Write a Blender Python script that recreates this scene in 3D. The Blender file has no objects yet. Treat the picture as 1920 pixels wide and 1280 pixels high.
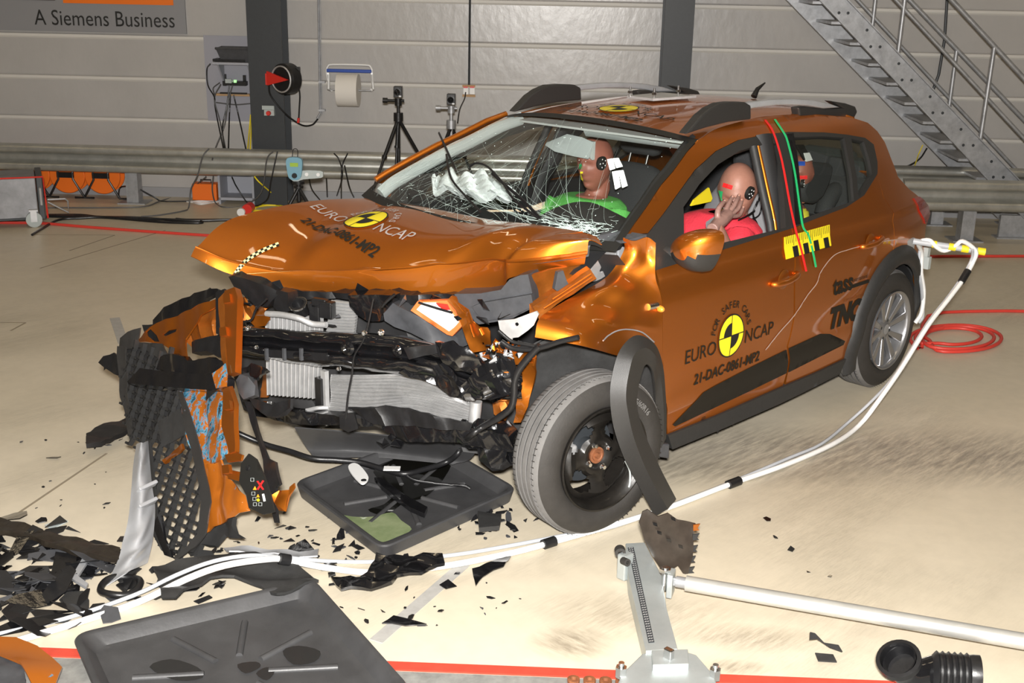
import bpy, bmesh, math, random
import numpy as np
from mathutils import Vector, Matrix
from mathutils.geometry import delaunay_2d_cdt
random.seed(7)
SC = bpy.context.scene
COL = SC.collection
PI = math.pi
# ------------------------------------------------------------------ camera
CP = np.array([3.1617, 3.6164, 2.1132]); YAW, PIT, ROL, FPX = -2.3734, -.3029, .0204, 2200.
fw = np.array([math.cos(YAW)*math.cos(PIT), math.sin(YAW)*math.cos(PIT), math.sin(PIT)])
_r = np.cross(fw, [0, 0, 1]); _r /= np.linalg.norm(_r); _u = np.cross(_r, fw)
rg = math.cos(ROL)*_r+math.sin(ROL)*_u; up = -math.sin(ROL)*_r+math.cos(ROL)*_u
cam = bpy.data.objects.new('camera', bpy.data.cameras.new('camera')); COL.objects.link(cam)
cam.matrix_world = Matrix(((rg[0], up[0], -fw[0], CP[0]), (rg[1], up[1], -fw[1], CP[1]), (rg[2], up[2], -fw[2], CP[2]), (0, 0, 0, 1)))
cam.data.sensor_width = 36; cam.data.lens = FPX/1920*36; cam.data.clip_start = .05
SC.camera = cam
FLASHW, LAMPW, WORLDW = 680, 6, .8
# ------------------------------------------------------------------ world, light, exposure
w = bpy.data.worlds.new('hall_air'); SC.world = w; w.use_nodes = True
w.node_tree.nodes['Background'].inputs[0].default_value = (.30, .25, .17, 1)
w.node_tree.nodes['Background'].inputs[1].default_value = WORLDW
SC.view_settings.view_transform = 'Standard'; SC.view_settings.look = 'None'
SC.view_settings.exposure = 0.0; SC.view_settings.gamma = 1
def light(name, kind, loc, power, col, size=1., sizey=None, target=None, spread=None):
    l = bpy.data.lights.new(name, kind); l.energy = power; l.color = col
    o = bpy.data.objects.new(name, l); COL.objects.link(o); o.location = loc
    if kind == 'AREA':
        l.size = size
        if sizey: l.shape = 'RECTANGLE'; l.size_y = sizey
        if spread: l.spread = spread
    else: l.shadow_soft_size = size
    if target is not None:
        o.rotation_euler = (Vector(target)-Vector(loc)).to_track_quat('-Z', 'Y').to_euler()
    return o
FLASH = light('camera_flash', 'AREA', tuple(CP+np.array([0, 0, .16])-.1*fw), FLASHW, (1, .97, .93), .16, .1, tuple(CP+6*fw+np.array([0, 0, -.1])))
# ------------------------------------------------------------------ helpers
def ray(u, v): return fw+(u-960)/FPX*rg-(v-640)/FPX*up
def FL(u, v, z=0.): d = ray(u, v); return CP+(z-CP[2])/d[2]*d
def YP(u, v, y): d = ray(u, v); return CP+(y-CP[1])/d[1]*d
class Pl:
    """vertical plane through a point; n is its horizontal normal towards the camera"""
    def __init__(s, p, n):
        s.p = np.array([p[0], p[1], 0.]); s.n = np.array([n[0], n[1], 0.])/math.hypot(n[0], n[1])
    def __call__(s, u, v, o=0.):
        d = ray(u, v); q = s.p+s.n*o
        return CP+((q-CP)@s.n)/(d@s.n)*d
W0 = FL(250, 366); W1 = FL(1860, 409); wd = (W1-W0)/np.linalg.norm(W1-W0); wn = np.array([-wd[1], wd[0], 0])
if wn@(CP-W0) < 0: wn = -wn
WL = Pl(W0, wn)
def A(*a): return np.array(a, float)
def tag(o, label=None, cat=None, group=None, kind=None):
    if label: o['label'] = label
    if cat: o['category'] = cat
    if group: o['group'] = group
    if kind: o['kind'] = kind
    return o
def empty(name, loc=(0, 0, 0), label=None, cat=None, group=None):
    o = bpy.data.objects.new(name, None); COL.objects.link(o); o.location = loc; o.empty_display_size = .1
    return tag(o, label, cat, group)
class MB:
    def __init__(s): s.v = []; s.f = []
    def add(s, vs, fs):
        b = len(s.v); s.v += [tuple(float(c) for c in p) for p in vs]; s.f += [tuple(b+i for i in f) for f in fs]; return s
    def box(s, c, d, ax=None):
        ax = ax or ((1, 0, 0), (0, 1, 0), (0, 0, 1)); c = A(*c); X, Y, Z = [A(*a)*h/2 for a, h in zip(ax, d)]
        vs = [c+i*X+j*Y+k*Z for i in (-1, 1) for j in (-1, 1) for k in (-1, 1)]
        return s.add(vs, [(0, 1, 3, 2), (4, 6, 7, 5), (0, 4, 5, 1), (2, 3, 7, 6), (0, 2, 6, 4), (1, 5, 7, 3)])
    def tube(s, pts, r, n=8, cap=True, sx=1., closed=False):
        pts = [A(*p) for p in pts]; m = len(pts); R = r if hasattr(r, '__len__') else [r]*m
        ts = []
        for i in range(m):
            if closed: t = pts[(i+1) % m]-pts[i-1]
            else: t = pts[min(i+1, m-1)]-pts[max(i-1, 0)]
            ts.append(t/(np.linalg.norm(t)+1e-12))
        ref = A(0, 0, 1) if abs(ts[0][2]) < .9 else A(1, 0, 0); nrm = np.cross(ts[0], ref); vs = []
        for i in range(m):
            nrm = nrm-ts[i]*(nrm@ts[i]); nrm /= np.linalg.norm(nrm)+1e-12; b = np.cross(ts[i], nrm)
            for k in range(n):
                a = 2*PI*k/n; vs.append(pts[i]+R[i]*(math.cos(a)*nrm*sx+math.sin(a)*b))
        fs = []
        for i in range(m if closed else m-1):
            j = (i+1) % m
            for k in range(n): fs.append((i*n+k, i*n+(k+1) % n, j*n+(k+1) % n, j*n+k))
        if cap and not closed: fs += [tuple(range(n-1, -1, -1)), tuple((m-1)*n+k for k in range(n))]
        return s.add(vs, fs)
    def cyl(s, p, q, r, r2=None, n=20): return s.tube([p, q], [r, r if r2 is None else r2], n)
    def lathe(s, c, axis, prof, n=32, arc=(0, 2*PI), ref=None):
        """prof: list of (along axis, radius)"""
        c = A(*c); a = A(*axis)/np.linalg.norm(axis); rf = A(*(ref or ((0, 0, 1) if abs(a[2]) < .9 else (1, 0, 0))))
        e1 = rf-a*(rf@a); e1 /= np.linalg.norm(e1); e2 = np.cross(a, e1); full = abs(arc[1]-arc[0]-2*PI) < 1e-6; k = n if full else n+1
        vs = []
        for t, r in prof:
            for i in range(k):
                th = arc[0]+(arc[1]-arc[0])*i/n; vs.append(c+a*t+r*(math.cos(th)*e1+math.sin(th)*e2))
        fs = []
        for j in range(len(prof)-1):
            for i in range(n):
                i2 = (i+1) % k; fs.append((j*k+i, j*k+i2, (j+1)*k+i2, (j+1)*k+i))
        return s.add(vs, fs)
    def prism(s, pts, off):
        """closed polygon pts extruded by vector off"""
        n = len(pts); off = A(*off); P = [A(*p) for p in pts]
        return s.add(P+[p+off for p in P], [tuple(range(n)), tuple(range(2*n-1, n-1, -1))]+[(i, i+n, (i+1) % n+n, (i+1) % n) for i in range(n)])
    def patch(s, G, du=6, dv=6, bump=None):
        """Catmull-Rom interpolation of a control grid of points"""
        G = np.array(G, float); G = crspline(G, du); G = np.swapaxes(crspline(np.swapaxes(G, 0, 1), dv), 0, 1)
        h, w_ = G.shape[:2]
        if bump:
            for i in range(h):
                for j in range(w_): G[i, j] = bump(G[i, j], i/(h-1), j/(w_-1))
        return s.add(G.reshape(-1, 3), [(i*w_+j, i*w_+j+1, (i+1)*w_+j+1, (i+1)*w_+j) for i in range(h-1) for j in range(w_-1)])
    def build(s, name, mat, parent=None, smooth=None, solid=0, bevel=0, sub=0, label=None, cat=None, group=None, kind=None, soff=-1, face=None):
        me = bpy.data.meshes.new(name); me.from_pydata(s.v, [], s.f); me.validate(); me.update()
        bm = bmesh.new(); bm.from_mesh(me); bmesh.ops.recalc_face_normals(bm, faces=bm.faces)
        bm.to_mesh(me); bm.free()
        if face is not None and sum(p.normal.dot(Vector(face))*p.area for p in me.polygons) < 0: me.flip_normals()
        o = bpy.data.objects.new(name, me); COL.objects.link(o)
        me.materials.append(mat)
        if parent is not None:
            o.parent = parent
            o.matrix_parent_inverse = Matrix.Translation(-Vector(wloc(parent)))
        if smooth is not None:
            if smooth >= 180:
                me.polygons.foreach_set('use_smooth', [True]*len(me.polygons))
            else:
                me.polygons.foreach_set('use_smooth', [True]*len(me.polygons))
                sharp_edges(me, math.radians(smooth))
        if solid: m = o.modifiers.new('s', 'SOLIDIFY'); m.thickness = solid; m.offset = soff
        if solid and smooth and not sub: m = o.modifiers.new('e', 'EDGE_SPLIT'); m.split_angle = .75
        if bevel: m = o.modifiers.new('b', 'BEVEL'); m.width = bevel; m.segments = 2; m.limit_method = 'ANGLE'; m.angle_limit = .6
        if sub: m = o.modifiers.new('u', 'SUBSURF'); m.levels = sub; m.render_levels = sub
        return tag(o, label, cat, group, kind)
def wloc(o):
    l = Vector(o.location)
    if o.parent: l = Vector((0, 0, 0))+l*1 if o.type != 'EMPTY' else l
    return l if o.type == 'EMPTY' else Vector((0, 0, 0))
def sharp_edges(me, ang):
    bm = bmesh.new(); bm.from_mesh(me)
    for e in bm.edges:
        if len(e.link_faces) == 2 and e.calc_face_angle(0) > ang: e.smooth = False
    bm.to_mesh(me); bm.free()
def crspline(P, k):
    """interpolate along axis 0, k subdivisions per span"""
    n = len(P)
    if n < 3:
        t = np.linspace(0, 1, k+1); return np.array([P[0]*(1-a)+P[-1]*a for a in t])
    Q = np.concatenate([[2*P[0]-P[1]], P, [2*P[-1]-P[-2]]]); out = []
    for i in range(n-1):
        p0, p1, p2, p3 = Q[i:i+4]
        for j in range(k):
            t = j/k; out.append(.5*((2*p1)+(p2-p0)*t+(2*p0-5*p1+4*p2-p3)*t*t+(3*p1-p0-3*p2+p3)*t**3))
    out.append(P[-1]); return np.array(out)
def cr(pts, k=6): return list(crspline(np.array([A(*p) for p in pts]), k))
def inside(x, y, poly):
    c = False; n = len(poly); j = n-1
    for i in range(n):
        xi, yi = poly[i]; xj, yj = poly[j]
        if (yi > y) != (yj > y) and x < (xj-xi)*(y-yi)/(yj-yi)+xi: c = not c
        j = i
    return c
def tri_poly(poly, holes=(), res=.03, edge=None):
    """fill a 2-D polygon with holes with even triangles"""
    edge = edge or res; V = []; E = []
    for ring in [poly]+list(holes):
        b = len(V); pts = []
        for i in range(len(ring)):
            p, q = A(*ring[i]), A(*ring[(i+1) % len(ring)]); m = max(1, int(np.linalg.norm(q-p)/edge))
            for k in range(m): pts.append(p+(q-p)*k/m)
        V += [Vector(p) for p in pts]; E += [(b+i, b+(i+1) % len(pts)) for i in range(len(pts))]
    xs = [p[0] for p in poly]; ys = [p[1] for p in poly]; bnd = np.array([tuple(v) for v in V])
    y = min(ys)+res/2; row = 0
    while y < max(ys):
        x = min(xs)+res*(.5 if row % 2 else 1)
        while x < max(xs):
            if inside(x, y, poly) and not any(inside(x, y, h) for h in holes) and np.min(np.hypot(bnd[:, 0]-x, bnd[:, 1]-y)) > res*.45: V.append(Vector((x, y)))
            x += res
        y += res*.87; row += 1
    r = delaunay_2d_cdt(V, E, [], 0, 1e-5); vs = [tuple(v) for v in r[0]]; fs = []
    for f in r[2]:
        c = np.mean([vs[i] for i in f], axis=0)
        if inside(c[0], c[1], poly) and not any(inside(c[0], c[1], h) for h in holes): fs.append(tuple(f))
    return vs, fs
def smoothpoly(p, k=4): # closed catmull-rom
    n = len(p); out = []
    for i in range(n):
        p0, p1, p2, p3 = [A(*p[(i+j) % n]) for j in (-1, 0, 1, 2)]
        for j in range(k):
            t = j/k; out.append(tuple(.5*((2*p1)+(p2-p0)*t+(2*p0-5*p1+4*p2-p3)*t*t+(3*p1-p0-3*p2+p3)*t**3)))
    return out
_tc = {}
def text2d(s, size=1., bold=0., shear=0., space=1., res=3):
    c = bpy.data.curves.new('t', 'FONT'); c.body = s; c.size = size; c.offset = bold; c.shear = shear; c.space_character = space; c.fill_mode = 'BOTH'; c.resolution_u = res
    o = bpy.data.objects.new('t', c); COL.objects.link(o); dg = bpy.context.evaluated_depsgraph_get(); me = bpy.data.meshes.new_from_object(o.evaluated_get(dg))
    vs = [(v.co.x, v.co.y) for v in me.vertices]; fs = [tuple(p.vertices) for p in me.polygons]
    bpy.data.objects.remove(o); bpy.data.curves.remove(c); bpy.data.meshes.remove(me)
    w_ = max([v[0] for v in vs]) if vs else 0
    return vs, fs, w_
def textonto(mb, s, fn, size, align='l', **k):
    vs, fs, w_ = text2d(s, size, **k); dx = {'l': 0, 'c': -w_/2, 'r': -w_}[align]
    return mb.add([fn(x+dx, y) for x, y in vs], fs)
# ------------------------------------------------------------------ materials
def lin(c): return tuple(((x/255+.055)/1.055)**2.4 if x/255 > .04045 else x/255/12.92 for x in c)
def mat(name, col, rough=.5, metal=0., coat=0., noise=0., nscale=8., col2=None, bump=0., bscale=40., emit=0, stretch=None, spec=.5, nrough=0., thr=None):
    m = bpy.data.materials.new(name); m.use_nodes = True; nt = m.node_tree; b = nt.nodes['Principled BSDF']
    c = (*col, 1); b.inputs['Base Color'].default_value = c; b.inputs['Roughness'].default_value = rough; b.inputs['Metallic'].default_value = metal
    b.inputs['Coat Weight'].default_value = coat; b.inputs['Coat Roughness'].default_value = .04; b.inputs['Specular IOR Level'].default_value = spec
    if emit: b.inputs['Emission Color'].default_value = c; b.inputs['Emission Strength'].default_value = emit
    tc = nt.nodes.new('ShaderNodeTexCoord'); mp = nt.nodes.new('ShaderNodeMapping'); nt.links.new(tc.outputs['Object'], mp.inputs[0])
    if stretch: mp.inputs['Scale'].default_value = stretch
    if noise or col2:
        n = nt.nodes.new('ShaderNodeTexNoise'); n.inputs['Scale'].default_value = nscale; n.inputs['Detail'].default_value = 6; n.inputs['Roughness'].default_value = .65
        nt.links.new(mp.outputs[0], n.inputs[0]); r = nt.nodes.new('ShaderNodeValToRGB'); nt.links.new(n.outputs[0], r.inputs[0])
        a, z = thr or (.3, .7); r.color_ramp.elements[0].position = a; r.color_ramp.elements[1].position = z
        c2 = col2 or tuple(x*(1-noise) for x in col); r.color_ramp.elements[0].color = (*c2, 1); r.color_ramp.elements[1].color = c
        nt.links.new(r.outputs[0], b.inputs['Base Color'])
        if nrough:
            mr = nt.nodes.new('ShaderNodeMapRange'); nt.links.new(n.outputs[0], mr.inputs[0]); mr.inputs[1].default_value = .3; mr.inputs[2].default_value = .7
            mr.inputs[3].default_value = rough; mr.inputs[4].default_value = rough+nrough; nt.links.new(mr.outputs[0], b.inputs['Roughness'])
    if bump:
        n = nt.nodes.new('ShaderNodeTexNoise'); n.inputs['Scale'].default_value = bscale; n.inputs['Detail'].default_value = 4; nt.links.new(mp.outputs[0], n.inputs[0])
        bp = nt.nodes.new('ShaderNodeBump'); bp.inputs['Strength'].default_value = bump; bp.inputs['Distance'].default_value = .01
        nt.links.new(n.outputs[0], bp.inputs['Height']); nt.links.new(bp.outputs[0], b.inputs['Normal'])
    return m
PAINT = (.66, .195, .020)
M = dict(
 paint=mat('orange_paint', PAINT, .45, .95, 1., noise=.12, nscale=900),
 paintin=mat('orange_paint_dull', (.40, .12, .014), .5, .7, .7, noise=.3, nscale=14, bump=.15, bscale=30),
 black=mat('black_plastic', (.012, .012, .013), .38, noise=.4, nscale=30, bump=.1),
 gloss=mat('black_gloss', (.008, .008, .009), .14, 0, .6, noise=.3, nscale=20, bump=.25, bscale=18),
 matte=mat('black_textured_plastic', (.028, .028, .028), .55, noise=.25, nscale=60, bump=.12, bscale=300),
 trim=mat('grey_black_trim', (.026, .025, .024), .48, noise=.15, nscale=90, bump=.08, bscale=400),
 greyp=mat('dark_grey_plastic', (.062, .064, .07), .45, noise=.3, nscale=25),
 rubber=mat('tyre_rubber', (.030, .027, .024), .7, noise=.25, nscale=25, bump=.1, bscale=120),
 rubbert=mat('tyre_tread', (.16, .155, .15), .75, noise=.35, nscale=9),
 steel=mat('galvanised_steel', (.50, .51, .53), .45, .6, noise=.35, nscale=14, bump=.05),
 rail=mat('guardrail_steel', (.55, .55, .51), .38, .7, noise=.3, nscale=6),
 alu=mat('aluminium', (.60, .60, .60), .45, .55, noise=.3, nscale=10, nrough=.15),
 fin=mat('radiator_fins', (.55, .55, .55), .45, .7, noise=.2, nscale=20),
 chrome=mat('bright_metal', (.75, .75, .75), .2, 1.),
 silver=mat('silver_paint', (.44, .45, .47), .4, .25, .3, noise=.25, nscale=5),
 wheel=mat('alloy_silver', (.33, .33, .34), .3, .75, .4),
 steelblk=mat('black_steel_wheel', (.016, .014, .012), .38, .2, .15, noise=.5, nscale=14, bump=.15, bscale=14),
 rust=mat('rusty_hub', (.28, .10, .04), .7, .3, noise=.5, nscale=40),
 grey=mat('grey_paint', (.34, .35, .39), .5), lgrey=mat('light_grey_fabric', (.42, .46, .45), .8), colm=mat('dark_steel_column', (.030, .034, .038), .5, noise=.15, nscale=30),
 white=mat('white_plastic', (.78, .78, .77), .35), cable=mat('white_cable', (.80, .80, .79), .32, noise=.08, nscale=12), gcable=mat('light_grey_cable', (.45, .47, .50), .4, noise=.1, nscale=12),
 paper=mat('paper_roll', (.72, .69, .64), .9), blue=mat('blue_plastic', (.02, .07, .36), .35), red=mat('red_plastic', (.62, .03, .02), .35),
 redh=mat('red_hose', (.62, .05, .035), .45), orange=mat('orange_case', (.86, .17, .012), .45), yellow=mat('yellow_tape', (.85, .68, .02), .5), blk=mat('marking_black', (.010, .010, .009), .55),
 decal=mat('decal_black', (.014, .012, .009), .5, spec=.25), dye=mat('decal_yellow', (.88, .72, .02), .4), green=mat('green_tape', (.02, .50, .16), .5), redt=mat('red_tape', (.75, .02, .02), .5),
 shirtg=mat('green_shirt', (.10, .42, .08), .85, bump=.3, bscale=90), shirtr=mat('red_shirt', (.72, .035, .06), .85, bump=.3, bscale=90), skin=mat('dummy_vinyl_tan', (.36, .17, .12), .5, noise=.2, nscale=16, bump=.08, bscale=60),
 skin2=mat('dummy_vinyl_brown', (.30, .105, .072), .5, noise=.2, nscale=16), hand=mat('dummy_hand', (.33, .19, .16), .42, noise=.2, nscale=40),
 seat=mat('seat_fabric', (.025, .026, .028), .85, bump=.3, bscale=200), seatg=mat('grey_seat_side', (.20, .20, .21), .8, bump=.2, bscale=200), dark=mat('dark_cabin_trim', (.016, .016, .017), .6), bag=mat('airbag_cloth', (.60, .64, .64), .8, bump=.4, bscale=25), head=mat('headliner', (.42, .44, .42), .9),
 wood=mat('wood_board', (.45, .28, .14), .7), redlens=mat('tail_lamp_red', (.30, .006, .004), .15, 0, 1.), amber=mat('amber_lens', (.9, .30, .03), .2, 0, 1.), tray=mat('drip_tray_plastic', (.052, .052, .054), .42, noise=.3, nscale=7, bump=.05, bscale=90, nrough=.12),
 oil=mat('dark_oil_wet', (.006, .006, .005), .06, 0, 1.), coolant=mat('green_coolant', (.11, .16, .065), .06, 0, 1., col2=(.26, .30, .17), nscale=6), filt=mat('filter_orange', (.75, .16, .04), .5), filtw=mat('filter_white', (.85, .85, .85), .5),
 refl=mat('retroreflective_tape', (.95, .95, .92), .3), floorr=mat('red_floor_rail', (.55, .06, .035), .5, noise=.2, nscale=20), lcd=mat('lcd_green', (.30, .45, .05), .4), lb=mat('light_blue_plastic', (.16, .33, .42), .4), scuff=mat('blue_scuff', (.05, .26, .50), .6),
 grill=mat('grille_black', (.022, .022, .022), .4), glassd=mat('dark_glass', (.01, .012, .01), .05, 0, 1.), tail=mat('smoked_lens', (.02, .02, .02), .1, 0, 1.))
def glass(name, tint, refl=1.0):
    m = bpy.data.materials.new(name); m.use_nodes = True; nt = m.node_tree; nt.nodes.clear()
    o = nt.nodes.new('ShaderNodeOutputMaterial'); mx = nt.nodes.new('ShaderNodeMixShader'); t = nt.nodes.new('ShaderNodeBsdfTransparent'); g = nt.nodes.new('ShaderNodeBsdfGlossy'); f = nt.nodes.new('ShaderNodeFresnel')
    ge = nt.nodes.new('ShaderNodeNewGeometry'); mr = nt.nodes.new('ShaderNodeMapRange'); nt.links.new(ge.outputs['Backfacing'], mr.inputs[0]); mr.inputs[3].default_value = 1.45; mr.inputs[4].default_value = 1/1.45; nt.links.new(mr.outputs[0], f.inputs[0]); t.inputs[0].default_value = (*tint, 1); g.inputs['Roughness'].default_value = .01; g.inputs[0].default_value = (refl, refl, refl, 1)
    nt.links.new(f.outputs[0], mx.inputs[0]); nt.links.new(t.outputs[0], mx.inputs[1]); nt.links.new(g.outputs[0], mx.inputs[2]); nt.links.new(mx.outputs[0], o.inputs[0]); return m
M['glass'] = glass('windscreen_glass', (.97, 1., .985)); M['glass2'] = glass('side_glass', (.9, .94, .9))
def L(mb, pts, r, n=6, k=5): return mb.tube(cr(pts, k), r, n)
# ------------------------------------------------------------------ floor, wall, ceiling
def floor_material():
    m = bpy.data.materials.new('painted_concrete'); m.use_nodes = True; nt = m.node_tree; b = nt.nodes['Principled BSDF']; N = nt.nodes.new; K = nt.links.new
    tc = N('ShaderNodeTexCoord')
    def noise(scale, sc=(1, 1, 1), rot=0, detail=6, rough=.6):
        mp = N('ShaderNodeMapping'); mp.inputs['Scale'].default_value = sc; mp.inputs['Rotation'].default_value = (0, 0, rot); K(tc.outputs['Object'], mp.inputs[0])
        n = N('ShaderNodeTexNoise'); n.inputs['Scale'].default_value = scale; n.inputs['Detail'].default_value = detail; n.inputs['Roughness'].default_value = rough; K(mp.outputs[0], n.inputs[0]); return n.outputs[0]
    def ramp(x, a, c, lo, hi):
        r = N('ShaderNodeValToRGB'); K(x, r.inputs[0]); r.color_ramp.elements[0].position = a; r.color_ramp.elements[1].position = c
        r.color_ramp.elements[0].color = (*lo, 1); r.color_ramp.elements[1].color = (*hi, 1); return r.outputs[0]
    def mul(a, c, f=1.):
        x = N('ShaderNodeMix'); x.data_type = 'RGBA'; x.blend_type = 'MULTIPLY'; x.inputs[0].default_value = f; K(a, x.inputs[6]); K(c, x.inputs[7]); return x.outputs[2]
    base = ramp(noise(.9), .3, .7, (.57, .505, .385), (.63, .56, .44))
    ang = -math.atan2(wd[1], wd[0])
    streak = ramp(noise(2.2, (.35, 3.2, 1), ang-.05, 8, .75), .36, .62, (.80, .80, .80), (1, 1, 1))
    fine = ramp(noise(60, (.25, 2, 1), ang, 3, .8), .33, .55, (.84, .83, .82), (1, 1, 1))
    # worn dark strip where tyres have rubbed, limited by a large mask
    mask = ramp(noise(.55, (1, 1.6, 1), ang, 2), .50, .64, (0, 0, 0), (1, 1, 1))
    x = N('ShaderNodeMix'); x.data_type = 'RGBA'; K(mask, x.inputs[0]); x.inputs[6].default_value = (1, 1, 1, 1); K(mul(streak, fine), x.inputs[7])
    K(mul(mul(base, x.outputs[2], .9), ramp(noise(14, detail=8), .3, .62, (.93, .93, .93), (1, 1, 1))), b.inputs['Base Color'])
    bc = b.inputs['Base Color'].links[0].from_socket
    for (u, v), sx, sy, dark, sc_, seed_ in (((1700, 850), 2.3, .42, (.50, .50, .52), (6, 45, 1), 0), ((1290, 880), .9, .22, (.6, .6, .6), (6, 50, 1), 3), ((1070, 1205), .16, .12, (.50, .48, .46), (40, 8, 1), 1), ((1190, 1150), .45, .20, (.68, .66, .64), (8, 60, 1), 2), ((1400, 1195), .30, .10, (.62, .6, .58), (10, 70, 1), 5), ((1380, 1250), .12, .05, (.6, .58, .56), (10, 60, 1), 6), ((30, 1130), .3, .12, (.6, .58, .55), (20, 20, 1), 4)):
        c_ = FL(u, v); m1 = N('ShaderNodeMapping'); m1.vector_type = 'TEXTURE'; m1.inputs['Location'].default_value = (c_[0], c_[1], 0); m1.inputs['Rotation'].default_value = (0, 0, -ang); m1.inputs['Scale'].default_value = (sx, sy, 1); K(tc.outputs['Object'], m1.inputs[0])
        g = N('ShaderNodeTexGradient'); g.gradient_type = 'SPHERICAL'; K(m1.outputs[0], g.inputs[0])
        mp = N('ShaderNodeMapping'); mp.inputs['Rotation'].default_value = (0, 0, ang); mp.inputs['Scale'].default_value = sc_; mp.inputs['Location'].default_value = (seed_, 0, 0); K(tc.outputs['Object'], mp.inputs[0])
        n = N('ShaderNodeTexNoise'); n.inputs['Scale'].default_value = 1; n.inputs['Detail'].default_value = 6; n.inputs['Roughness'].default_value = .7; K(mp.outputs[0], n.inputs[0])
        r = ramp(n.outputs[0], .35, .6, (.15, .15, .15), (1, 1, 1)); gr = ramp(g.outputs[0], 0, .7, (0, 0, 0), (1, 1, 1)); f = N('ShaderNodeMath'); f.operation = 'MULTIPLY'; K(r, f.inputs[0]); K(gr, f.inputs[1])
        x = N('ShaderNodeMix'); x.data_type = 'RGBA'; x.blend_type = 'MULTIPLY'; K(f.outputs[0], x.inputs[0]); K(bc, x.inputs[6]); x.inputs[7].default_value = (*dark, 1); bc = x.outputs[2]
    K(bc, b.inputs['Base Color'])
    b.inputs['Specular IOR Level'].default_value = .4
    mr = N('ShaderNodeMapRange'); K(noise(5), mr.inputs[0]); mr.inputs[3].default_value = .28; mr.inputs[4].default_value = .5; K(mr.outputs[0], b.inputs['Roughness'])
    return m
def wallpt(a, o, z): return W0+wd*a+wn*o+A(0, 0, z)
fl = MB(); q = [wallpt(-9, 0, 0), wallpt(17, 0, 0), wallpt(17, 18, 0), wallpt(-9, 18, 0)]
fl.add([p+A(0, 0, 0) for p in q]+[p-A(0, 0, .2) for p in q], [(0, 1, 2, 3), (7, 6, 5, 4), (0, 4, 5, 1), (1, 5, 6, 2), (2, 6, 7, 3), (3, 7, 4, 0)])
fl.build('floor', floor_material(), kind='structure')
def wall_material():
    m = mat('sandwich_panel_wall', (.44, .425, .41), .30, noise=.10, nscale=1.5)
    nt = m.node_tree; b = nt.nodes['Principled BSDF']; tc = nt.nodes.new('ShaderNodeTexCoord'); mp = nt.nodes.new('ShaderNodeMapping'); nt.links.new(tc.outputs['Object'], mp.inputs[0])
    mp.inputs['Scale'].default_value = (1, 1, .6); n = nt.nodes.new('ShaderNodeTexNoise'); n.inputs['Scale'].default_value = 13; n.inputs['Detail'].default_value = 5; nt.links.new(mp.outputs[0], n.inputs[0])
    bp = nt.nodes.new('ShaderNodeBump'); bp.inputs['Strength'].default_value = .3; bp.inputs['Distance'].default_value = .008; nt.links.new(n.outputs[0], bp.inputs['Height']); nt.links.new(bp.outputs[0], b.inputs['Normal']); return m
WM = wall_material()
# joints of the horizontal panels measured where they meet the wall
jz = [WL(867, 160)[2]]; st = (WL(867, 81)[2]-WL(867, 160)[2])
zs_ = [jz[0]+st*k for k in range(-2, 14)]
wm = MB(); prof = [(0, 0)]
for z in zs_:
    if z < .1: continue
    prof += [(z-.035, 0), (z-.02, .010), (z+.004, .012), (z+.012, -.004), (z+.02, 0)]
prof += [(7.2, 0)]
for side, (a, b_) in {'back': (wallpt(-9, 0, 0), wallpt(17, 0, 0))}.items():
    vs = []; 
    for z, o in prof: vs += [a+wn*o+A(0, 0, z), b_+wn*o+A(0, 0, z)]
    k = len(prof); vs += [a-wn*.15+A(0, 0, 7.2), b_-wn*.15+A(0, 0, 7.2), a-wn*.15, b_-wn*.15]
    wm.add(vs, [(2*i, 2*i+1, 2*i+3, 2*i+2) for i in range(k+1)]+[(2*k+2, 2*k+3, 1, 0)])
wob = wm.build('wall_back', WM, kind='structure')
wob.data.materials.append(mat('pale_joint', (.62, .60, .56), .5))
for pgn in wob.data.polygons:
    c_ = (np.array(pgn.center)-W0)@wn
    if c_ > .004: pgn.material_index = 1  # raised joint faces are coloured paler than the panels
def slab(name, a0, o0, a1, o1, z0, z1, t, m):
    mb = MB(); p, q = wallpt(a0, o0, 0), wallpt(a1, o1, 0); d = (q-p)/np.linalg.norm(q-p); n_ = np.array([-d[1], d[0], 0])
    mb.box((p+q)/2+A(0, 0, (z0+z1)/2), (np.linalg.norm(q-p), t, z1-z0), (d, n_, (0, 0, 1))); return mb.build(name, m, kind='structure')
SIDE = mat('side_wall_panel', (.30, .27, .23), .6, noise=.1, nscale=1)
slab('wall_left', -9.08, 0, -9.08, 18, 0, 7.2, .15, SIDE); slab('wall_right', 17.08, 0, 17.08, 18, 0, 7.2, .15, SIDE); slab('wall_front', -9, 18.08, 17, 18.08, 0, 7.2, .15, mat('hall_front_wall', (.16, .13, .10), .6))
mb = MB(); mb.box(wallpt(4, 9, 7.3), (26, 18, .2), (wd, wn, (0, 0, 1))); mb.build('ceiling', mat('hall_ceiling', (.22, .19, .15), .7), kind='structure')
mb = MB(); mb.box(wallpt(4, .012, .045), (26, .025, .09), (wd, wn, (0, 0, 1))); mb.build('baseboard_back', mat('grey_kickboard', (.30, .30, .31), .5), kind='structure')
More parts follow.
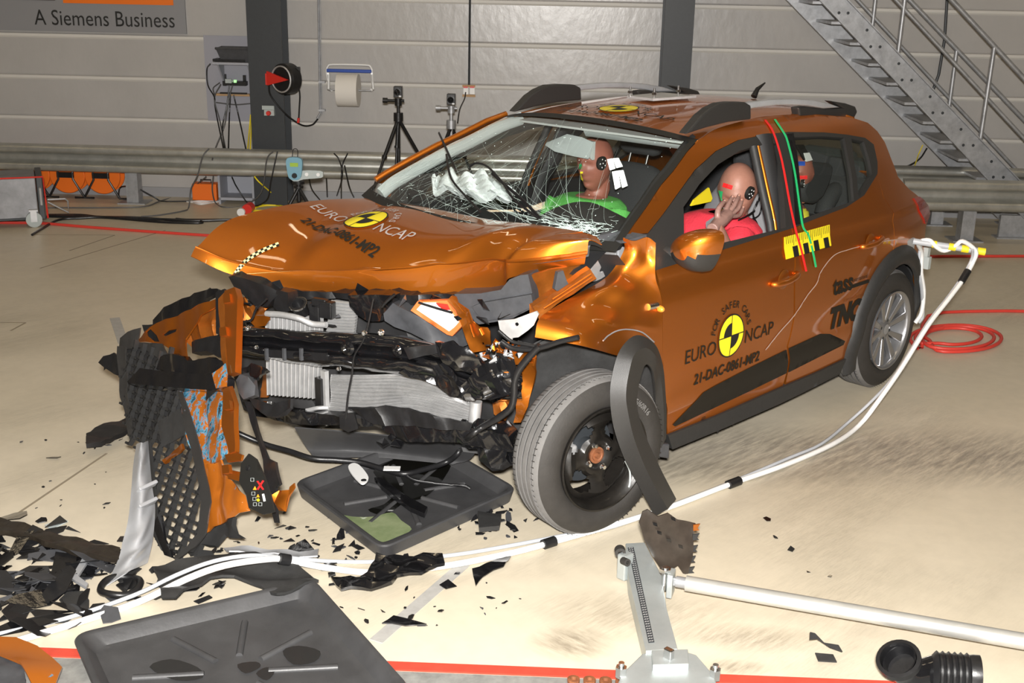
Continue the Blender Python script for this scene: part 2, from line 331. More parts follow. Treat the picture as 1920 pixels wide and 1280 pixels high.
# ceiling lamps of the hall: long bright trough lamps, each with its light
LAMPM = mat('lamp_tube', (1, .84, .62), .4, emit=6)
for i, (a, o) in enumerate([(x, y) for x in (-3, 1.5, 6, 10.5) for y in (2.2, 6.2, 10.2, 14.2)]):
    r = empty('ceiling_lamp', wallpt(a, o, 6.6), 'long trough lamp hanging above the crash hall', 'lamp', 'trough lamps under the hall ceiling')
    mb = MB(); mb.box(wallpt(a, o, 6.66), (1.7, .34, .10), (wd, wn, (0, 0, 1))); mb.build('lamp_housing', M['grey'], r)
    mb = MB(); mb.box(wallpt(a, o, 6.598), (1.6, .26, .02), (wd, wn, (0, 0, 1))); mb.build('lamp_tube', LAMPM, r)
    lt = light('lamp_light', 'AREA', tuple(wallpt(a, o, 6.57)), LAMPW, (1, .76, .40), 1.5, .3); lt.rotation_euler = (0, 0, math.atan2(wd[1], wd[0]))
# steel columns
def column(u0, u1, v, o, w_, lab):
    p = WL(u0, v, o); q = WL(u1, v, o); p[2] = q[2] = 0; ww = np.linalg.norm(q-p); c = (p+q)/2; mb = MB()
    h = 7.2
    for oo, t in ((-.012, .024), (-.27, .02)): mb.box(c+wn*oo+A(0, 0, h/2), (ww, t, h), (wd, wn, (0, 0, 1)))
    mb.box(c+wn*-.14+A(0, 0, h/2), (.016, .25, h), (wd, wn, (0, 0, 1)))
    return mb.build('column', M['colm'], kind='structure')
column(463, 527, 60, .33, .3, ''); column(1245, 1300, 60, .33, .3, '')
# ------------------------------------------------------------------ sign boards on the wall
def wallrect(mb, u0, v0, u1, v1, o, t):
    """box on the wall spanning two image corners"""
    p, q = WL(u0, v0, o), WL(u1, v1, o); a0, a1 = (p-W0)@wd, (q-W0)@wd; c = wallpt((a0+a1)/2, o-t/2, (p[2]+q[2])/2)
    return mb.box(c, (abs(a1-a0), t, abs(p[2]-q[2])), (wd, wn, (0, 0, 1)))
def WT(u, v, o):
    p = WL(u, v, o); a = (p-W0)@wd; z = p[2]; return lambda x, y: wallpt(a+x, o, z+y)
r = empty('wall_sign', WL(180, 50, 0), 'grey sign board with an orange bar and dark lettering on the wall', 'sign')
mb = MB(); p = WL(350, 64, .02); a1 = (p-W0)@wd; z0 = p[2]; a0 = (WL(-150, 30, .02)-W0)@wd
mb.box(wallpt((a0+a1)/2, .012, z0+.6), (a1-a0, .024, 1.2), (wd, wn, (0, 0, 1))); mb.build('sign_board', mat('sign_grey', (.24, .24, .25), .5), r)
mb = MB(); p = WL(325, 10, .03); aa = (p-W0)@wd; ab = (WL(118, 0, .03)-W0)@wd; mb.box(wallpt((aa+ab)/2, .027, p[2]+.25), (aa-ab, .006, .5), (wd, wn, (0, 0, 1))); mb.build('orange_bar', mat('sign_orange', (.80, .17, .01), .45), r)
mb = MB(); ab2 = (WL(103, 0, .03)-W0)@wd; mb.box(wallpt(ab2-.4, .027, p[2]+.27), (.8, .006, .5), (wd, wn, (0, 0, 1))); mb.build('dark_bar', mat('sign_dark', (.06, .05, .045), .5), r)
mb = MB(); s0 = (WL(65, 46, .03)-W0)@wd; s1 = (WL(328, 55, .03)-W0)@wd; vs, fs, w_ = text2d('A Siemens Business', 1.); k = (s1-s0)/w_
zt = WL(65, 46, .03)[2]; mb.add([wallpt(s0+x*k, .027, zt+y*k*1.18) for x, y in vs], fs); mb.build('sign_lettering', M['blk'], r)
# ------------------------------------------------------------------ wall board with shelf, near the left column
r = empty('equipment_board', WL(430, 228, 0), 'pale grey board on the wall with a shelf and network sockets', 'wall board')
wallrect(MB(), 381, 66, 478, 228, .02, .02).build('board', mat('board_grey', (.31, .31, .35), .6), r)
def shelfat(u0, v0, u1, v1, o, t=.02):
    p, q = WL(u0, v0, o), WL(u1, v1, o); p[2] = q[2] = (p[2]+q[2])/2; mb = MB(); c = (p+q)/2; a = np.linalg.norm(q-p)
    mb.box(c-wn*(o-.02)/2, (a, o-.02, t), (wd, wn, (0, 0, 1))); return mb, p, q
mb, p, q = shelfat(398, 118, 468, 121, .26); 
for x in (.1, .9): c = p+(q-p)*x; mb.prism([c-wn*.02, c-wn*.22, c-wn*.22-A(0, 0, .2)], wd*.012)
mb.build('shelf', M['grey'], r)
mb, _, _ = shelfat(404, 176, 468, 180, .08, .02); mb.build('batten', M['wood'], r)
p0 = p
t = MB(); pa = WL(425, 117, .2); a = (pa-W0)@wd; z = p0[2]+.012
t.box(wallpt(a+.02, .12, z+.012), (.30, .16, .022), (wd, wn, (0, 0, 1))); t.build('black_tray', M['black'], label='flat black box lying on the left of the wall shelf', cat='box')
t = MB(); a = (WL(443, 100, .15)-W0)@wd; b0 = [wallpt(a+sx*.13, .12+sy*.07, z) for sx, sy in ((-1, -1), (1, -1), (1, 1), (-1, 1))]; b1 = [wallpt(a+sx*.17, .12+sy*.10, z+.12) for sx, sy in ((-1, -1), (1, -1), (1, 1), (-1, 1))]
t.add(b0+b1, [(0, 1, 2, 3)]+[(i, (i+1) % 4, (i+1) % 4+4, i+4) for i in range(4)]); t.tube(b1, .012, 6, closed=True); t.build('basket', M['greyp'], solid=.006, label='dark grey plastic basket on the right of the wall shelf', cat='basket')
r2 = empty('network_switch', WL(440, 160, .02), 'black bracket with a network device and green lights on the grey board', 'network device')
mb = MB(); wallrect(mb, 417, 152, 461, 161, .10, .08); wallrect(mb, 417, 139, 424, 161, .05, .03); wallrect(mb, 455, 141, 461, 161, .05, .03); mb.build('bracket', M['black'], r2)
mb = MB(); wallrect(mb, 422, 148, 434, 156, .125, .03); wallrect(mb, 435, 151, 437, 154, .13, .01); mb.build('device', M['lgrey'], r2)
mb = MB(); wallrect(mb, 438, 150, 443, 155, .112, .02); mb.build('indicator_light', mat('green_led', (.35, .9, .3), .4, emit=1.2), r2)
mb = MB(); wallrect(mb, 412, 173, 462, 177, .10, .03); mb.build('power_strip', M['black'], label='thin black power strip lying on the wooden batten', cat='power strip')
# cables hanging from the board
GC = mat('grey_cable', (.10, .10, .10), .5)
cabs = [([(436, 160, .12), (428, 190, .12), (421, 235, .2), (405, 275, .3), (398, 300, .5)], GC), ([(430, 160, .12), (425, 200, .14), (417, 240, .2), (422, 283, .5)], M['black']),
 ([(432, 178, .1), (430, 220, .12), (428, 284, .5)], M['black']), ([(438, 178, .1), (448, 220, .12), (462, 284, .5)], M['black']), ([(394, 120, .2), (388, 130, .05), (390, 160, .04), (402, 182, .1), (404, 205, .05), (420, 284, .5)], M['black']),
 ([(402, 177, .1), (400, 165, .06), (412, 155, .1)], GC), ([(414, 158, .12), (402, 185, .08), (412, 225, .1), (424, 284, .5)], GC), ([(405, 192, .05), (440, 196, .06), (470, 194, .05)], GC),
 ([(470, 215, .1), (467, 250, .2), (464, 284, .5)], M['yellow']), ([(472, 215, .1), (469, 284, .5)], M['yellow'])]
for c_, m in cabs:
    L(MB(), [WL(*q) for q in c_], .0065).build('hanging_cable', m, label='thin cable hanging down from the grey equipment board to the floor', cat='cable', group='cables hanging from the equipment board')
# ------------------------------------------------------------------ hose reel on the column
r = empty('hose_reel', WL(525, 150, .35), 'black air hose reel with a red arm mounted on the left steel column', 'hose reel')
c = WL(533, 148, .60); ax = wn*.86-wd*.5; ax /= np.linalg.norm(ax)
R_ = .135
c2 = c+ax*.05
mb = MB(); mb.lathe(c-ax*.09, ax, [(0, 0), (0, R_*.92), (.01, R_), (.11, R_), (.125, R_*.93), (.125, 0)], 32); mb.box(c-ax*.03+A(0, 0, .05)+wd*.07, (.10, .05, .11), (wd, wn, (0, 0, 1))); mb.build('drum', M['black'], r, 30)
mb = MB(); mb.tube([c+ax*.04+R_*.83*(math.cos(t)*np.cross(ax, A(0, 0, 1))+math.sin(t)*A(0, 0, 1)) for t in np.linspace(0, 2*PI, 28, endpoint=False)], .008, 6, closed=True); mb.build('rim_ring', M['alu'], r, 60)
e = np.cross(ax, A(0, 0, 1)); e = e if e@wd > 0 else -e
mb = MB(); mb.prism([c+ax*.045+e*.10, c+ax*.045-e*.15+A(0, 0, .062), c+ax*.045-e*.15-A(0, 0, .062)], ax*.02); mb.build('arm', M['red'], r)
mb = MB(); mb.box(WL(504, 148, .36)-wn*.0+A(0, 0, 0), (.05, .06, .1), (wd, wn, (0, 0, 1))); mb.build('bracket', M['red'], r)
mb = MB(); L(mb, [WL(547, 138, .5), (WL(556, 148, .5)), WL(562, 175, .5), WL(561, 205, .5), WL(560, 224, .5)], .007); L(mb, [WL(504, 158, .42), WL(508, 180, .38), WL(535, 213, .33), WL(565, 234, .2), WL(585, 234, .1), WL(596, 223, .04)], .008); mb.build('hose', M['black'], r)
mb = MB(); mb.cyl(WL(560, 221, .5), WL(559, 230, .5), .012); mb.cyl(WL(543, 136, .5), WL(550, 138, .5), .016); mb.build('coupling', M['red'], r, 40)
# pipes down the wall
r = empty('wall_pipe', WL(600, 210, 0), 'thin galvanised air pipe running down the wall beside the hose reel', 'pipe')
for du, o in ((0, .03), (3, .045)):
    mb = MB(); mb.tube([WL(589+du, -420, o), WL(600+du, 205, o), WL(600+du, 212, o), WL(594+du, 222, .05)], .008); mb.build('tube', M['steel'], r)
for v in (154, 207): mb = MB(); wallrect(mb, 597, v-2, 609, v+2, .06, .05); mb.build('clamp', M['steel'], r)
r = empty('emergency_switch', WL(502, 208, .35), 'white switch box with a red button on the left column', 'switch')
mb = MB(); wallrect(mb, 491, 198, 514, 206, .36, .02); wallrect(mb, 495, 206, 514, 217, .39, .05); mb.build('box', M['lgrey'], r); c = WL(504, 212, .39)
mb = MB(); mb.lathe(c, wn, [(0, .022), (.02, .022), (.035, .018), (.035, 0)], 16); mb.build('button', M['red'], r, 40)
# paper roll holder
r = empty('paper_roll_holder', WL(655, 165, 0), 'white wall bracket with a blue tear bar holding paper', 'paper holder')
mb = MB(); mb.tube(cr([WL(614, 150, .1), WL(612, 135, .14), WL(615, 124, .14), WL(625, 121, .14), WL(685, 122, .14), WL(695, 126, .14), WL(698, 136, .14), WL(699, 155, .1)], 4), .010, 8)
mb.tube([WL(616, 138, .1), WL(616, 168, .1), WL(622, 169, .2)], .013, 8); mb.tube([WL(697, 138, .1), WL(700, 168, .1), WL(696, 169, .2)], .013, 8); mb.tube([WL(615, 138, .02), WL(615, 138, .16)], .01, 8); mb.tube([WL(697, 138, .02), WL(697, 138, .16)], .01, 8); mb.build('bracket', M['white'], r, 60)
mb = MB(); wallrect(mb, 612, 129, 696, 137, .17, .03); mb.build('tear_bar', M['blue'], r, bevel=.004)
mb = MB(); mb.cyl(WL(618, 168, .2), WL(697, 170, .2), .007); mb.build('axle', M['steel'], r)
mb = MB(); c = WL(653, 169, .2); hw = np.linalg.norm(WL(672, 170, .2)-WL(633, 168, .2))/2; mb.lathe(c-wd*hw, wd, [(0, .018), (0, .148), (2*hw, .148), (2*hw, .018)], 40)
s = cr([c+wn*.148, c+wn*.148-A(0, 0, .08), c+wn*.145-A(0, 0, .17)], 3); mb.build('paper_roll', M['paper'], smooth=30, label='large white paper roll hanging in the wall holder', cat='paper roll')
# socket board with cable
r = empty('wall_socket', WL(879, 170, 0), 'small socket board with wooden strips at the end of a wall conduit', 'socket')
mb = MB(); wallrect(mb, 867, 159, 891, 164, .02, .02); wallrect(mb, 867, 177, 891, 182, .02, .02); mb.build('wooden_strip', M['wood'], r)
for u in (869, 881): mb = MB(); wallrect(mb, u, 164, u+9, 177, .03, .03); mb.build('outlet', M['white'], r)
mb = MB(); wallrect(mb, 869, 162, 877, 165, .035, .01); wallrect(mb, 881, 162, 889, 165, .035, .01); mb.build('red_marker', M['red'], r)
mb = MB(); mb.tube([WL(886, -420, .02), WL(879.5, 148, .02), WL(879.5, 159, .02)], .010); mb.build('conduit', M['colm'], r); L(MB(), [WL(873, 173, .05), WL(871, 185, .1), WL(862, 205, .3), WL(858, 230, .5)], .006).build('plug_cable', M['black'], r)
# ------------------------------------------------------------------ guard rails
def wbeam(p, q, z0, z1, n_, mb):
    H = z1-z0; pr = [(0, .0), (.03, .025), (.08, .05), (.20, .055), (.28, .045), (.36, -.01), (.44, -.022), (.56, -.022), (.64, -.01), (.72, .045), (.80, .055), (.92, .05), (.97, .025), (1, 0)]
    P = crspline(np.array([[a, b_] for a, b_ in pr]), 3); vs = []
    for a, b_ in P: vs += [p+n_*b_*1.2+A(0, 0, z0+a*H), q+n_*b_*1.2+A(0, 0, z0+a*H)]
    mb.add(vs, [(2*i, 2*i+1, 2*i+3, 2*i+2) for i in range(len(P)-1)])
def post(mb, c, d_, n_, h):
    for s_ in (-1, 1): mb.box(c+d_*s_*.05+A(0, 0, h/2), (.012, .12, h), (d_, n_, (0, 0, 1)))
    mb.box(c+A(0, 0, h/2)+n_*.05, (.1, .012, h), (d_, n_, (0, 0, 1))); mb.box(c+A(0, 0, .006), (.26, .22, .012), (d_, n_, (0, 0, 1)))
RB = Pl(wallpt(0, .47, 0), wn); z1 = RB(600, 283)[2]; z0 = RB(600, 333)[2]
r = empty('guard_rail', wallpt(3.5, .47, 0), 'long galvanised two-wave guard rail running along the back wall', 'guard rail')
mb = MB(); wbeam(wallpt(-6, .47, 0), wallpt(14, .47, 0), z0, z1, wn, mb); mb.build('rail_beam', M['rail'], r, 60, solid=.004)
for u, v in ((249, 382), (1751, 419)):
    c = FL(u, v); a = (c-W0)@wd; mb = MB(); post(mb, wallpt(a, .36, 0), wd, wn, z1-.05); mb.build('post', M['steel'], r)
for a in (-2.4, 2.6, 5.1, 10.2): mb = MB(); post(mb, wallpt(a, .36, 0), wd, wn, z1-.05); mb.build('post', M['steel'], r)
RF = Pl(wallpt(7.5, 1.14, 0), wn+wd*.03); z1 = RF(1800, 337)[2]; z0 = RF(1800, 395)[2]; nf = RF.n; df = np.array([nf[1], -nf[0], 0]); df = df if df@wd > 0 else -df
pA = RF(1690, 360); pA[2] = 0; r = empty('guard_rail', pA, 'second guard rail in front of the stairs, starting behind the car tail', 'guard rail')
mb = MB(); wbeam(pA, pA+df*7, z0, z1, nf, mb)
mb.build('rail_beam', M['rail'], r, 60, solid=.004)
for a in (.62, 3.4): mb = MB(); post(mb, pA+df*a-nf*.1, df, nf, z1-.05); mb.build('post', M['steel'], r)
# ------------------------------------------------------------------ stairs
r = empty('staircase', FL(1890, 436), 'galvanised steel staircase with perforated stringer rising to the left', 'staircase')
of = (FL(1890, 436)-W0)@wn; near, far = of+.22, of-.40
def band(u0l, v0, u1l, v1, u0u, w0, u1u, w1, o, t=.012):
    P = [WL(u0l, v0, o), WL(u1l, v1, o), WL(u1u, w1, o), WL(u0u, w0, o)]
    a, b_, c_, d_ = P; lo = (b_-a)/np.linalg.norm(b_-a); return a, b_, c_, d_, lo
def extend(p, q, z):  # extend line q->p to height z
    t_ = (z-p[2])/(p[2]-q[2]); return p+(p-q)*t_
for o, (l0, l1, m0, m1), nm in ((near, ((1534.7, 0), (1849, 336), (1586.8, 0), (1906.6, 336)), 0), (far, ((1473.7, 0), (1799, 336), (1537, 0), (1860, 336)), 1)):
    a, b_, c_, d_ = WL(*l0, o), WL(*l1, o), WL(*m1, o), WL(*m0, o); top = 6.2
    a2, d2 = extend(a, b_, top), extend(d_, c_, top); b2, c2_ = extend(b_, a, .06), extend(c_, d_, .06)
    mb = MB(); mb.prism([a2, b2, c2_, d2], wn*-.012)
    for e0, e1 in ((a2, b2), (d2, c2_)): mb.prism([e0, e1, e1+wn*.05, e0+wn*.05], A(0, 0, .012))
    if nm == 0:
        e = mb.build('stringer', M['steel'], r); NS = (a2, b2, c2_, d2); hb = MB()
        for k in range(46):
            s_ = (k*.5 % 1); p = b2+(a2-b2)*(k+.5)/46; q = c2_+(d2-c2_)*(k+.5)/46
            for f_ in ((.3, .62) if k % 2 else (.72,)): c = p+(q-p)*f_; hb.lathe(c+wn*.001, wn, [(0, .013), (.001, 0)], 8)
        hb.build('bolt_hole', M['colm'], r)
    else: mb.build('stringer', M['steel'], r); FS = (a2, b2)
# treads
rise = (WL(1700, 176, near)-WL(1700, 210, near))[2]
tr = [(1493, 2), (1526, 38), (1559, 75), (1592, 112), (1624, 146), (1656, 181), (1689, 215), (1720, 249), (1752, 281), (1784, 314), (1880, 412)]
for u, v in tr:
    p = WL(u, v, far); a = (p-W0)@wd; mb = MB(); mb.box(wallpt(a+.13, (near+far)/2, p[2]), (.22, near-far-.02, .022), (wd, wn, (0, 0, 1))); mb.build('tread', M['steel'], r)
for k in range(1, 9):
    u, v = 1493-33*k, 2-36.5*k; p = WL(u, v, far); a = (p-W0)@wd; mb = MB(); mb.box(wallpt(a+.13, (near+far)/2, p[2]), (.26, near-far-.02, .03), (wd, wn, (0, 0, 1))); mb.build('tread', M['steel'], r)
for o in (near, far): mb = MB(); p = FL(1890, 430); a = (WL(1905, 400, o)-W0)@wd; mb.box(wallpt(a, o, .1), (.26, .04, .2), (wd, wn, (0, 0, 1))); mb.box(wallpt(a, o, .006), (.32, .14, .012), (wd, wn, (0, 0, 1))); mb.build('foot_plate', M['steel'], r)
def ln(p, q, o, ext=6.5):
    a, b_ = WL(*p, o), WL(*q, o); return [extend(a, b_, a[2]+2.4), extend(b_, a, b_[2]-.35)]
for pts, o, nm in (([(1784.5, 0), (1920, 147)], near, 'handrail'), ([(1680, 0), (1920, 259)], near, 'knee_rail'), ([(1705.4, 0), (1920, 225)], far, 'handrail'), ([(1608, 0), (1914, 327)], far, 'knee_rail')):
    MB().tube(ln(*pts, o), .021 if nm == 'handrail' else .017, 10).build(nm, M['steel'], r, 60)
for a, b_, o in (((1700, -4), (1684, 99), near), ((1870.7, 88), (1838, 262), near), ((1795, 95), (1779, 205), far), ((1642.5, 0), (1635, 55), far)):
    p, q = WL(*b_, o), WL(*a, o); q = A(p[0], p[1], 0)+wd*((q-p)@wd)*.3+A(0, 0, q[2]); MB().cyl(p, q, .019, n=10).build('baluster', M['steel'], r, 60)
mb = MB(); mb.tube([WL(1800, -420, .03), WL(1777, -20, .03), WL(1771, 75, .03), WL(1760, 140, .03), WL(1749, 170, .03)], .014); mb.build('wall_conduit', M['colm'], label='thin dark conduit on the wall behind the stair handrails', cat='conduit')
mb = MB(); L(mb, [WL(1738, 278, .03), WL(1725, 297, .1), WL(1705, 310, .3), WL(1688, 316, .45)], .008); mb.build('stair_cable', M['black'], label='short black cable arching down behind the stairs to the rail', cat='cable')
mb = MB(); mb.tube([WL(1730, 272, .05), WL(1722, 290, .1), WL(1714, 314, .3)], .005); mb.build('yellow_cord', M['yellow'], label='thin yellow cord hanging beside the black cable behind the stairs', cat='cord')
# ------------------------------------------------------------------ orange cable reels behind the left rail
r0 = None
for i, (u, v, lab) in enumerate([(192, 330, 'orange cable drum on a black stand, rightmost of the row under the rail'), (126, 327, 'orange cable drum on a black stand, second from the right under the rail'), (60, 326, 'orange cable drum on a black stand, partly hidden by the trolley'), (4, 324, 'orange cable drum at the left edge of the photo under the rail')]):
    o = .22; c = WL(u, v, o+.02); RR = np.linalg.norm(WL(u, v, o)-WL(u+33, v+1, o))
    z = max(c[2], RR+.05); c[2] = z if i == 0 else z0c; z0c = c[2]
    r = empty('cable_drum', (c[0], c[1], 0), lab, 'cable drum', 'orange cable drums behind the guard rail')
    mb = MB(); mb.lathe(c-wn*.13, wn, [(0, 0), (0, RR), (.012, RR), (.012, RR*.55), (.12, RR*.55), (.12, RR), (.135, RR), (.14, RR*.96), (.14, 0)], 40); mb.build('drum', M['orange'], r, 30)
    mb = MB()
    for s_ in (-1, 1): mb.tube([c+wn*.045+wd*s_*.07+A(0, 0, .24), c+wn*.045+wd*s_*.07-A(0, 0, .03), c+wn*.05+wd*s_*.17-A(0, 0, z0c-.02), c+wn*.05+wd*s_*.26-A(0, 0, z0c-.02)], .011, 8)
    mb.box(c+wn*.045-A(0, 0, -.01), (.16, .02, .05), (wd, wn, (0, 0, 1))); mb.build('stand', M['black'], r, 40)
# orange case and low grey cabinet
p = FL(384, 377); c = wallpt((WL(384, 360, .2)-W0)@wd, .15, .01); r = empty('instrument_case', c, 'small orange case with a handle on the floor beside the grey cabinet', 'case')
z1_ = WL(384, 347, .22)[2]; wdt = np.linalg.norm(WL(361, 360, .22)-WL(407, 361, .22)); mb = MB(); mb.box(c+A(0, 0, z1_/2), (wdt, .14, z1_), (wd, wn, (0, 0, 1))); mb.build('case_body', M['orange'], r, bevel=.008)
mb = MB(); mb.tube([c+wd*-.05+A(0, 0, z1_), c+wd*-.05+A(0, 0, z1_+.03), c+wd*.05+A(0, 0, z1_+.03), c+wd*.05+A(0, 0, z1_)], .006); mb.build('handle', M['black'], r)
r = empty('low_cabinet', wallpt(1.1, .2, 0), 'open grey metal cabinet on the floor beside the left column', 'cabinet'); mb = MB()
u0, u1 = [(WL(u, 370, .3)-W0)@wd for u in (411, 478)]; zt = .36
for bx in (((u0+.01), .19, zt/2, .02, .26, zt), ((u1-.01), .19, zt/2, .02, .26, zt), ((u0+u1)/2, .19, .05, u1-u0, .26, .025), ((u0+u1)/2, .19, zt, u1-u0, .26, .02), ((u0+u1)/2, .06, zt/2, u1-u0, .01, zt)):
    mb.box(wallpt(*bx[:3]), bx[3:], (wd, wn, (0, 0, 1)))
mb.build('cabinet_shell', M['grey'], r)
def floorcable(pts, rr, m, name='floor_cable', lab=None, grp=None, cat='cable', z=None, n=6):
    P = [FL(u, v, rr if z is None else z) for u, v in pts]; return L(MB(), P, rr, n).build(name, m, smooth=60, label=lab, cat=cat, group=grp)
mix = lambda lst: [WL(u, v, o) if o is not None else FL(u, v, .008) for u, v, o in lst]
for c_, m in (([(392, 279, .56), (384, 287, .6), (378, 300, .6), (370, 330, .58), (358, 355, .5), (354, 388, None), (345, 395, None), (300, 403, None), (265, 406, None)], GC), ([(90, 389, None), (200, 389, None), (270, 387, None), (300, 377, None), (345, 362, None), (382, 335, .4), (386, 331, .35)], GC),
 ([(222, 371, .3), (225, 352, .2), (240, 349, .36), (256, 352, .36), (290, 370, .3), (305, 377, None), (355, 377, None)], M['black']), ([(400, 330, .5), (398, 355, .45), (404, 380, None), (420, 388, None), (455, 386, None), (490, 360, .5), (500, 300, .6), (512, 284, .6)], GC), ([(435, 332, .5), (445, 352, .35), (470, 385, None), (500, 375, .55), (508, 340, .6), (520, 284, .58)], M['black']),
 ([(477, 331, .5), (490, 345, .5), (530, 378, None), (560, 392, None)], M['yellow']), ([(626, 287, .6), (636, 300, .6), (642, 330, .6), (630, 372, None)], M['black']), ([(652, 287, .6), (642, 310, .6), (640, 340, .6), (640, 374, None)], M['black']), ([(646, 310, .6), (655, 350, .5), (665, 373, None)], M['black']), ([(612, 333, .5), (614, 373, None)], M['black']), ([(579, 333, .5), (585, 355, .4), (600, 375, None)], M['black'])):
    L(MB(), mix(c_), .0065).build('rail_cable', m, smooth=60, label='thin cable looped over the guard rail and trailing onto the floor', cat='cable', group='cables looped over the back guard rail')
for k in range(3): floorcable([(88, 403+k), (150, 403+2*k), (190, 407), (260, 410-k), (350, 412+k), (430, 412), (480, 411+k)], .012, M['black'], 'power_cable', 'thick black cable lying on the floor between trolley and car', 'thick black cables on the floor behind the car')
floorcable([(60, 440), (80, 428), (110, 412), (150, 409), (200, 408), (300, 416), (372, 418), (374, 414), (330, 410)], .010, M['black'], 'power_cable', 'black cable looping under the trolley and back along the floor', None)
for z in range(6): floorcable([(355+random.uniform(-5, 5), 376), (375, 381+random.uniform(-3, 3)), (400, 379), (410, 373+z), (380, 378+random.uniform(-3, 3)), (350, 378)], .004, M['white'], 'thin_cord', 'tangle of thin white cord on the floor under the orange case', 'white cords under the orange case')
for k in range(4): floorcable([(470+k*3, 390), (500, 385-k), (530, 386+k), (520, 393+k), (480, 394+k), (470, 390)], .006, M['yellow'], 'yellow_cord', 'coil of thin yellow cord on the floor at the foot of the column', 'yellow cord coil by the column')
r = empty('cable_connector', FL(455, 395), 'round red and white industrial connector on the floor before the column', 'connector'); c = FL(466, 390, .05)
mb = MB(); mb.cyl(c-wn*.06, c+wn*.06, .045); mb.build('plug', M['red'], r, 40); c = FL(453, 397, .04); mb = MB(); mb.cyl(c, c+wn*.03, .035); mb.build('cap', M['white'], r, 40)
# red hose along the floor and coil at right
for pts, lab in (([(-30, 417), (60, 417.5), (90, 419), (200, 428), (390, 441), (600, 452)], 'red air hose lying straight across the floor behind the car hood'), ([(1740, 480.5), (1800, 480), (1960, 480)], 'red hose lying straight across the floor right of the car tail')):
    floorcable(pts, .012, M['redh'], 'air_hose', lab, None, 'hose')
r = empty('coiled_hose', FL(1790, 625), 'coil of red air hose lying on the floor behind the rear wheel', 'hose'); mb = MB(); P = []
P += [FL(1960, 584, .01), FL(1850, 583, .01), FL(1740, 592, .01)]
for k in range(40): t = k/40*2*PI*3.4+2.4; q = (1, .62, .86, .74)[min(3, k//12)]; P.append(FL(1792+86*q*math.cos(t)-12*(1-q), 634+25*q*math.sin(t)-10*(1-q), .012+.006*(k/13)))
mb.tube(cr(P, 3), .011, 8); mb.build('hose_coil', M['redh'], r, 60)
# trolley at the left edge
r = empty('trolley', FL(50, 440), 'low metal transport trolley with red edging and swivel casters', 'trolley')
nT = (CP-FL(60, 425))*A(1, 1, 0); nT /= np.linalg.norm(nT); wnS, wdS = wn, wd; wn = nT; wd = A(nT[1], -nT[0], 0); wd = wd if wd@wdS > 0 else -wd; W0S = W0
T = Pl(FL(60, 425), wn); P = [T(-60, 334), T(80, 333), T(86, 408), T(-60, 408)]
a0 = (P[0]-W0)@wd; a1 = (P[1]-W0)@wd; zb, zt = P[2][2], P[1][2]; o = (P[0]-W0)@wn
mb = MB(); mb.box(wallpt((a0+a1-.06)/2, o-.25, (zb+zt)/2), (a1-a0-.06, .5, zt-zb), (wd, wn, (0, 0, 1))); mb.build('trolley_body', mat('worn_sheet_metal', (.30, .30, .31), .5, .4, noise=.5, nscale=5), r, bevel=.006)
mb = MB(); mb.box(wallpt(a1-.03, o-.25, (zb+zt)/2), (.05, .54, zt-zb+.02), (wd, wn, (0, 0, 1))); mb.box(wallpt((a0+a1)/2, o+.005, zb), (a1-a0, .02, .02), (wd, wn, (0, 0, 1))); mb.build('end_frame', M['colm'], r, bevel=.006)
mb = MB(); mb.tube([wallpt(a0, o+.02, zt+.01), wallpt(a1, o+.02, zt+.01), wallpt(a1+.01, o+.02, zb)], .008); mb.build('red_edging', M['red'], r)
mb = MB(); c = wallpt(a1-.03, o+.03, (zb+zt)/2+.02); mb.tube([c+A(0, 0, .07), c+A(0, 0, .07)+wn*.02, c-A(0, 0, .07)+wn*.02, c-A(0, 0, .07)], .01); mb.build('handle', M['alu'], r)
for da, do in ((-.10, .02), (-.14, -.42)):
    c = wallpt(a1+da, o+do, .065); mb = MB(); mb.lathe(c-wn*.02, wn, [(0, 0), (0, .055), (.005, .065), (.035, .065), (.04, .055), (.04, 0)], 24); e = mb.build('caster', M['lgrey'], r, 40)
    mb = MB(); mb.box(c+wn*.03+A(0, 0, .03), (.05, .008, .09), (wd, wn, (0, 0, 1))); mb.box(c+A(0, 0, .08), (.07, .07, .012), (wd, wn, (0, 0, 1))); k = mb.build('fork', M['alu'], r)
mb = MB(); mb.tube(cr([wallpt(a1+.02, o-.02, .22), wallpt(a1+.16, o-.02, .22), wallpt(a1+.18, o-.02, .20), wallpt(a1+.18, o-.02, .10), wallpt(a1+.02, o-.02, .20)], 1), .008); mb.build('tow_bracket', M['steel'], r)
wn, wd = wnS, wdS
# ------------------------------------------------------------------ tripods
def tripod(T, hx, hy, feet, lab, col, yoke):
    top = T(hx, hy); hz = top[2]; r = empty('tripod', (top[0], top[1], 0), lab, 'tripod')
    for f_ in feet:
        kn = top+(f_-top)*.55; mb = MB(); mb.tube([top+(f_-top)*.0+A(0, 0, -.02), kn], .016, 8); mb.tube([kn, f_], .011, 8); mb.cyl(kn+(top-f_)*.02, kn-(top-f_)*.02, .022); mb.build('leg', col, r, 50)
    mb = MB(); mb.cyl(top+A(0, 0, -.45), top+A(0, 0, .1), .014); mb.cyl(top-A(0, 0, .04), top+A(0, 0, .03), .04); mb.build('centre_column', M['steel'] if yoke else M['black'], r, 50)
    mb = MB(); mb.cyl(top+A(0, 0, .09), top+A(0, 0, .15), .03); mb.cyl(top+A(0, 0, .13)-wd*.10, top+A(0, 0, .13)+wd*.05, .012); mb.cyl(top+A(0, 0, .13)-wd*.13, top+A(0, 0, .13)-wd*.09, .022); mb.build('tripod_head', M['steel'] if yoke else M['black'], r, 50)
    return top
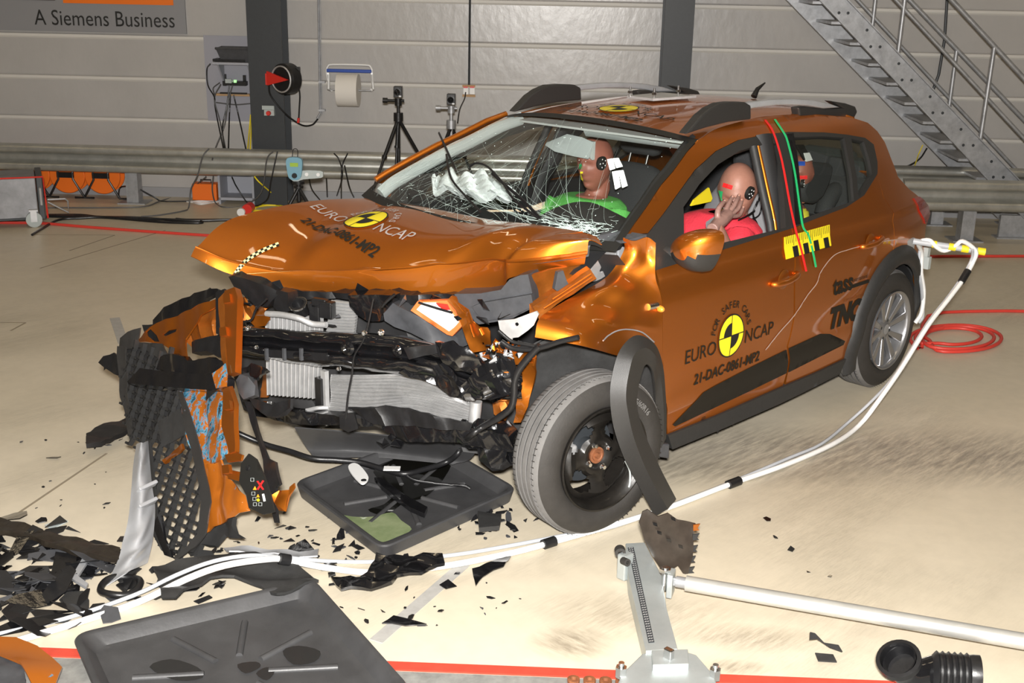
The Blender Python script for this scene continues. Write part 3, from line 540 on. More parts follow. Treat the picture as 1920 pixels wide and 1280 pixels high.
T1 = Pl(wallpt(0, 1.15, 0), wn); top = tripod(T1, 747, 218, [T1(699, 358, .25), T1(742, 322, .1)-A(0, 0, .0), T1(815, 345, -.25)], 'black camera tripod standing behind the hood near the paper roll', M['black'], 0)
def addcam(top, lab):
    r = empty('camera', top+A(0, 0, .15), lab, 'camera'); c = top+A(0, 0, .205); mb = MB(); mb.box(c, (.07, .07, .09), (wd, wn, (0, 0, 1))); mb.build('camera_body', M['black'], r, bevel=.004)
    mb = MB(); mb.lathe(c+wn*.035, wn, [(0, .026), (.035, .026), (.035, .018), (.02, .010), (.02, 0)], 20); mb.build('lens', M['gloss'], r, 30)
    mb = MB(); mb.box(c+wn*.037-A(0, 0, .035)+wd*.02, (.02, .004, .012), (wd, wn, (0, 0, 1))); mb.build('display', M['white'], r)
addcam(top, 'small black camera on the taller tripod left of the windscreen')
top = tripod(T1, 846, 232, [T1(806, 345, .3), T1(846, 350, -.1), T1(890, 340, -.2)], 'tripod with a metal fork head standing closer to the windscreen pillar', M['black'], 1)
addcam(top, 'small black camera on the tripod nearer the windscreen')
# mini tripod with laser meter
T2 = Pl(wallpt(0, 2.6, 0), wn); top = T2(560, 352); feet = [T2(527, 392, .1), T2(560, 385, -.15), T2(592, 388, .1)]
r = empty('mini_tripod', (top[0], top[1], 0), 'short black tripod behind the hood carrying the light sensor', 'tripod')
for f_ in feet: MB().tube([top, f_+A(0, 0, -.08)], .014, 8).build('leg', M['black'], r, 50)
c = top; mb = MB(); mb.cyl(c-A(0, 0, .1), c+A(0, 0, .03), .016); mb.cyl(c+A(0, 0, .03), c+A(0, 0, .05), .045); mb.cyl(c+A(0, 0, .0), c+A(0, 0, .015), .035); mb.build('tripod_head', M['black'], r, 50)
r = empty('measuring_device', c+A(0, 0, .05), 'light blue handheld meter with a green display and white arm on the short tripod', 'measuring device')
z = c+A(0, 0, .14)-wd*.02; mb = MB(); pl = smoothpoly([(-.05, .08), (.05, .08), (.055, .0), (.035, -.07), (-.035, -.07), (-.055, 0)], 4); mb.prism([z+wd*x+A(0, 0, y) for x, y in pl], wn*.035); mb.build('meter_body', M['lb'], r, 40)
mb = MB(); mb.box(z+wn*.037+A(0, 0, .035), (.06, .006, .028), (wd, wn, (0, 0, 1))); mb.build('display', M['lcd'], r)
mb = MB(); mb.lathe(z+wn*.036-A(0, 0, .045), wn, [(0, .02), (.012, .018), (.012, 0)], 16); mb.build('knob', M['black'], r, 40)
mb = MB(); mb.prism([z+wd*x+A(0, 0, y)-wn*.01 for x, y in smoothpoly([(-.045, -.06), (.0, -.095), (.06, -.075), (.19, -.06), (.205, -.035), (.19, -.01), (.06, -.01), (.04, -.03)], 3)], wn*.02); mb.build('arm', M['lgrey'], r, 40)
for x in (.085, .17): mb = MB(); mb.lathe(z+wd*x-A(0, 0, .037)+wn*.01, wn, [(0, .014), (.006, .013), (.006, 0)], 14); mb.build('button', M['white'], r)
mb = MB(); L(mb, [z+A(0, 0, .08)-wd*.02, z+A(0, 0, .14)-wd*.01, z+A(0, 0, .14)+wd*.02, z+A(0, 0, .08)+wd*.02], .003); mb.build('wire', M['black'], r)
# ------------------------------------------------------------------ floor markings, red channel in the foreground
r = empty('floor_channel', FL(900, 1262), 'steel floor channel with red edges crossing the foreground', 'floor channel')
oR = (FL(1000, 1260)-W0)@wn; 
mb = MB(); mb.box(wallpt(4.5, oR, .002), (14, .045, .008), (wd, wn, (0, 0, 1))); mb.build('red_strip', M['floorr'], r)
mb = MB(); mb.box(wallpt(4.5, oR+.21, .001), (14, .36, .006), (wd, wn, (0, 0, 1))); mb.build('steel_plate', mat('worn_steel', (.40, .40, .38), .4, .4, noise=.4, nscale=20), r)
mb = MB()
for i in range(5): mb.lathe(wallpt((FL(1075, 1276)-W0)@wd+i*.05, oR+.055, .0075), (0, 0, 1), [(0, .02), (.012, .02), (.012, .01), (.003, .008), (.003, 0)], 12)
mb.build('bolt_row', M['rust'], r)
mb = MB(); mb.box(wallpt(4.5, oR+.42, .002), (14, .045, .008), (wd, wn, (0, 0, 1))); mb.build('red_strip', M['floorr'], r)
TP = mat('floor_tape', (.40, .39, .37), .5, noise=.2, nscale=30)
for pts, w_ in (([(215, 596), (232, 645)], .06), ([(870, 1058), (705, 1202)], .05)):
    a, b_ = FL(*pts[0]), FL(*pts[1]); d = (b_-a)/np.linalg.norm(b_-a); n_ = A(-d[1], d[0], 0); mb = MB(); mb.box((a+b_)/2+A(0, 0, .001), (np.linalg.norm(b_-a), w_, .002), (d, n_, (0, 0, 1))); mb.build('floor_tape', TP, label='short strip of grey tape stuck on the floor '+('left of the torn bumper' if w_ > .055 else 'right of the front drip tray'), cat='tape')
JT = mat('floor_joint', (.25, .21, .15), .7)
for i, pts in enumerate(([(60, 440), (215, 441), (130, 470)], [(310, 432), (75, 503)], [(0, 605), (48, 605), (20, 620)], [(0, 985), (200, 850)], [(640, 470), (560, 500)])):
    mb = MB()
    for a, b_ in zip(pts[:-1], pts[1:]):
        a, b_ = FL(*a), FL(*b_); d = (b_-a)/np.linalg.norm(b_-a); mb.box((a+b_)/2+A(0, 0, .0006), (np.linalg.norm(b_-a), .012, .0012), (d, (-d[1], d[0], 0), (0, 0, 1)))
    tag(mb.build('trim_%d' % (i+1), JT), kind='structure')
# ================================================================== THE CAR (x forward, y to its left, z up; front axle at x = 0)
from mathutils.bvhtree import BVHTree
def XP(u, v, x): d = ray(u, v); return CP+(x-CP[0])/d[0]*d
def bvh(mb): return BVHTree.FromPolygons([Vector(p) for p in mb.v], mb.f)
def hit(b, u, v, off=.003):
    d = Vector(ray(u, v)).normalized(); r = b.ray_cast(Vector(CP), d)
    if r[0] is None: r = b.find_nearest(Vector(CP)+d*4.5)
    n = r[1] if r[1].dot(d) < 0 else -r[1]
    return np.array(r[0]+n*off)
_zs = [0, .2, .35, .6, .85, .95, 1.02, 1.2, 1.43, 1.52]; _ys = [.82, .845, .87, .885, .875, .86, .835, .75, .595, .45]
_zf = np.linspace(0, 1.52, 77); _yf = np.interp(_zf, _zs, _ys); _k = np.array([1, 2, 3, 2, 1])/9.
_yp = np.pad(_yf, 2, mode='reflect', reflect_type='odd'); _yf = np.convolve(_yp, _k, 'valid')
def S(x, z):
    y = float(np.interp(z, _zf, _yf)); t = max(0, (-2.35-x)/.85); y -= .13*t**2.2; t = max(0, (x+.1)/.8); y -= .12*t*t
    return y-.012*math.exp(-((z-.93)/.035)**2)+.010*math.exp(-((z-.40)/.05)**2)*(1 if x < -.6 else 0)
def SP(u, v):
    y = .85
    for i in range(30): p = YP(u, v, y); y = .5*y+.5*S(p[0], p[2])
    return p
def XZ(pts): return [(lambda p: (p[0], p[2]))(SP(*q)) for q in pts]
def side_poly(name, pts, m, parent, holes=(), off=0., res=.03, thick=.012, s=1, xz=False, **k):
    P = pts if xz else XZ(pts); H = [h if xz else XZ(h) for h in holes]
    vs, fs = tri_poly(P, H, res); mb = MB(); mb.add([(x, s*(S(x, z)+off), z) for x, z in vs], fs)
    me = mb.build(name, m, parent, 180, **k)
    if thick:
        md = me.modifiers.new('s', 'SOLIDIFY'); md.thickness = thick; md.offset = -1; e = me.modifiers.new('e', 'EDGE_SPLIT'); e.split_angle = .75
        # keep the outer skin on the traced surface whatever way the faces point
        me.data.update(); n = sum((p.normal.y*s for p in me.data.polygons)); 
        if n < 0: me.data.flip_normals()
    return me
car = empty('car', (0, 0, 0), 'crashed orange hatchback with a folded hood, cracked windscreen and open mangled front end', 'car')
winout = [(1214.5, 437), (1261, 376), (1302, 319), (1342, 283), (1383, 262.5), (1440, 251), (1478.5, 247), (1545.6, 248), (1586, 252), (1620.7, 258), (1637, 270.6), (1644, 303), (1644, 323.4)]
A_in = [(1308, 264), (1290, 283), (1262, 322), (1240, 347), (1215, 385), (1190, 420), (1178, 438)]
ditch = [(1312, 260), (1344, 241), (1404, 224), (1445, 217), (1520, 214), (1595, 220)]
tail_o = [(1602, 222), (1627, 230), (1645, 246), (1659, 266.5), (1671.5, 299), (1683.7, 331.5), (1704, 354), (1726, 372), (1738.5, 384), (1741, 409), (1736, 425), (1733, 453), (1731, 480), (1728, 520)]
arch_o = [(1720, 472), (1701, 477), (1683, 486), (1659, 504), (1635.6, 533.4), (1618, 572), (1603, 622.5), (1592, 655), (1585, 673)]
belt_f = [(1489, 426), (1420, 447), (1354.6, 467.6), (1290, 487), (1229, 506)]
seam = [(1488.5, 430), (1489, 510), (1488.6, 590), (1481, 630), (1475.8, 649), (1475, 699.6), (1468, 724)]
for s in (1, -1):
    P = XZ(A_in[::-1]+ditch+tail_o+arch_o[:2]+[(1673, 494), (1677, 441), (1676, 400), (1657, 370), (1645, 326)]+winout[::-1])
    side_poly('side_frame', P, M['paint'], car, res=.028, s=s, xz=True)
    fd = belt_f+[(1236, 530), (1242, 575), (1242, 670), (1245, 745), (1251, 817), (1340, 783), (1466, 728)]+[(u-1, v) for u, v in seam[::-1]]
    d1 = side_poly('front_door', fd, M['paint'], car, res=.03, off=.001, s=s)
    rd = [(1491, 426), (1525, 411), (1586, 388), (1619, 366), (1645, 326), (1656, 370), (1675, 400), (1676, 441), (1672, 494)]+arch_o[3:]+[(1579, 675), (1530, 698), (1472, 724)]+[(u+1.6, v) for u, v in seam[::-1][1:]]
    d2 = side_poly('rear_door', rd, M['paint'], car, res=.03, off=.001, s=s)
    if s == 1: FD, RD = d1, d2
    ap1 = [(1280, 388), (1310, 345), (1345, 308), (1385, 283), (1420, 272), (1458, 268), (1463, 330), (1472, 426), (1414.5, 440), (1352.6, 455), (1281, 474)]
    wf = winout[:7]+[(1481, 300), (1486, 360), (1488, 425)]+belt_f+[(1228, 480)]
    side_poly('window_frame', wf, M['trim'], d1, [ap1], off=.004, s=s, thick=.03)
    ap2 = [(1484, 257), (1540, 255), (1582, 258), (1590, 300), (1600, 376), (1550, 393), (1506, 409), (1496, 340)]; ap3 = [(1595, 260), (1618.6, 265), (1629, 300), (1634, 327), (1608.5, 370), (1601, 310)]
    wf2 = [(1479.5, 247), (1545.6, 248), (1586, 252), (1620.7, 258), (1637, 270.6), (1644, 303), (1644, 325), (1619, 366), (1586, 388), (1525, 411), (1490, 425), (1487, 360), (1482, 300)]
    w2 = side_poly('window_frame', wf2, M['trim'], d2, [ap2, ap3], off=.004, s=s, thick=.03)
    side_poly('window_pane', ap2, M['glass2'], d2, off=-.012, s=s, thick=0, res=.08); side_poly('window_pane', ap3, M['glass2'], d2, off=-.012, s=s, thick=0, res=.08)
    # sill, wheel-arch trims
    sill = [(1249, 815), (1340, 779), (1466, 724), (1530, 697), (1583, 672), (1571, 700), (1500, 736), (1454, 758), (1350, 803), (1257, 841)]
    side_poly('sill_trim', sill, M['matte'], car, off=.012, s=s, thick=.06)
    mb = MB(); rows = []
    cx, cz = -2.604, .335
    for i in range(25):
        t = math.radians(-22+i*(180+32)/24); q = []
        for R, o in ((.355, .006), (.362, .022), (.385, .034), (.425, .030), (.452, .016), (.458, .0)):
            x, z = cx+R*math.cos(t), cz+R*math.sin(t); q.append((x, s*(S(x, max(z, .2))+o), z))
        rows.append(q)
    mb.patch(rows, 1, 1); mb.build('wheel_arch_trim', M['matte'], car, 60, solid=.006)
    # door handle
    for d, (u, v) in ((d1, (1469, 524)), (d2, (1631, 455))):
        p = SP(u, v); p[1] = 0; y0 = S(p[0], p[2]); mb = MB(); c = lambda a, b_, o: (p[0]+a, s*(y0+o), p[2]+b_)
        mb.tube(cr([c(.10, -.005, .0), c(.085, -.004, .022), c(.0, 0, .034), c(-.085, .012, .022), c(-.10, .014, 0)], 4), [.010]+[.014]*15+[.010], 10); mb.build('door_handle', M['paint'], d, 60)
        mb = MB(); mb.lathe(c(-.0, .0, .001), (0, s, 0), [(0, .048), (.003, .043), (-.006+.007, .01), (.001, 0)], 20); mb.build('handle_recess', M['paintin'], d, 60)
mb = MB(); mb.tube([SP(*q)*A(1, -1, 1)+A(0, -.016, .008) for q in A_in], .015, 10); mb.build('pillar_edge', M['paint'], car, 60)
# roof: rows along x, columns across
dp = [SP(*q) for q in [(1308, 263)]+ditch[1:]+[(1602, 222)]]
rows = []
for i, p in enumerate(dp):
    yd = p[1]; r_ = []
    for f in (-1, -.97, -.8, -.45, 0, .45, .8, .97, 1):
        cr_ = (.045 if i else .052)*(1-abs(f)**2.4); r_.append((p[0]+(.10*(1-f*f) if i == 0 else (.03*(1-f*f) if i == 1 else 0))-(.05*(1-f*f) if i == len(dp)-1 else 0), f*yd, p[2]+cr_-(.006 if .96 < abs(f) < .99 else 0)))
    rows.append(r_)
mb = MB(); mb.patch(rows, 8, 6); ROOFO = mb.build('roof', M['paint'], car, 180, solid=.01, face=(0, 0, 1)); ROOFB = bvh(mb); roof_rows = rows
# windscreen
El = np.array([SP(*q) for q in A_in]+[A(-.34, .79, 1.085)]); El = crspline(El, 3)
ne = len(El)
def WSf(t, s):
    k = t*(ne-1); i = min(int(k), ne-2); e = El[i]+(El[i+1]-El[i])*(k-i); b_ = A(.10, 0, .052)*(1-t)+A(.17, 0, -.01)*t
    return A(e[0], e[1]*s, e[2])+b_*(1-abs(s)**2.3)
def wsmesh(t0, t1, s0, s1, nt, ns, off=0.):
    mb = MB(); G = [[WSf(t0+(t1-t0)*i/nt, s0+(s1-s0)*j/ns) for j in range(ns+1)] for i in range(nt+1)]
    N_ = np.cross(WSf(.5, .1)-WSf(.5, -.1), WSf(.6, 0)-WSf(.4, 0)); N_ /= np.linalg.norm(N_); N_ = N_ if N_[0] > 0 else -N_
    G = np.array(G)+N_*off; w_ = ns+1
    return mb.add(G.reshape(-1, 3), [(i*w_+j, i*w_+j+1, (i+1)*w_+j+1, (i+1)*w_+j) for i in range(nt) for j in range(ns)])
mb = wsmesh(0, 1, -.985, .985, 24, 30); WSB = bvh(mb); wsob = mb.build('windscreen', M['glass'], car, 180)
mb = MB()
for a in ((-.012, .05, -1, 1, 2, 24), (.93, 1.0, -1, 1, 2, 24), (.0, 1., -1, -.955, 24, 1), (0., 1., .962, 1, 24, 1)): q = wsmesh(*a, off=.0035); mb.add(q.v, q.f)
mb.build('black_border', M['blk'], wsob, 180)
def wsl(pts, w_=.0016, off=.004):  # ribbon on the glass through (t, s) points
    P = [WSf(t, s) for t, s in pts]; vs = []; fs = []
    N_ = A(.75, 0, .66)
    for i, p in enumerate(P):
        d = P[min(i+1, len(P)-1)]-P[max(i-1, 0)]; d /= np.linalg.norm(d)+1e-9; b_ = np.cross(d, N_); f_ = 1-.7*abs(i/(len(P)-1)-.4)
        vs += [p+N_*off-b_*w_*f_, p+N_*off+b_*w_*f_]
    return vs, [(2*i, 2*i+1, 2*i+3, 2*i+2) for i in range(len(P)-1)]
def pjt(p): d = p-CP; z = d@fw; return 960+FPX*(d@rg)/z, 640-FPX*(d@up)/z
CRK = mat('cracked_glass_edge', (.62, .78, .73), .35, spec=1.); mb = MB(); R = random.Random(3)
def crack(t, s, ang, n, step, w_, wob=.25):
    pts = [(t, s)]
    for i in range(n):
        ang += R.gauss(0, wob); t += math.sin(ang)*step; s += math.cos(ang)*step*1.15
        if not (.03 < t < .985 and -.95 < s < .95): break
        pts.append((t, s))
    if len(pts) > 2: mb.add(*wsl(pts, w_))
    return pts
for k in range(44):  # long sweeping cracks from the lower driver side up across the glass
    a = R.uniform(PI*.98, PI*1.42); crack(R.uniform(.70, .97), R.uniform(.35, .9), a, R.randint(10, 34), .035, R.uniform(.0002, .0005), .015)
for k in range(120): # bundle of fine lines on the passenger half
    s0 = R.uniform(-.9, .1); crack(R.uniform(.5, .96), s0, -PI/2+R.uniform(-.9, .6), R.randint(4, 14), .03, R.uniform(.0002, .0004), .025)
for k in range(330): # shattered zone near the lower driver corner
    r_ = abs(R.gauss(0, .16)); a = R.uniform(0, 2*PI); t, s = .90+r_*.55*math.sin(a), .72+r_*1.2*math.cos(a)
    if .05 < t < .98 and s < .93: crack(t, s, R.uniform(0, 2*PI), R.randint(2, 6), .018, R.uniform(.0004, .0014), .8)
for k in range(70):
    t, s = R.uniform(.6, .97), R.uniform(-.6, .9); crack(t, s, R.uniform(0, 2*PI), R.randint(2, 5), .016, R.uniform(.0003, .0008), .7)
for k in range(130):
    t, s = R.uniform(.06, .97), R.uniform(-.93, .93); p = WSf(t, s)+A(.75, 0, .66)*.004; r_ = R.uniform(.001, .003); mb.lathe(p, (.75, 0, .66), [(0, r_), (.001, 0)], 5)
mb.build('glass_cracks', CRK, wsob, kind='stuff')
# hood: columns from the far side to the driver side; each row traced on the folded sheet
cols = [[(693, 371, -.72), (575, 378, -.76), (437, 409, -.775), (366, 464, -.74), (358, 480, -.72)],
 [(740, 379, -.52), None, None, (445, 494, -.6), (440, 516, -.6)], [(807, 390, -.241), None, None, (590, 517, -.32), (585, 546, -.34)],
 [(917, 411, .10), None, None, (738, 512, 0), (738, 550, 0)], [(1007, 421, .41), None, None, (857, 502, .25), (857, 548, .25)],
 [(1083, 433, .63), None, None, (937, 491, .44), (937, 541, .42)], [(1095, 436, .66), None, None, (956, 489, .49), (956, 521, .48)],
 [(1118, 444, .71), None, None, (1020, 483, .62), (1020, 507, .60)], [(1129, 458, .755), None, None, (1100, 472, .735), (1096, 495, .72)]]
G = []
for c in cols:
    q = [YP(*p) if p else None for p in c]
    for i in (1, 2):
        if q[i] is None: f = i/3; q[i] = q[0]*(1-f)+q[3]*f+A(.02, 0, (.028, .038)[i-1])
    q.insert(3, q[2]*.10+q[3]*.90+A(-.004, 0, .004)); G.append(q)
G = np.swapaxes(np.array(G), 0, 1)
def hood_bump(p, a, b_):
    x, y, z = p; g = lambda c, w_: math.exp(-((y-c)/w_)**2); m_ = math.sin(min(1, max(0, a*1.15))*PI)**.6 if a < .87 else 0
    yy = abs(y-.02); ridge = 1/(1+math.exp(-(yy-(.50-.12*a))/.018))
    v_ = (y+.02-.55*(1-a))/.05 if y > -.1 else 9
    return p+A(0, 0, (.026*(1-ridge)*m_)+.010*math.exp(-v_*v_)*m_)-A(0, 0, .014*math.exp(-((a-.63)/.07)**2)*(1 if y > -.1 else .3))
mb = MB(); mb.patch(G, 14, 9, hood_bump); HB = bvh(mb); hood = mb.build('hood', M['paint'], car, 180, solid=.004, face=(0, 0, 1))
mb = MB(); mb.patch(G[:5]-A(.01, 0, .022), 6, 4); mb.build('hood_lining', M['matte'], hood, 60)
# front fender on the driver side, crumpled
F = [[(1168, 446, .80), (1191, 452, .82), (1214, 445, .845), (1229.6, 455, .86)], [(1169, 471, .77), (1190, 476, .81), (1211, 480, .83), (1228.5, 488, .862)], [(1137, 519, .74), (1168, 514, .80), (1203, 512, .835), (1229.5, 522, .868)],
 [(1075, 555, .73), (1125, 548, .80), (1182, 548, .835), (1240, 560, .875)], [(1028, 583, .72), (1100, 588, .82), (1170, 598, .87), (1242, 608, .885)], [(1009, 601, .74), (1090, 622, .87), (1160, 634, .885), (1242, 648, .888)], [(1003, 632, .76), (1096, 649, .90), (1160, 667, .905), (1243, 690, .888)]]
def fb(p, a, b_):
    n = math.sin(p[0]*31+p[2]*17)*math.sin(p[2]*38+1.3)*.5+math.sin(p[0]*14-p[2]*47)*.5
    return p+A(.2, .9, .1)*.014*n*(1 if a < .72 else .3)*math.sin(b_*PI)
mb = MB(); mb.patch([[YP(*q) for q in r_] for r_ in F], 8, 9, fb); FB = bvh(mb); fen = mb.build('front_fender', M['paint'], car, 180, solid=.003, face=(0, 1, 0))
mb = MB(); c = hit(FB, 1236, 578, .0); mb.lathe(c+A(0, .004, 0), (.3, 1, 0), [(0, .014), (.012, .013), (.022, .008), (.024, 0)], 18); mb.build('side_marker', M['amber'], fen, 60)
mb = MB(); c = hit(FB, 1224, 573, 0); mb.tube([c-A(-.03, 0, 0), c+A(-.02, .006, 0)], .014, 10); mb.build('marker_socket', M['chrome'], fen, 60)
mb = MB(); P = [hit(FB, *q, .012) for q in cr([(1126, 640, 0), (1135, 630, 0), (1152, 620, 0), (1175, 617, 0), (1200, 622, 0), (1222, 640, 0)], 4) for q in [q[:2]]]; mb.tube(P, .003); mb.build('edge_wire', M['steel'], fen, 60)
# hinge bracket and cowl corner
mb = MB(); HG = smoothpoly([(1130, 462), (1146, 459), (1155, 461), (1156, 478), (1146, 500), (1134, 518), (1112, 528), (1102, 520), (1108, 506), (1124, 482)], 3); hole = [(1140, 478), (1143, 492), (1128, 512), (1124, 508), (1134, 486)]
vs, fs = tri_poly(HG, [hole], 6); mb.add([YP(u, v, .715-.05*math.sin((v-455)/70)) for u, v in vs], fs); mb.build('hood_hinge', M['alu'], car, solid=.008)
mb = MB(); mb.prism([YP(u, v, .70) for u, v in [(1157, 461), (1168, 461), (1169, 476), (1157, 488)]], (0, .01, 0)); mb.build('fender_bracket', M['silver'], car)
mb = MB(); mb.prism([YP(u, v, y) for u, v, y in [(1122, 447, .70), (1137, 435, .68), (1168, 438, .74), (1212, 445, .83), (1190, 452, .81), (1167, 456, .79), (1140, 457, .72)]], (0, 0, .012)); mb.build('cowl_cover', M['greyp'], car)
# torn wheel-arch trim hanging over the front wheel
T = [[(1228, 968, 1.00), (1252, 954, 1.03), (1268, 935, .99)], [(1200, 915, .99), (1217, 891, 1.02), (1238, 877, .98)], [(1171, 860, .98), (1191, 828, 1.01), (1209, 813, .97)], [(1151, 802, .96), (1177, 770, 1.0), (1195, 764, .965)], [(1144, 750, .95), (1174, 735, .99), (1197, 727, .96)],
 [(1147, 706, .94), (1180, 696, .98), (1206, 692, .95)], [(1163, 655, .93), (1190, 664, .97), (1213, 683, .94)], [(1194, 628, .92), (1211, 652, .95), (1221, 690, .93)], [(1228, 645, .91), (1230, 668, .93), (1227, 709, .92)], [(1243, 685, .905), (1238, 700, .92), (1229, 741, .91)], [(1248, 736, .90), (1243, 745, .915), (1229, 785, .90)], [(1250, 779, .90), (1245, 790, .91), (1228, 828, .89)], [(1249, 822, .89), (1244, 832, .90), (1230, 852, .88)]]
TB_ = [YP(*q) for q in (T[0][0], T[0][1], T[0][2])]
T = [[YP(u, v, y+(.055 if i < 9 else .03)) for u, v, y in r_] for i, r_ in enumerate(T)]; T2 = []
for r_ in T: T2.append([r_[0], r_[0]*.25+r_[1]*.75, r_[1], r_[1]*.75+r_[2]*.25, r_[2]])
mb = MB(); g = crspline(np.array(T2), 5); h_, w_ = g.shape[:2]; mb.add(g.reshape(-1, 3), [(i*w_+j, i*w_+j+1, (i+1)*w_+j+1, (i+1)*w_+j) for i in range(h_-1) for j in range(w_-1)])
mb.build('wheel_arch_trim', M['trim'], car, 25, solid=.008, label='torn grey trim strip hanging in front of the wheel')
mb = MB(); a, b_, c, d = YP(1225, 832, .92), YP(1256, 832, .93), YP(1255, 860, .93), YP(1226, 855, .92); mb.prism([a, b_, c, d], (0, -.08, 0)); mb.build('sill_end', M['greyp'], car, bevel=.006)
# roof rails
ft = [(1280, 251), (1310, 215), (1326, 202), (1344, 193), (1365, 190.5), (1392, 191), (1402, 197), (1402, 223), (1360, 228), (1320, 238)]
bar = [(1379, 196), (1410, 190), (1445, 186), (1482, 185), (1520, 187), (1550, 193), (1572, 201), (1540, 203), (1510, 198), (1482, 196.5), (1450, 197), (1410, 202), (1380, 208)]
rf = [(1552, 188.5), (1580, 193), (1598, 199), (1602, 209), (1595, 222.5), (1545, 219), (1494, 217), (1491, 201), (1505, 198.5), (1540, 203.5), (1574, 202)]
for s in (1, -1):
    r = tag(bpy.data.objects.new('roof_rail', None), None); COL.objects.link(r); r.parent = car
    for nm, pl, m, t in (('rail_foot', ft, M['trim'], .05), ('rail_bar', bar, M['silver'], .04), ('rail_foot', rf, M['trim'], .05)):
        y0 = .53 if pl is not rf else .51; P = [YP(u, v, y0) for u, v in pl]; mb = MB()
        mb.prism([A(p[0], s*p[1]-s*t*.6, p[2]) for p in P], (0, s*t, 0)); mb.build(nm, m, r, bevel=.008)
# measuring plate on the roof
ip = [(1172, 187), (1230, 181), (1312, 188), (1222, 193.5)]
mb = MB(); mb.prism([hit(ROOFB, u, v+8, .012) for u, v in [(1176, 180), (1240, 174), (1305, 180), (1224, 186)]], (0, 0, .012)); pl = mb.build('roof_plate', M['alu'], car)
for u, v in ((1181, 189), (1226, 192), (1271, 187)): p = hit(ROOFB, u, v, .02); mb = MB(); mb.cyl(p, p+A(0, 0, .05), .005); mb.cyl(p+A(0, 0, .018), p+A(0, 0, .03), .012, n=6); mb.build('bolt', M['chrome'], pl)
mb = MB(); p = A(-2.45, 0, 1.50); mb.tube([p, p+A(-.03, 0, .04), p+A(-.10, 0, .07)], [.018, .012, .004]); mb.build('antenna', M['black'], car, 60)
# tail: closing surface between both sides, lamps
Lt = [SP(*q) for q in tail_o]
rows = [[A(p[0]-(.05+.07*min(1, max(0, (1.5-p[2])/.6)))*(1-f*f), p[1]*f, p[2]) for f in (-1, -.8, -.4, 0, .4, .8, 1)] for p in Lt]
mb = MB(); mb.patch(rows[5:], 3, 4); mb.build('tailgate', M['paint'], car, 180, solid=.01)
mb = MB(); mb.patch(rows[:5], 3, 4); 
mb = MB(); mb.patch(rows[0:2], 3, 4); mb.build('rear_spoiler', M['paint'], car, 180, solid=.02)
mb = MB(); mb.patch(rows[1:6], 3, 4); mb.build('rear_window', M['glass2'], car, 180)
for s in (1, -1):
    side_poly('tail_lamp', [(1711, 371), (1722, 368), (1738, 384), (1742, 400), (1738, 412), (1733, 419), (1728, 405), (1720, 388)], M['redlens'], car, off=.008, s=s, thick=.02, res=.02)
    side_poly('rear_bumper', [(1672, 494), (1677, 450), (1710, 448), (1733, 448), (1731, 480), (1728, 520), (1722, 560), (1716, 570), (1713, 480), (1700, 476), (1683, 484)], M['paint'], car, off=.002, s=s, res=.03)
mb = MB(); mb.patch([[A(-3.10-.06*(1-f*f), f*.78, z) for f in (-1, -.7, 0, .7, 1)] for z in (.75, .6, .42, .28)], 3, 4); mb.build('rear_bumper', M['matte'], car, 180, solid=.02)
# floor pan, arches, cabin interior
mb = MB(); mb.box((-1.68, 0, .235), (2.4, 1.5, .05)); mb.build('floor_pan', M['dark'], car)
mb = MB(); mb.box((-.50, 0, .62), (.04, 1.56, .85)); mb.build('bulkhead', M['dark'], car)
mb = MB(); mb.box((-3.0, 0, .55), (.1, 1.3, .55)); mb.box((-2.6, 0, .30), (.8, 1.1, .12)); mb.build('boot_floor', M['dark'], car)
for x in (-2.604,):
    for s in (1, -1): mb = MB(); mb.lathe((x, s*.56, .335), (0, s, 0), [(0, 0), (0, .36), (.27, .36)], 24, arc=(-PI*.65, PI*.65)); mb.build('wheel_liner', M['dark'], car, 60)
mb = MB(); mb.patch([[A(-.62, y, 1.00), A(-.40, y, 1.075+.02*(y > 0)), A(-.2, y, 1.0)] for y in (-.74, -.3, 0, .37, .74)], 4, 4); mb.patch([[WSf(1., f)-A(.01, 0, .012), WSf(1., f)-A(.10, 0, .10), WSf(1., f)-A(.22, 0, .24)] for f in (-1, -.6, 0, .6, 1)], 3, 4); mb.box((-.58, 0, .86), (.22, 1.48, .24)); mb.build('dashboard', M['dark'], car, 60)
mb = MB(); mb.patch([[A(x, f*y, z-.035) for f in (-1, -.5, 0, .5, 1)] for x, y, z in ((-1.12, .50, 1.455), (-1.6, .52, 1.49), (-2.2, .52, 1.485), (-2.6, .52, 1.45))], 4, 4); mb.build('headliner', M['head'], car, 180, solid=.01)
for s in (1, -1):
    e = El*A(1, s, 1); mb = MB(); mb.tube(e[:-1]+A(-.04, -.055*s, -.01), .033, 8, sx=.6); mb.build('pillar_trim', M['lgrey'] if s < 0 else M['dark'], car, 60)  # driver-side trim coloured dark to paint in the cabin shadow there
    mb = MB(); mb.tube(cr([(-1.62, s*.60, 1.42), (-1.60, s*.70, 1.15), (-1.56, s*.76, .95), (-1.55, s*.76, .4)], 4), .055, 8, sx=.6); mb.build('pillar_trim', M['dark'], car, 60)
    mb = MB(); mb.tube(cr([(-1.50, s*.63, 1.38), (-1.475, s*.71, 1.2), (-1.46, s*.79, 1.0), (-1.46, s*.80, .8)], 4), .020, 8); mb.build('door_seal', M['matte'], car, 60)
    mb = MB(); mb.tube(cr([(-1.53, s*.635, 1.38), (-1.51, s*.715, 1.2), (-1.50, s*.79, 1.0), (-1.50, s*.80, .8)], 4), .010, 8); mb.build('body_flange', M['paint'], car, 60)
    mb = MB(); mb.box((-1.05, s*.80, .80), (1.1, .05, .42)); mb.box((-2.0, s*.80, .80), (.8, .05, .42)); mb.build('door_lining', M['dark'], car)
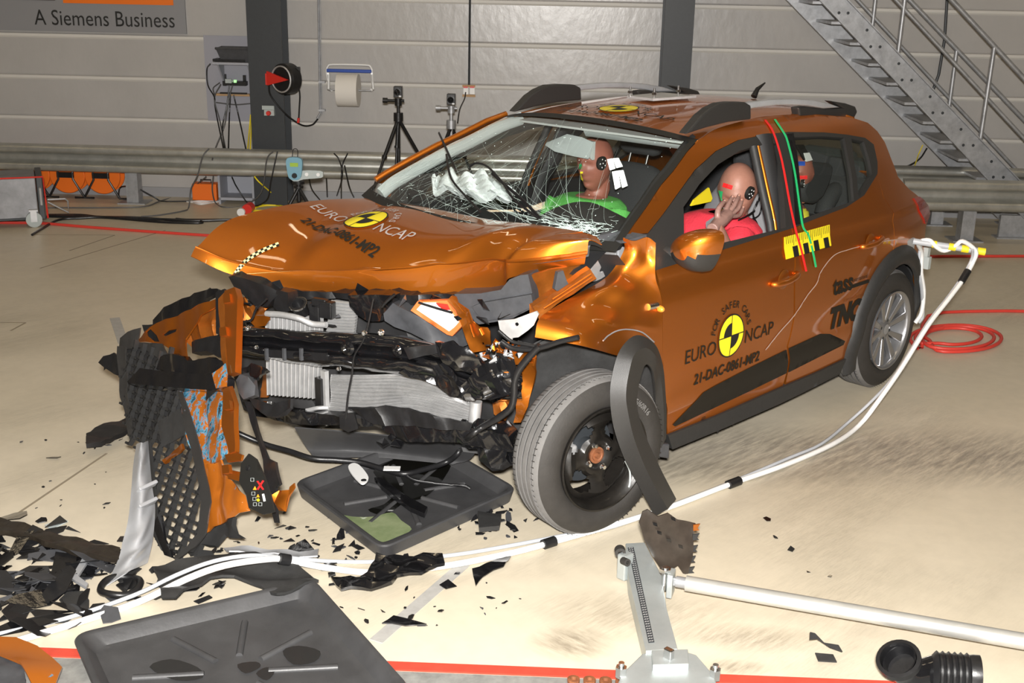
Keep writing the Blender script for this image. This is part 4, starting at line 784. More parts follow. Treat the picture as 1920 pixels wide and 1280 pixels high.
def rbox(c, d, ax=None): return MB().box(c, d, ax)
for y in (.37, -.37):
    t_ = A(-.32, 0, .95); t_ /= np.linalg.norm(t_); n_ = A(.95, 0, .32)
    b1 = MB(); W = lambda z, w_, d_: [(-1.72-.31*(z), y+w_*math.cos(a), .52+z*.95)+np.array((.0, 0, 0))+n_*d_*math.sin(a) for a in np.linspace(0, 2*PI, 16, endpoint=False)]
    secs = [W(0, .24, .08), W(.1, .26, .10), W(.3, .27, .09), W(.5, .25, .08), W(.62, .20, .07), W(.66, .12, .05)]; k = 16
    b1.add([p for q in secs for p in q], [(i*k+j, i*k+(j+1) % k, (i+1)*k+(j+1) % k, (i+1)*k+j) for i in range(5) for j in range(k)]+[tuple(range(k)), tuple(range(5*k, 6*k))])
    se = b1.build('front_seat', M['seatg'] if y > 0 else M['seat'], car, 180, sub=1)
    b1 = MB(); b1.box((-1.45, y, .47), (.5, .5, .16)); b1.build('seat_cushion', M['seat'], se, bevel=.05)
    hc = A(-1.72-.31*.80, y, .52+.80*.95); b1 = MB(); b1.box(hc, (.10, .26, .19), (n_, (0, 1, 0), t_)); b1.build('headrest', M['seat'], se, 60, bevel=.04)
    for q in (-.06, .06): b1 = MB(); b1.cyl(hc+A(0, q, 0)-t_*.18, hc+A(0, q, 0), .007); b1.build('headrest_post', M['chrome'], se, 60)
mb = MB(); mb.box((-2.45, 0, .48), (.5, 1.25, .2)); mb.box((-2.72, 0, .80), (.16, 1.25, .6), ((.94, 0, .33), (0, 1, 0), (-.33, 0, .94))); mb.build('rear_seat', M['seat'], car, bevel=.05)
for y in (-.42, .42): mb = MB(); mb.box((-2.80, y, 1.12), (.10, .26, .14)); mb.build('rear_headrest', M['seat'], car, bevel=.04)
# dark buckled steering wheel with column pad
mb = MB(); c = A(-.76, .36, .99); n_ = A(-.88, 0, .48); e1 = A(0, 1, 0); e2 = np.cross(n_, e1)
mb.tube([c+.185*(math.cos(t)*e1+math.sin(t)*e2) for t in np.linspace(0, 2*PI, 28, endpoint=False)], .016, 8, closed=True)
for a in (0, PI, -PI/2): mb.cyl(c, c+.18*(math.cos(a)*e1+math.sin(a)*e2), .016, n=8)
sw = mb.build('steering_wheel', M['dark'], car, 60)
mb = MB(); mb.lathe(c-n_*.05, n_, [(0, .11), (.06, .12), (.10, .10), (.12, .0)], 20); mb.build('hub', M['dark'], sw, 60)
mb = MB(); mb.patch([[A(-.44-.28*a, .39+.27*f, 1.07+(.11*math.sin(a*PI*.8)+.02*a)*(1-f*f)-.0*a) for f in (-1, -.6, 0, .6, 1)] for a in (0, .33, .66, 1)], 4, 4); mb.build('instrument_hood', M['dark'], car, 60)
# airbag hanging over the passenger dashboard
def cloth(p, a, b_): return p+A(.01, .01, .02)*math.sin(a*23+b_*9)+A(0, .01, .012)*math.sin(b_*31-a*7)
AG = [[(812, 345, -.62), (815, 330, -.62), (835, 323, -.60), (850, 322, -.58)], [(818, 358, -.55), (830, 345, -.52), (850, 338, -.5), (868, 330, -.50)], [(860, 357, -.42), (868, 350, -.40), (880, 335, -.42), (890, 322, -.44)], [(880, 366, -.35), (890, 355, -.34), (905, 342, -.34), (912, 328, -.36)], [(925, 371, -.22), (930, 362, -.22), (935, 352, -.22), (925, 335, -.25)], [(955, 368, -.15), (962, 366, -.15), (965, 364, -.15), (950, 350, -.18)]]
mb = MB(); mb.patch([[YP(*q) for q in r_] for r_ in AG], 6, 6, cloth); mb.build('airbag', M['bag'], car, 180, solid=.012, label='deflated white airbag')
# sun visors, mirror, bright markers on the seat side
mb = MB(); mb.prism([YP(u, v, y) for u, v, y in [(1022, 272, -.55), (1060, 256, -.42), (1088, 262, -.30), (1110, 272, -.22), (1103, 298, -.22), (1075, 293, -.32), (1040, 284, -.48)]], (-.012, 0, .012)); mb.build('sun_visor', M['lgrey'], car, 60)
mb = MB(); mb.prism([YP(u, v, y) for u, v, y in [(1078, 258, -.36), (1112, 266, -.24), (1110, 300, -.24), (1083, 282, -.36)]], (-.02, 0, .0)); mb.build('sun_visor', M['head'], car, 60)
mb = MB(); mb.prism([YP(u, v, y) for u, v, y in [(1093, 243, -.1), (1140, 246, .06), (1285, 272, .42), (1288, 281, .42), (1150, 262, .06), (1098, 255, -.1)]], (-.03, 0, .0)); mb.build('sun_visor', M['lgrey'], car, 60)
mk = [[(1140, 299), (1149, 297), (1154, 316), (1145, 319)], [(1151, 297), (1160, 296), (1168, 312), (1157, 315)], [(1149, 322), (1159, 320), (1164, 350), (1155, 355)], [(1161, 320), (1169, 319), (1177, 348), (1168, 352)]]
for q in mk: mb = MB(); mb.prism([YP(u, v, -.12) for u, v in q], (0, -.006, 0)); mb.build('reflective_marker', mat('reflective_marker', (1, 1, .95), .3, emit=1.3) if q is mk[0] else bpy.data.materials['reflective_marker'], car)  # painted glow: emission stands in for flash light the tape throws back
# wipers
def wiper(blade, arm, y=0):
    b_ = [hit(WSB, u, v, o) for u, v, o in blade]; r = tag(bpy.data.objects.new('wiper', None)); COL.objects.link(r); r.parent = car
    MB().tube(b_, .007, 6, sx=.7).build('wiper_blade', M['black'], r, 60); MB().tube(cr([hit(WSB, u, v, o) for u, v, o in arm], 4), .005, 6).build('wiper_arm', M['black'], r, 60)
wiper([(838, 285, .10), (847, 303, .09), (864, 343, .07)], [(849, 318, .08), (851, 345, .06), (858, 360, .05), (882, 383, .03), (903, 400, .01)])
wiper([(930, 347, .06), (955, 367, .05), (985, 390, .04), (1016, 416, .02)], [(888, 330, .05), (903, 331, .07), (925, 342, .08), (950, 365, .06), (968, 388, .04), (1012, 416, .02)])
# side mirrors
def mirror_(s):
    X = -.70; out = smoothpoly([(1279, 455), (1289, 440), (1305, 432), (1322, 429.5), (1343, 433), (1352.5, 443), (1350, 466), (1336, 499), (1322, 510), (1300, 503), (1285, 490), (1278, 473)], 3)
    P = [XP(u, v, X) for u, v in out]; c = np.mean(P, axis=0); r = tag(bpy.data.objects.new('side_mirror', None)); COL.objects.link(r); r.parent = car
    split = lambda p: p[2]-c[2] > -.012+.25*(p[1]-c[1])
    levels = [(1, 0), (1.0, .03), (.93, .065), (.74, .095), (.42, .112), (.0, .118)]; n = len(P); V = []
    for f, o in levels: V += [A(c[0]+o-.02, s*(c[1]+(p[1]-c[1])*f-o*.25), c[2]+(p[2]-c[2])*f) for p in P]
    up_, lo_ = [], []
    for i in range(len(levels)-1):
        for j in range(n):
            q = (i*n+j, i*n+(j+1) % n, (i+1)*n+(j+1) % n, (i+1)*n+j); m_ = np.mean([V[k] for k in q], axis=0)*A(1, s, 1); (up_ if m_[2]-c[2] > -.022 else lo_).append(q)
    mb = MB(); mb.add(V, up_); mb.build('mirror_cap', M['paint'], r, 180); mb = MB(); mb.add(V, lo_); mb.build('mirror_housing', M['trim'], r, 180)
    mb = MB(); mb.add(V[:n], [tuple(range(n))]); mb.build('mirror_glass', M['chrome'], r)
    mb = MB(); g = [XP(1232, 478, -.60), XP(1258, 478, -.66), XP(1288, 482, -.69)]; mb.tube([A(p[0], s*p[1], p[2]) for p in g], [.05, .036, .03], 10, sx=.6); mb.build('mirror_arm', M['trim'], r, 60)
mirror_(1); mirror_(-1)
# wheels
def wheel(cx, y, z, steer, kind):
    s = 1 if y > 0 else -1; r = tag(bpy.data.objects.new('wheel', None)); COL.objects.link(r); r.parent = car
    ax = A(-s*math.sin(steer)*-1, s*math.cos(steer), 0); ax = A(math.sin(steer), math.cos(steer), 0)*s; c = A(cx, y, z); W = .205; R = .326
    o = c-ax*W
    tr_ = [(W-.03+.02, .205), (W-.0, .225), (W+.004, .262), (W-.012, .298), (W-.030, .316)]
    mb = MB(); mb.lathe(o, ax, [(.03, .20), (0, .225), (-.004, .262), (.012, .298)]+[(.022, .310)], 64); mb.lathe(o, ax, [(W-.022, .310), (W-.012, .298), (W+.004, .262), (W, .225), (W-.02, .203)], 64)
    tire = mb.build('tire', M['rubber'], r, 60)
    mb = MB(); pr = [(.022, .310), (.032, .318), (.045, .323)]
    for g in (.068, .098, .128, .158): pr += [(g-.0052, .3255), (g-.005, .3195), (g+.005, .3195), (g+.0052, .3255)]
    pr += [(W-.045, .323), (W-.032, .318), (W-.022, .310)]; mb.lathe(o, ax, pr, 96)
    td = mb.build('tire_tread', M['rubbert'], r, 40); td.data.materials.append(M['dark'])
    for pg in td.data.polygons:
        q_ = np.array(pg.center)-o; q_ = q_-ax*(q_@ax)
        if np.linalg.norm(q_) < .3215 and .06 < (np.array(pg.center)-o)@ax < W-.04: pg.material_index = 1
    mb = MB(); e1 = np.cross(ax, A(0, 0, 1)); e1 /= np.linalg.norm(e1)
    for side in (0, 1):
        for k in range(84):
            t = 2*PI*k/84; d = math.cos(t)*e1+math.sin(t)*A(0, 0, 1); tt = -math.sin(t)*e1+math.cos(t)*A(0, 0, 1); w0, w1 = (.030, .060) if side == 0 else (W-.060, W-.030)
            mb.add([o+ax*w0+d*.3206+tt*-.002, o+ax*w1+d*.3266+tt*(-.002+.006), o+ax*w1+d*.3266+tt*(.002+.006), o+ax*w0+d*.3206+tt*.002], [(0, 1, 2, 3)])
    mb.build('tread_sipe', M['rubber'], r, kind='stuff')
    if kind == 'steel':
        mb = MB(); mb.lathe(o, ax, [(W-.010, .212), (W+.002, .214), (W+.004, .207), (W-.006, .200), (W-.012, .190), (W-.05, .183), (.04, .180)], 64); mb.build('rim', M['steelblk'], r, 60)
        # dished disc with four window openings
        nr, nt = 14, 96; V = []; pf = [(.035, W-.060), (.05, W-.045), (.075, W-.040), (.09, W-.050), (.11, W-.052), (.135, W-.040), (.150, W-.034), (.165, W-.045), (.184, W-.060)]
        rr = [p[0] for p in pf]; hh = [p[1] for p in pf]; RR = np.linspace(.03, .184, nr)
        for a in RR:
            for k in range(nt): t = 2*PI*k/nt; V.append(o+ax*(float(np.interp(a, rr, hh))+.010*math.cos(4*t+.5)*(a > .08)*(a < .17))+a*(math.cos(t)*e1+math.sin(t)*A(0, 0, 1)))
        fs = []
        for i in range(nr-1):
            for k in range(nt):
                a = (RR[i]+RR[i+1])/2; t = (2*PI*(k+.5)/nt) % (PI/2)-PI/4; u = (a-.125)/.040; v = t/.52
                if u*u+v*v > 1: fs.append((i*nt+k, i*nt+(k+1) % nt, (i+1)*nt+(k+1) % nt, (i+1)*nt+k))
        mb = MB(); mb.add(V, fs); mb.build('wheel_disc', M['steelblk'], r, 180, solid=.004)
        mb = MB(); mb.lathe(o+ax*(W-.07), ax, [(0, .034), (.02, .034), (.022, .026), (.016, .02), (.016, .012), (.03, .010), (.03, 0)], 24); mb.build('hub', M['rust'], r, 40)
        for k in range(4): t = PI/4+.35+k*PI/2; p = o+ax*(W-.055)+.055*(math.cos(t)*e1+math.sin(t)*A(0, 0, 1)); mb = MB(); mb.tube([p, p+ax*.012], .014, 6); mb.tube([p+ax*.012, p+ax*.026], [.010, .008], 10); mb.build('wheel_bolt', M['chrome'], r, 30)
        mb = MB(); mb.lathe(o+ax*.06, ax, [(0, .135), (.012, .135), (.012, .05), (.05, .05)], 32); mb.build('brake_disc', M['colm'], r, 40)
        mb = MB(); q = o+ax*.085+e1*.0+.0*A(0, 0, 1); f1 = e1 if e1[0] > 0 else -e1; q = q+f1*.125; mb.box(q, (.07, .07, .15), (f1, ax, (0, 0, 1))); mb.box(q+f1*-.02+A(0, 0, .03)+ax*.035, (.05, .03, .05), (f1, ax, (0, 0, 1))); mb.build('brake_caliper', M['alu'], r, bevel=.012)
        mb = MB(); p = o+ax*(W+.008)+A(0, 0, .0)+e1*0; L(mb, [c+e1*.0+ax*.0+A(-.10, .02, -.03), c+A(-.13, .02, -.08), c+A(-.135, .02, -.13), c+A(-.13, .02, -.15)], .004); mb.build('sensor_wire', M['lgrey'], r, 60)
        mb = MB(); t = 1.95; q = o+ax*(W+.004)+.262*(math.cos(t)*-f1+math.sin(t)*A(0, 0, 1)); q = o+ax*(W+.0045)+.265*(math.cos(2.0)*-f1*-1+0*ax)+.265*math.sin(2.0)*A(0, 0, 1); mb.lathe(q, ax, [(0, .007), (.001, 0)], 10); mb.build('red_dot', M['redt'], r)
        vs, fs_, w_ = text2d('205/60R16', .03, bold=.0006); mb = MB(); fx = -f1
        def tm(x, y_): a = PI/2+.45-(x-w_/2)/.25-1.15; rr_ = .245+y_; return o+ax*(W+.0052)+rr_*(math.cos(a)*fx+math.sin(a)*A(0, 0, 1))
        mb.add([tm(x, y_) for x, y_ in vs], fs_); mb.build('sidewall_lettering', M['rubbert'], r)
    else:
        mb = MB(); mb.lathe(o, ax, [(W-.004, .214), (W+.006, .216), (W+.006, .208), (W-.006, .200), (W-.02, .196), (.05, .185)], 64); mb.build('rim', M['wheel'], r, 60)
        for k in range(5):
            t0 = 2*PI*k/5+PI/2-.2; sp = MB()
            for d_ in (-.17, .17):
                a0, a1 = t0+d_*.9, t0+d_*1.75; q0 = lambda rr_, a, dz: o+ax*(W+dz)+rr_*(math.cos(a)*e1+math.sin(a)*A(0, 0, 1))
                ww = .11; sp.add([q0(.045, t0+d_*1.2-.28, -.030), q0(.045, t0+d_*1.2+.28, -.030), q0(.202, a1+ww, -.012), q0(.202, a1-ww, -.012), q0(.045, t0+d_*1.2-.28, -.06), q0(.045, t0+d_*1.2+.28, -.06), q0(.202, a1+ww, -.045), q0(.202, a1-ww, -.045)], [(0, 1, 2, 3), (4, 5, 6, 7), (0, 1, 5, 4), (1, 2, 6, 5), (2, 3, 7, 6), (3, 0, 4, 7)])
            sp.build('spoke', M['wheel'], r, bevel=.005)
        mb = MB(); mb.lathe(o+ax*(W-.06), ax, [(0, .07), (.022, .068), (.03, .055), (.030, .036), (.034, .030), (.036, 0)], 32); mb.build('hub_cap', M['wheel'], r, 40)
        for k in range(4): t = k*PI/2+.3; p = o+ax*(W-.036)+.05*(math.cos(t)*e1+math.sin(t)*A(0, 0, 1)); mb = MB(); mb.tube([p, p+ax*.008], .009, 6); mb.build('wheel_bolt', M['colm'], r)
        mb = MB(); mb.lathe(o+ax*.05, ax, [(0, .15), (.02, .15), (.02, 0)], 32); mb.build('brake_drum', M['dark'], r, 40)
        mb = MB(); mb.lathe(o+ax*(W-.023), ax, [(0, .028), (.001, .0)], 24); mb.build('cap_badge', M['steel'], r)
wheel(-.113, .968, .332, math.radians(10), 'steel'); wheel(-2.606, .872, .327, 0, 'alloy'); wheel(-.02, -.87, .327, 0, 'steel'); wheel(-2.606, -.872, .327, 0, 'alloy')
# ------------------------------------------------------------------ markings
def doorpt(x0, z0, off=.0035):
    def f(a, b_): x, z = x0-a, z0+b_; return (x, S(x, z)+off, z)
    return f
def hoodpt(b, c, off=.003):
    def f(a, b_):
        r_ = b.ray_cast(Vector((c[0]-b_, c[1]+a, 3)), Vector((0, 0, -1))); z = r_[0].z if r_[0] else b.find_nearest(Vector((c[0]-b_, c[1]+a, c[2])))[0].z; return (c[0]-b_, c[1]+a, z+off)
    return f
def disc(f, r0, r1, a0, a1, n=24):
    V = []; F_ = []
    for i in range(n+1):
        t = a0+(a1-a0)*i/n; V += [f(r0*math.cos(t), r0*math.sin(t)), f((r0+r1)/2*math.cos(t), (r0+r1)/2*math.sin(t)), f(r1*math.cos(t), r1*math.sin(t))]
    for i in range(n): F_ += [(3*i, 3*i+1, 3*i+4, 3*i+3), (3*i+1, 3*i+2, 3*i+5, 3*i+4)]
    return V, F_
DEC2 = mat('decal_outline_white', (.42, .38, .36), .4)
def ncap(par, f, f2, mt, r=.095, code=True):
    rt_ = par
    MBa = MB(); MBa.add(*disc(f, 0, r, 0, 2*PI, 40)); MBa.build('marking_disc', M['dye'], rt_)
    k = MB(); k.add(*disc(f2, r*.97, r*1.04, 0, 2*PI, 40)); k.add(*disc(f2, 0, r*.62, PI/2, PI)); k.add(*disc(f2, 0, r*.62, -PI/2, 0))
    n = 12
    for (ax_, ay) in ((1, 0), (0, 1)):
        V = []
        for i in range(n+1): t = -r+2*r*i/n; V += [f2(t*ax_-.0025*ay, t*ay-.0025*ax_), f2(t*ax_+.0025*ay, t*ay+.0025*ax_)]
        k.add(V, [(2*i, 2*i+1, 2*i+3, 2*i+2) for i in range(n)])
    k.build('marking_pattern', M['blk'], rt_)
    k = MB(); textonto(k, 'EURO', lambda x, y: f(-r*1.15+x, y-r*.62), .088, 'r'); textonto(k, 'NCAP', lambda x, y: f(r*1.15+x, y-r*.62), .088)
    k.build('marking_lettering', mt, rt_)
    k = MB(); s_ = 'FOR SAFER CARS'
    for i, ch in enumerate(s_):
        if ch == ' ': continue
        a = math.radians(165-(150/(len(s_)-1))*i); vs, fs, w_ = text2d(ch, .045, bold=.0004); R_ = r*1.32
        k.add([f(R_*math.cos(a)+(x-w_/2)*math.sin(a)+y*math.cos(a), R_*math.sin(a)-(x-w_/2)*math.cos(a)+y*math.sin(a)) for x, y in vs], fs)
    k.build('arc_lettering', mt, rt_)
    if code: k = MB(); textonto(k, '21-DAC-0861-MP2', lambda x, y: f(x, y-r*1.78), .064, 'c', bold=.0018, shear=.15); k.build('code_lettering', M['decal'], rt_)
p = SP(1370, 629); ncap(FD, doorpt(p[0], p[2]), doorpt(p[0], p[2], .0045), M['decal'])
p = hit(HB, 686, 411, 0); ncap(hood, hoodpt(HB, p, .004), hoodpt(HB, p, .006), DEC2)
p = hit(ROOFB, 1160, 205, 0); ncap(ROOFO, hoodpt(ROOFB, p, .006), hoodpt(ROOFB, p, .008), M['decal'])
st_ = [(1260, 796), (1290, 765), (1318, 735), (1339, 723), (1400, 691), (1473.5, 655), (1474, 699), (1400, 735), (1264.5, 799)]
side_poly('door_decal', st_, M['decal'], FD, off=.0035, thick=0, res=.03)
side_poly('door_decal', [(1477, 653), (1537.6, 625.5), (1555, 625.5), (1583.6, 639), (1580.6, 646), (1477, 698)], M['decal'], RD, off=.0035, thick=0, res=.03)
p = SP(1561, 553); mb = MB(); textonto(mb, 'tass', doorpt(p[0], p[2]), .125, bold=.004); mb.build('lettering', M['decal'], RD)
q = SP(1597, 540); mb = MB(); f = doorpt(q[0]+.0, q[2]); mb.add([f(0, 0), f(.17, 0), f(.17, .018), f(0, .018)], [(0, 1, 2, 3)]); textonto(mb, 'international', lambda x, y: f(x, y+.03), .030); mb.build('underline', M['decal'], RD)
q = SP(1580, 567); mb = MB(); textonto(mb, 'A Siemens Business', doorpt(q[0], q[2]), .026); mb.build('small_lettering', M['paintin'], RD)
p = SP(1552, 616); mb = MB(); textonto(mb, 'TNO', doorpt(p[0], p[2]), .142, bold=.010, shear=.12, space=1.02); mb.build('lettering', M['decal'], RD)
# ruler sticker across the door seam
p = SP(1467.6, 444.4); q0 = SP(1553.7, 421); Lr = p[0]-q0[0]; f = doorpt(p[0], p[2]-.10, .006)
sh = lambda a, b_: f(a, b_+.004*a/Lr)
mb = MB(); n = 16; V = []
for i in range(n+1): a = Lr*i/n; V += [sh(a, 0), sh(a, .05), sh(a, .10)]
mb.add(V, [t for i in range(n) for t in ((3*i, 3*i+1, 3*i+4, 3*i+3), (3*i+1, 3*i+2, 3*i+5, 3*i+4))]); rl = mb.build('ruler_sticker', M['dye'], car)
f2_ = doorpt(p[0], p[2]-.10, .0075); mb = MB(); rect = lambda a0, b0, a1, b1: mb.add([f2_(a0, b0), f2_(a1, b0), f2_(a1, b1), f2_(a0, b1)], [(0, 1, 2, 3)])
for i in range(1, 25): a = Lr*i/25; rect(a-.002, .102-(.05 if i % 5 == 0 else .035), a+.002, .102)
for i in range(4): a = Lr*(.17+.225*i); rect(a, .0, a+.045, .048)
mb.build('ruler_marks', M['blk'], rl)
# checker strip over the hood nose
mb = MB(); mk_ = MB(); P = cr([(523, 458, 0), (495, 469, 0), (470, 483, 0), (452, 499, 0), (440, 515, 0)], 5)
for i in range(len(P)-1):
    for j in (0, 1):
        a, b_ = P[i], P[i+1]; d = A(b_[0]-a[0], b_[1]-a[1])/math.hypot(b_[0]-a[0], b_[1]-a[1]); n_ = A(-d[1], d[0])*3.6
        q = [(a[0]+n_[0]*(j-1), a[1]+n_[1]*(j-1)), (b_[0]+n_[0]*(j-1), b_[1]+n_[1]*(j-1)), (b_[0]+n_[0]*j, b_[1]+n_[1]*j), (a[0]+n_[0]*j, a[1]+n_[1]*j)]
        (mb if (i+j) % 2 else mk_).add([hit(HB, u, v, .0035) for u, v in q], [(0, 1, 2, 3)])
ck = mb.build('checker_tape', mat('pale_yellow', (.86, .85, .35), .5), hood); mk_.build('checker_marks', M['blk'], ck)
# red and green tapes over the B-pillar
def tape(pts, m, w_=.016, of_=.009):
    P = cr([(*q, 0) for q in pts], 4); V = []
    for u, v, _ in P: p = SP(u, v); V += [(p[0]+w_/2, S(p[0], p[2])+of_, p[2]), (p[0]-w_/2, S(p[0], p[2])+of_, p[2])]
    mb = MB(); mb.add(V, [(2*i, 2*i+1, 2*i+3, 2*i+2) for i in range(len(P)-1)]); return mb.build('marking_tape', m, car, solid=.001)
tape([(1432, 224), (1447, 247), (1463, 300), (1478, 380), (1489, 430), (1500, 470), (1509, 508)], M['redt'])
tape([(1450, 223), (1466, 247), (1474, 265), (1487, 320), (1497, 390), (1503, 425), (1513, 440), (1522, 475), (1527, 500)], M['green'])
tape([(1480, 250), (1488, 300), (1493, 360), (1496, 420)], M['gloss'], .06, .0055)
# scrape marks left across the doors
mb = MB()
for pts, w_ in (([(1434, 655), (1460, 622), (1488, 590), (1513, 552), (1530, 530), (1538, 508), (1562, 478), (1590, 467), (1615, 460)], 1.3), ([(1650, 452), (1680, 448), (1710, 447)], 2.5)):
    P = cr([(*q, 0) for q in pts], 5); V = []
    for i, (u, v, _) in enumerate(P):
        p, q = SP(u, v), SP(u+w_*(.5+.8*abs(math.sin(i*1.7))), v+w_*.3); V += [(p[0], S(p[0], p[2])+.003, p[2]), (q[0], S(q[0], q[2])+.003, q[2]-.002)]
    mb.add(V, [(2*i, 2*i+1, 2*i+3, 2*i+2) for i in range(len(P)-1)])
mb.build('scrape_mark', mat('scrape', (.42, .30, .24), .6), car)
# ================================================================== mangled front end
class P3:
    """general plane through three points"""
    def __init__(s, a, b, c):
        s.p = a; s.n = np.cross(b-a, c-a); s.n /= np.linalg.norm(s.n)
        if s.n@(CP-a) < 0: s.n = -s.n
        s.x = np.cross(A(0, 0, 1), s.n); s.x /= np.linalg.norm(s.x); s.y = np.cross(s.n, s.x)
    def __call__(s, u, v, o=0.):
        d = ray(u, v); q = s.p+s.n*o; return CP+((q-CP)@s.n)/(d@s.n)*d
    def loc(s, p): return ((p-s.p)@s.x, (p-s.p)@s.y)
    def wld(s, a, b, o=0.): return s.p+s.x*a+s.y*b+s.n*o
def vplane(p, n): p = A(p[0], p[1], 0); n = A(n[0], n[1], 0); t = A(-n[1], n[0], 0); return P3(p, p+t, p+A(0, 0, 1))
def crumple(amp, f1=23., seed=0.):
    return lambda a, b: amp*(math.sin(a*f1+b*f1*.7+seed)*.6+math.sin(b*f1*1.7-a*f1*.5+seed*2)*.5+.5*math.sin(a*f1*2.9+b*f1*2.3+seed))
def sheet(name, pl, px, m, parent=None, off=0., thick=.006, amp=0., f1=23., seed=0., res=.03, holes=(), smooth=40, tilt=(0, 0), **k):
    P = [pl.loc(pl(u, v, off)) for u, v in px]; H = [[pl.loc(pl(u, v, off)) for u, v in h] for h in holes]
    vs, fs = tri_poly(P, H, res); cf = crumple(amp, f1, seed); ca = np.mean(P, axis=0); mb = MB()
    mb.add([pl.wld(a, b, off+(cf(a, b) if amp else 0)+tilt[0]*(a-ca[0])+tilt[1]*(b-ca[1])) for a, b in vs], fs)
    return mb.build(name, m, parent, smooth, solid=thick, **k)
FP = vplane((.55, -.6), (1.2, .45))
fb_ = dict(parent=car)
# cores
def corr(name, px, nr, nc, rows, m, horizontal, amp, off, wav=0., **k):
    """corrugated core from a control grid of pixels"""
    G = [[FP(u, v, off) for u, v in r_] for r_ in px]
    mb = MB(); mb.patch(G, nr, nc, lambda p, a, b_: p+FP.n*(amp*abs(math.sin(PI*rows*(a if horizontal else b_)))+wav*math.sin(b_*9+a*4)*math.sin(a*5+1)))
    return mb.build(name, m, car, 60, solid=.012, **k)
corr('intercooler', [[(498, 585), (550, 590), (607, 594)], [(500, 660), (550, 662), (605, 666)], [(502, 738), (550, 742), (602, 746)]], 3, 78, 13, M['fin'], False, .020, -.05)
corr('condenser', [[(622, 704), (690, 704), (760, 706), (830, 722), (872, 748)], [(622, 725), (690, 728), (760, 730), (835, 742), (885, 760)], [(620, 752), (690, 756), (765, 752), (835, 764), (892, 778)], [(618, 778), (690, 777), (765, 776), (835, 786), (894, 793)]], 60, 10, 24, M['fin'], True, .009, -.01, .010)
corr('radiator', [[(622, 562), (670, 567)], [(616, 600), (668, 602)], [(612, 632), (664, 634)]], 60, 3, 12, M['fin'], True, .009, -.10)
MB().tube([FP(893, 752, .0), FP(889, 790, .0)], .024, 16).build('receiver_tank', M['alu'], car, 40)
MB().box(FP(610, 745, -.01), (.02, .03, .24)).build('core_side', M['alu'], car); MB().box(FP(602, 750, -.01), (.03, .04, .2)).build('core_bracket', M['black'], car)
MB().tube(cr([FP(500, 588, .0), FP(530, 590, .02), FP(562, 597, .02), (FP(585, 607, 0)), FP(612, 609, 0)], 4), .013, 10).build('coolant_pipe', M['alu'], car, 60)
MB().tube(cr([FP(520, 770, .0), FP(560, 772, .02), FP(595, 765, .02), FP(615, 764, 0)], 4), .009, 10).build('coolant_pipe', M['alu'], car, 60)
# bumper beam: folded black steel profile
us = [428, 500, 570, 640, 700, 770, 840, 905, 978]
top = [611, 614, 619, 622, 625, 632, 652, 678, 700]; bot = [664, 672, 684, 690, 696, 706, 722, 748, 752]
rows = []
for f, o in ((0, .0), (.06, .05), (.30, .07), (.42, .035), (.55, .03), (.66, .075), (.90, .07), (.97, .03), (1, -.02)):
    rows.append([FP(u, t+(b-t)*f, o+(.05 if i < 6 else .03)+.012*math.sin(i*2.3+f*5)) for i, (u, t, b) in enumerate(zip(us, top, bot))])
mb = MB(); mb.patch(rows, 4, 6, lambda p, a, b_: p+FP.n*.006*math.sin(b_*60+a*9)); beam = mb.build('bumper_beam', M['gloss'], car, 60, solid=.006)
for u, v, r_ in ((653, 652, .030), (745, 657, .022), (466, 615, .012), (482, 650, .010), (684, 624, .012), (715, 623, .014), (636, 690, .010), (925, 705, .012), (922, 697, .010)):
    c = FP(u, v, .13); mb = MB(); mb.lathe(c, FP.n, [(0, r_), (.006, r_), (.012, r_*.6), (.006, r_*.35), (.010, 0)], 18); mb.build('beam_bolt', M['chrome'] if r_ < .016 else M['gloss'], beam, 40)
for pts, o in (([(502, 655), (612, 662), (614, 676), (505, 670)], .135),): sheet('beam_duct', FP, pts, M['black'], beam, off=o, thick=.01)
for u in (500, 533, 565): mb = MB(); mb.box(FP(u, 664, .145), (.012, .012, .05)); mb.build('duct_rib', M['greyp'], beam)
G_ = M['gloss']; B_ = M['black']
def shp(*a, **k): return sheet(*a, parent=car, **k)
shp('lower_crossmember', FP, [(452, 752), (520, 762), (600, 775), (700, 786), (790, 790), (880, 800), (950, 815), (965, 850), (945, 848), (860, 830), (760, 826), (700, 800), (600, 797), (540, 793), (470, 776)], G_, off=.05, amp=.010, thick=.04)
shp('lower_grille_bar', FP, [(650, 768), (720, 762), (800, 775), (885, 795), (880, 808), (790, 800), (700, 795)], B_, off=.09, amp=.012, thick=.012, seed=2)
shp('corner_bracket', FP, [(640, 775), (665, 772), (672, 802), (655, 808), (640, 800)], B_, off=.12, amp=.006, thick=.01)
shp('headlamp_carrier', FP, [(427, 519), (440, 516), (500, 534), (524, 549), (512, 563), (500, 576), (478, 572), (455, 556), (436, 540)], B_, off=.0, amp=.010, thick=.05, f1=18)
shp('engine_cover', FP, [(500, 540), (620, 548), (760, 553), (860, 552), (870, 575), (760, 572), (640, 560), (520, 560)], B_, off=-.12, amp=.012, thick=.05)
shp('front_panel', FP, [(426, 560), (500, 565), (640, 560), (740, 560), (850, 600), (930, 660), (985, 690), (970, 860), (900, 850), (700, 790), (600, 790), (455, 770), (440, 700)], M['dark'], off=-.26, amp=.02, thick=.02, res=.06)
shp('latch_bracket', FP, [(518, 543), (540, 548), (545, 582), (527, 590), (512, 575)], B_, off=.0, amp=.006, thick=.06)
mb = MB(); c = FP(560, 572, -.02); ax = A(.5, .2, .84); mb.lathe(c-ax*.05, ax, [(0, .030), (.05, .034), (.06, .036), (.06, .026), (.03, .024), (.03, 0)], 24); o_ = mb.build('intake_duct', B_, car, 40)
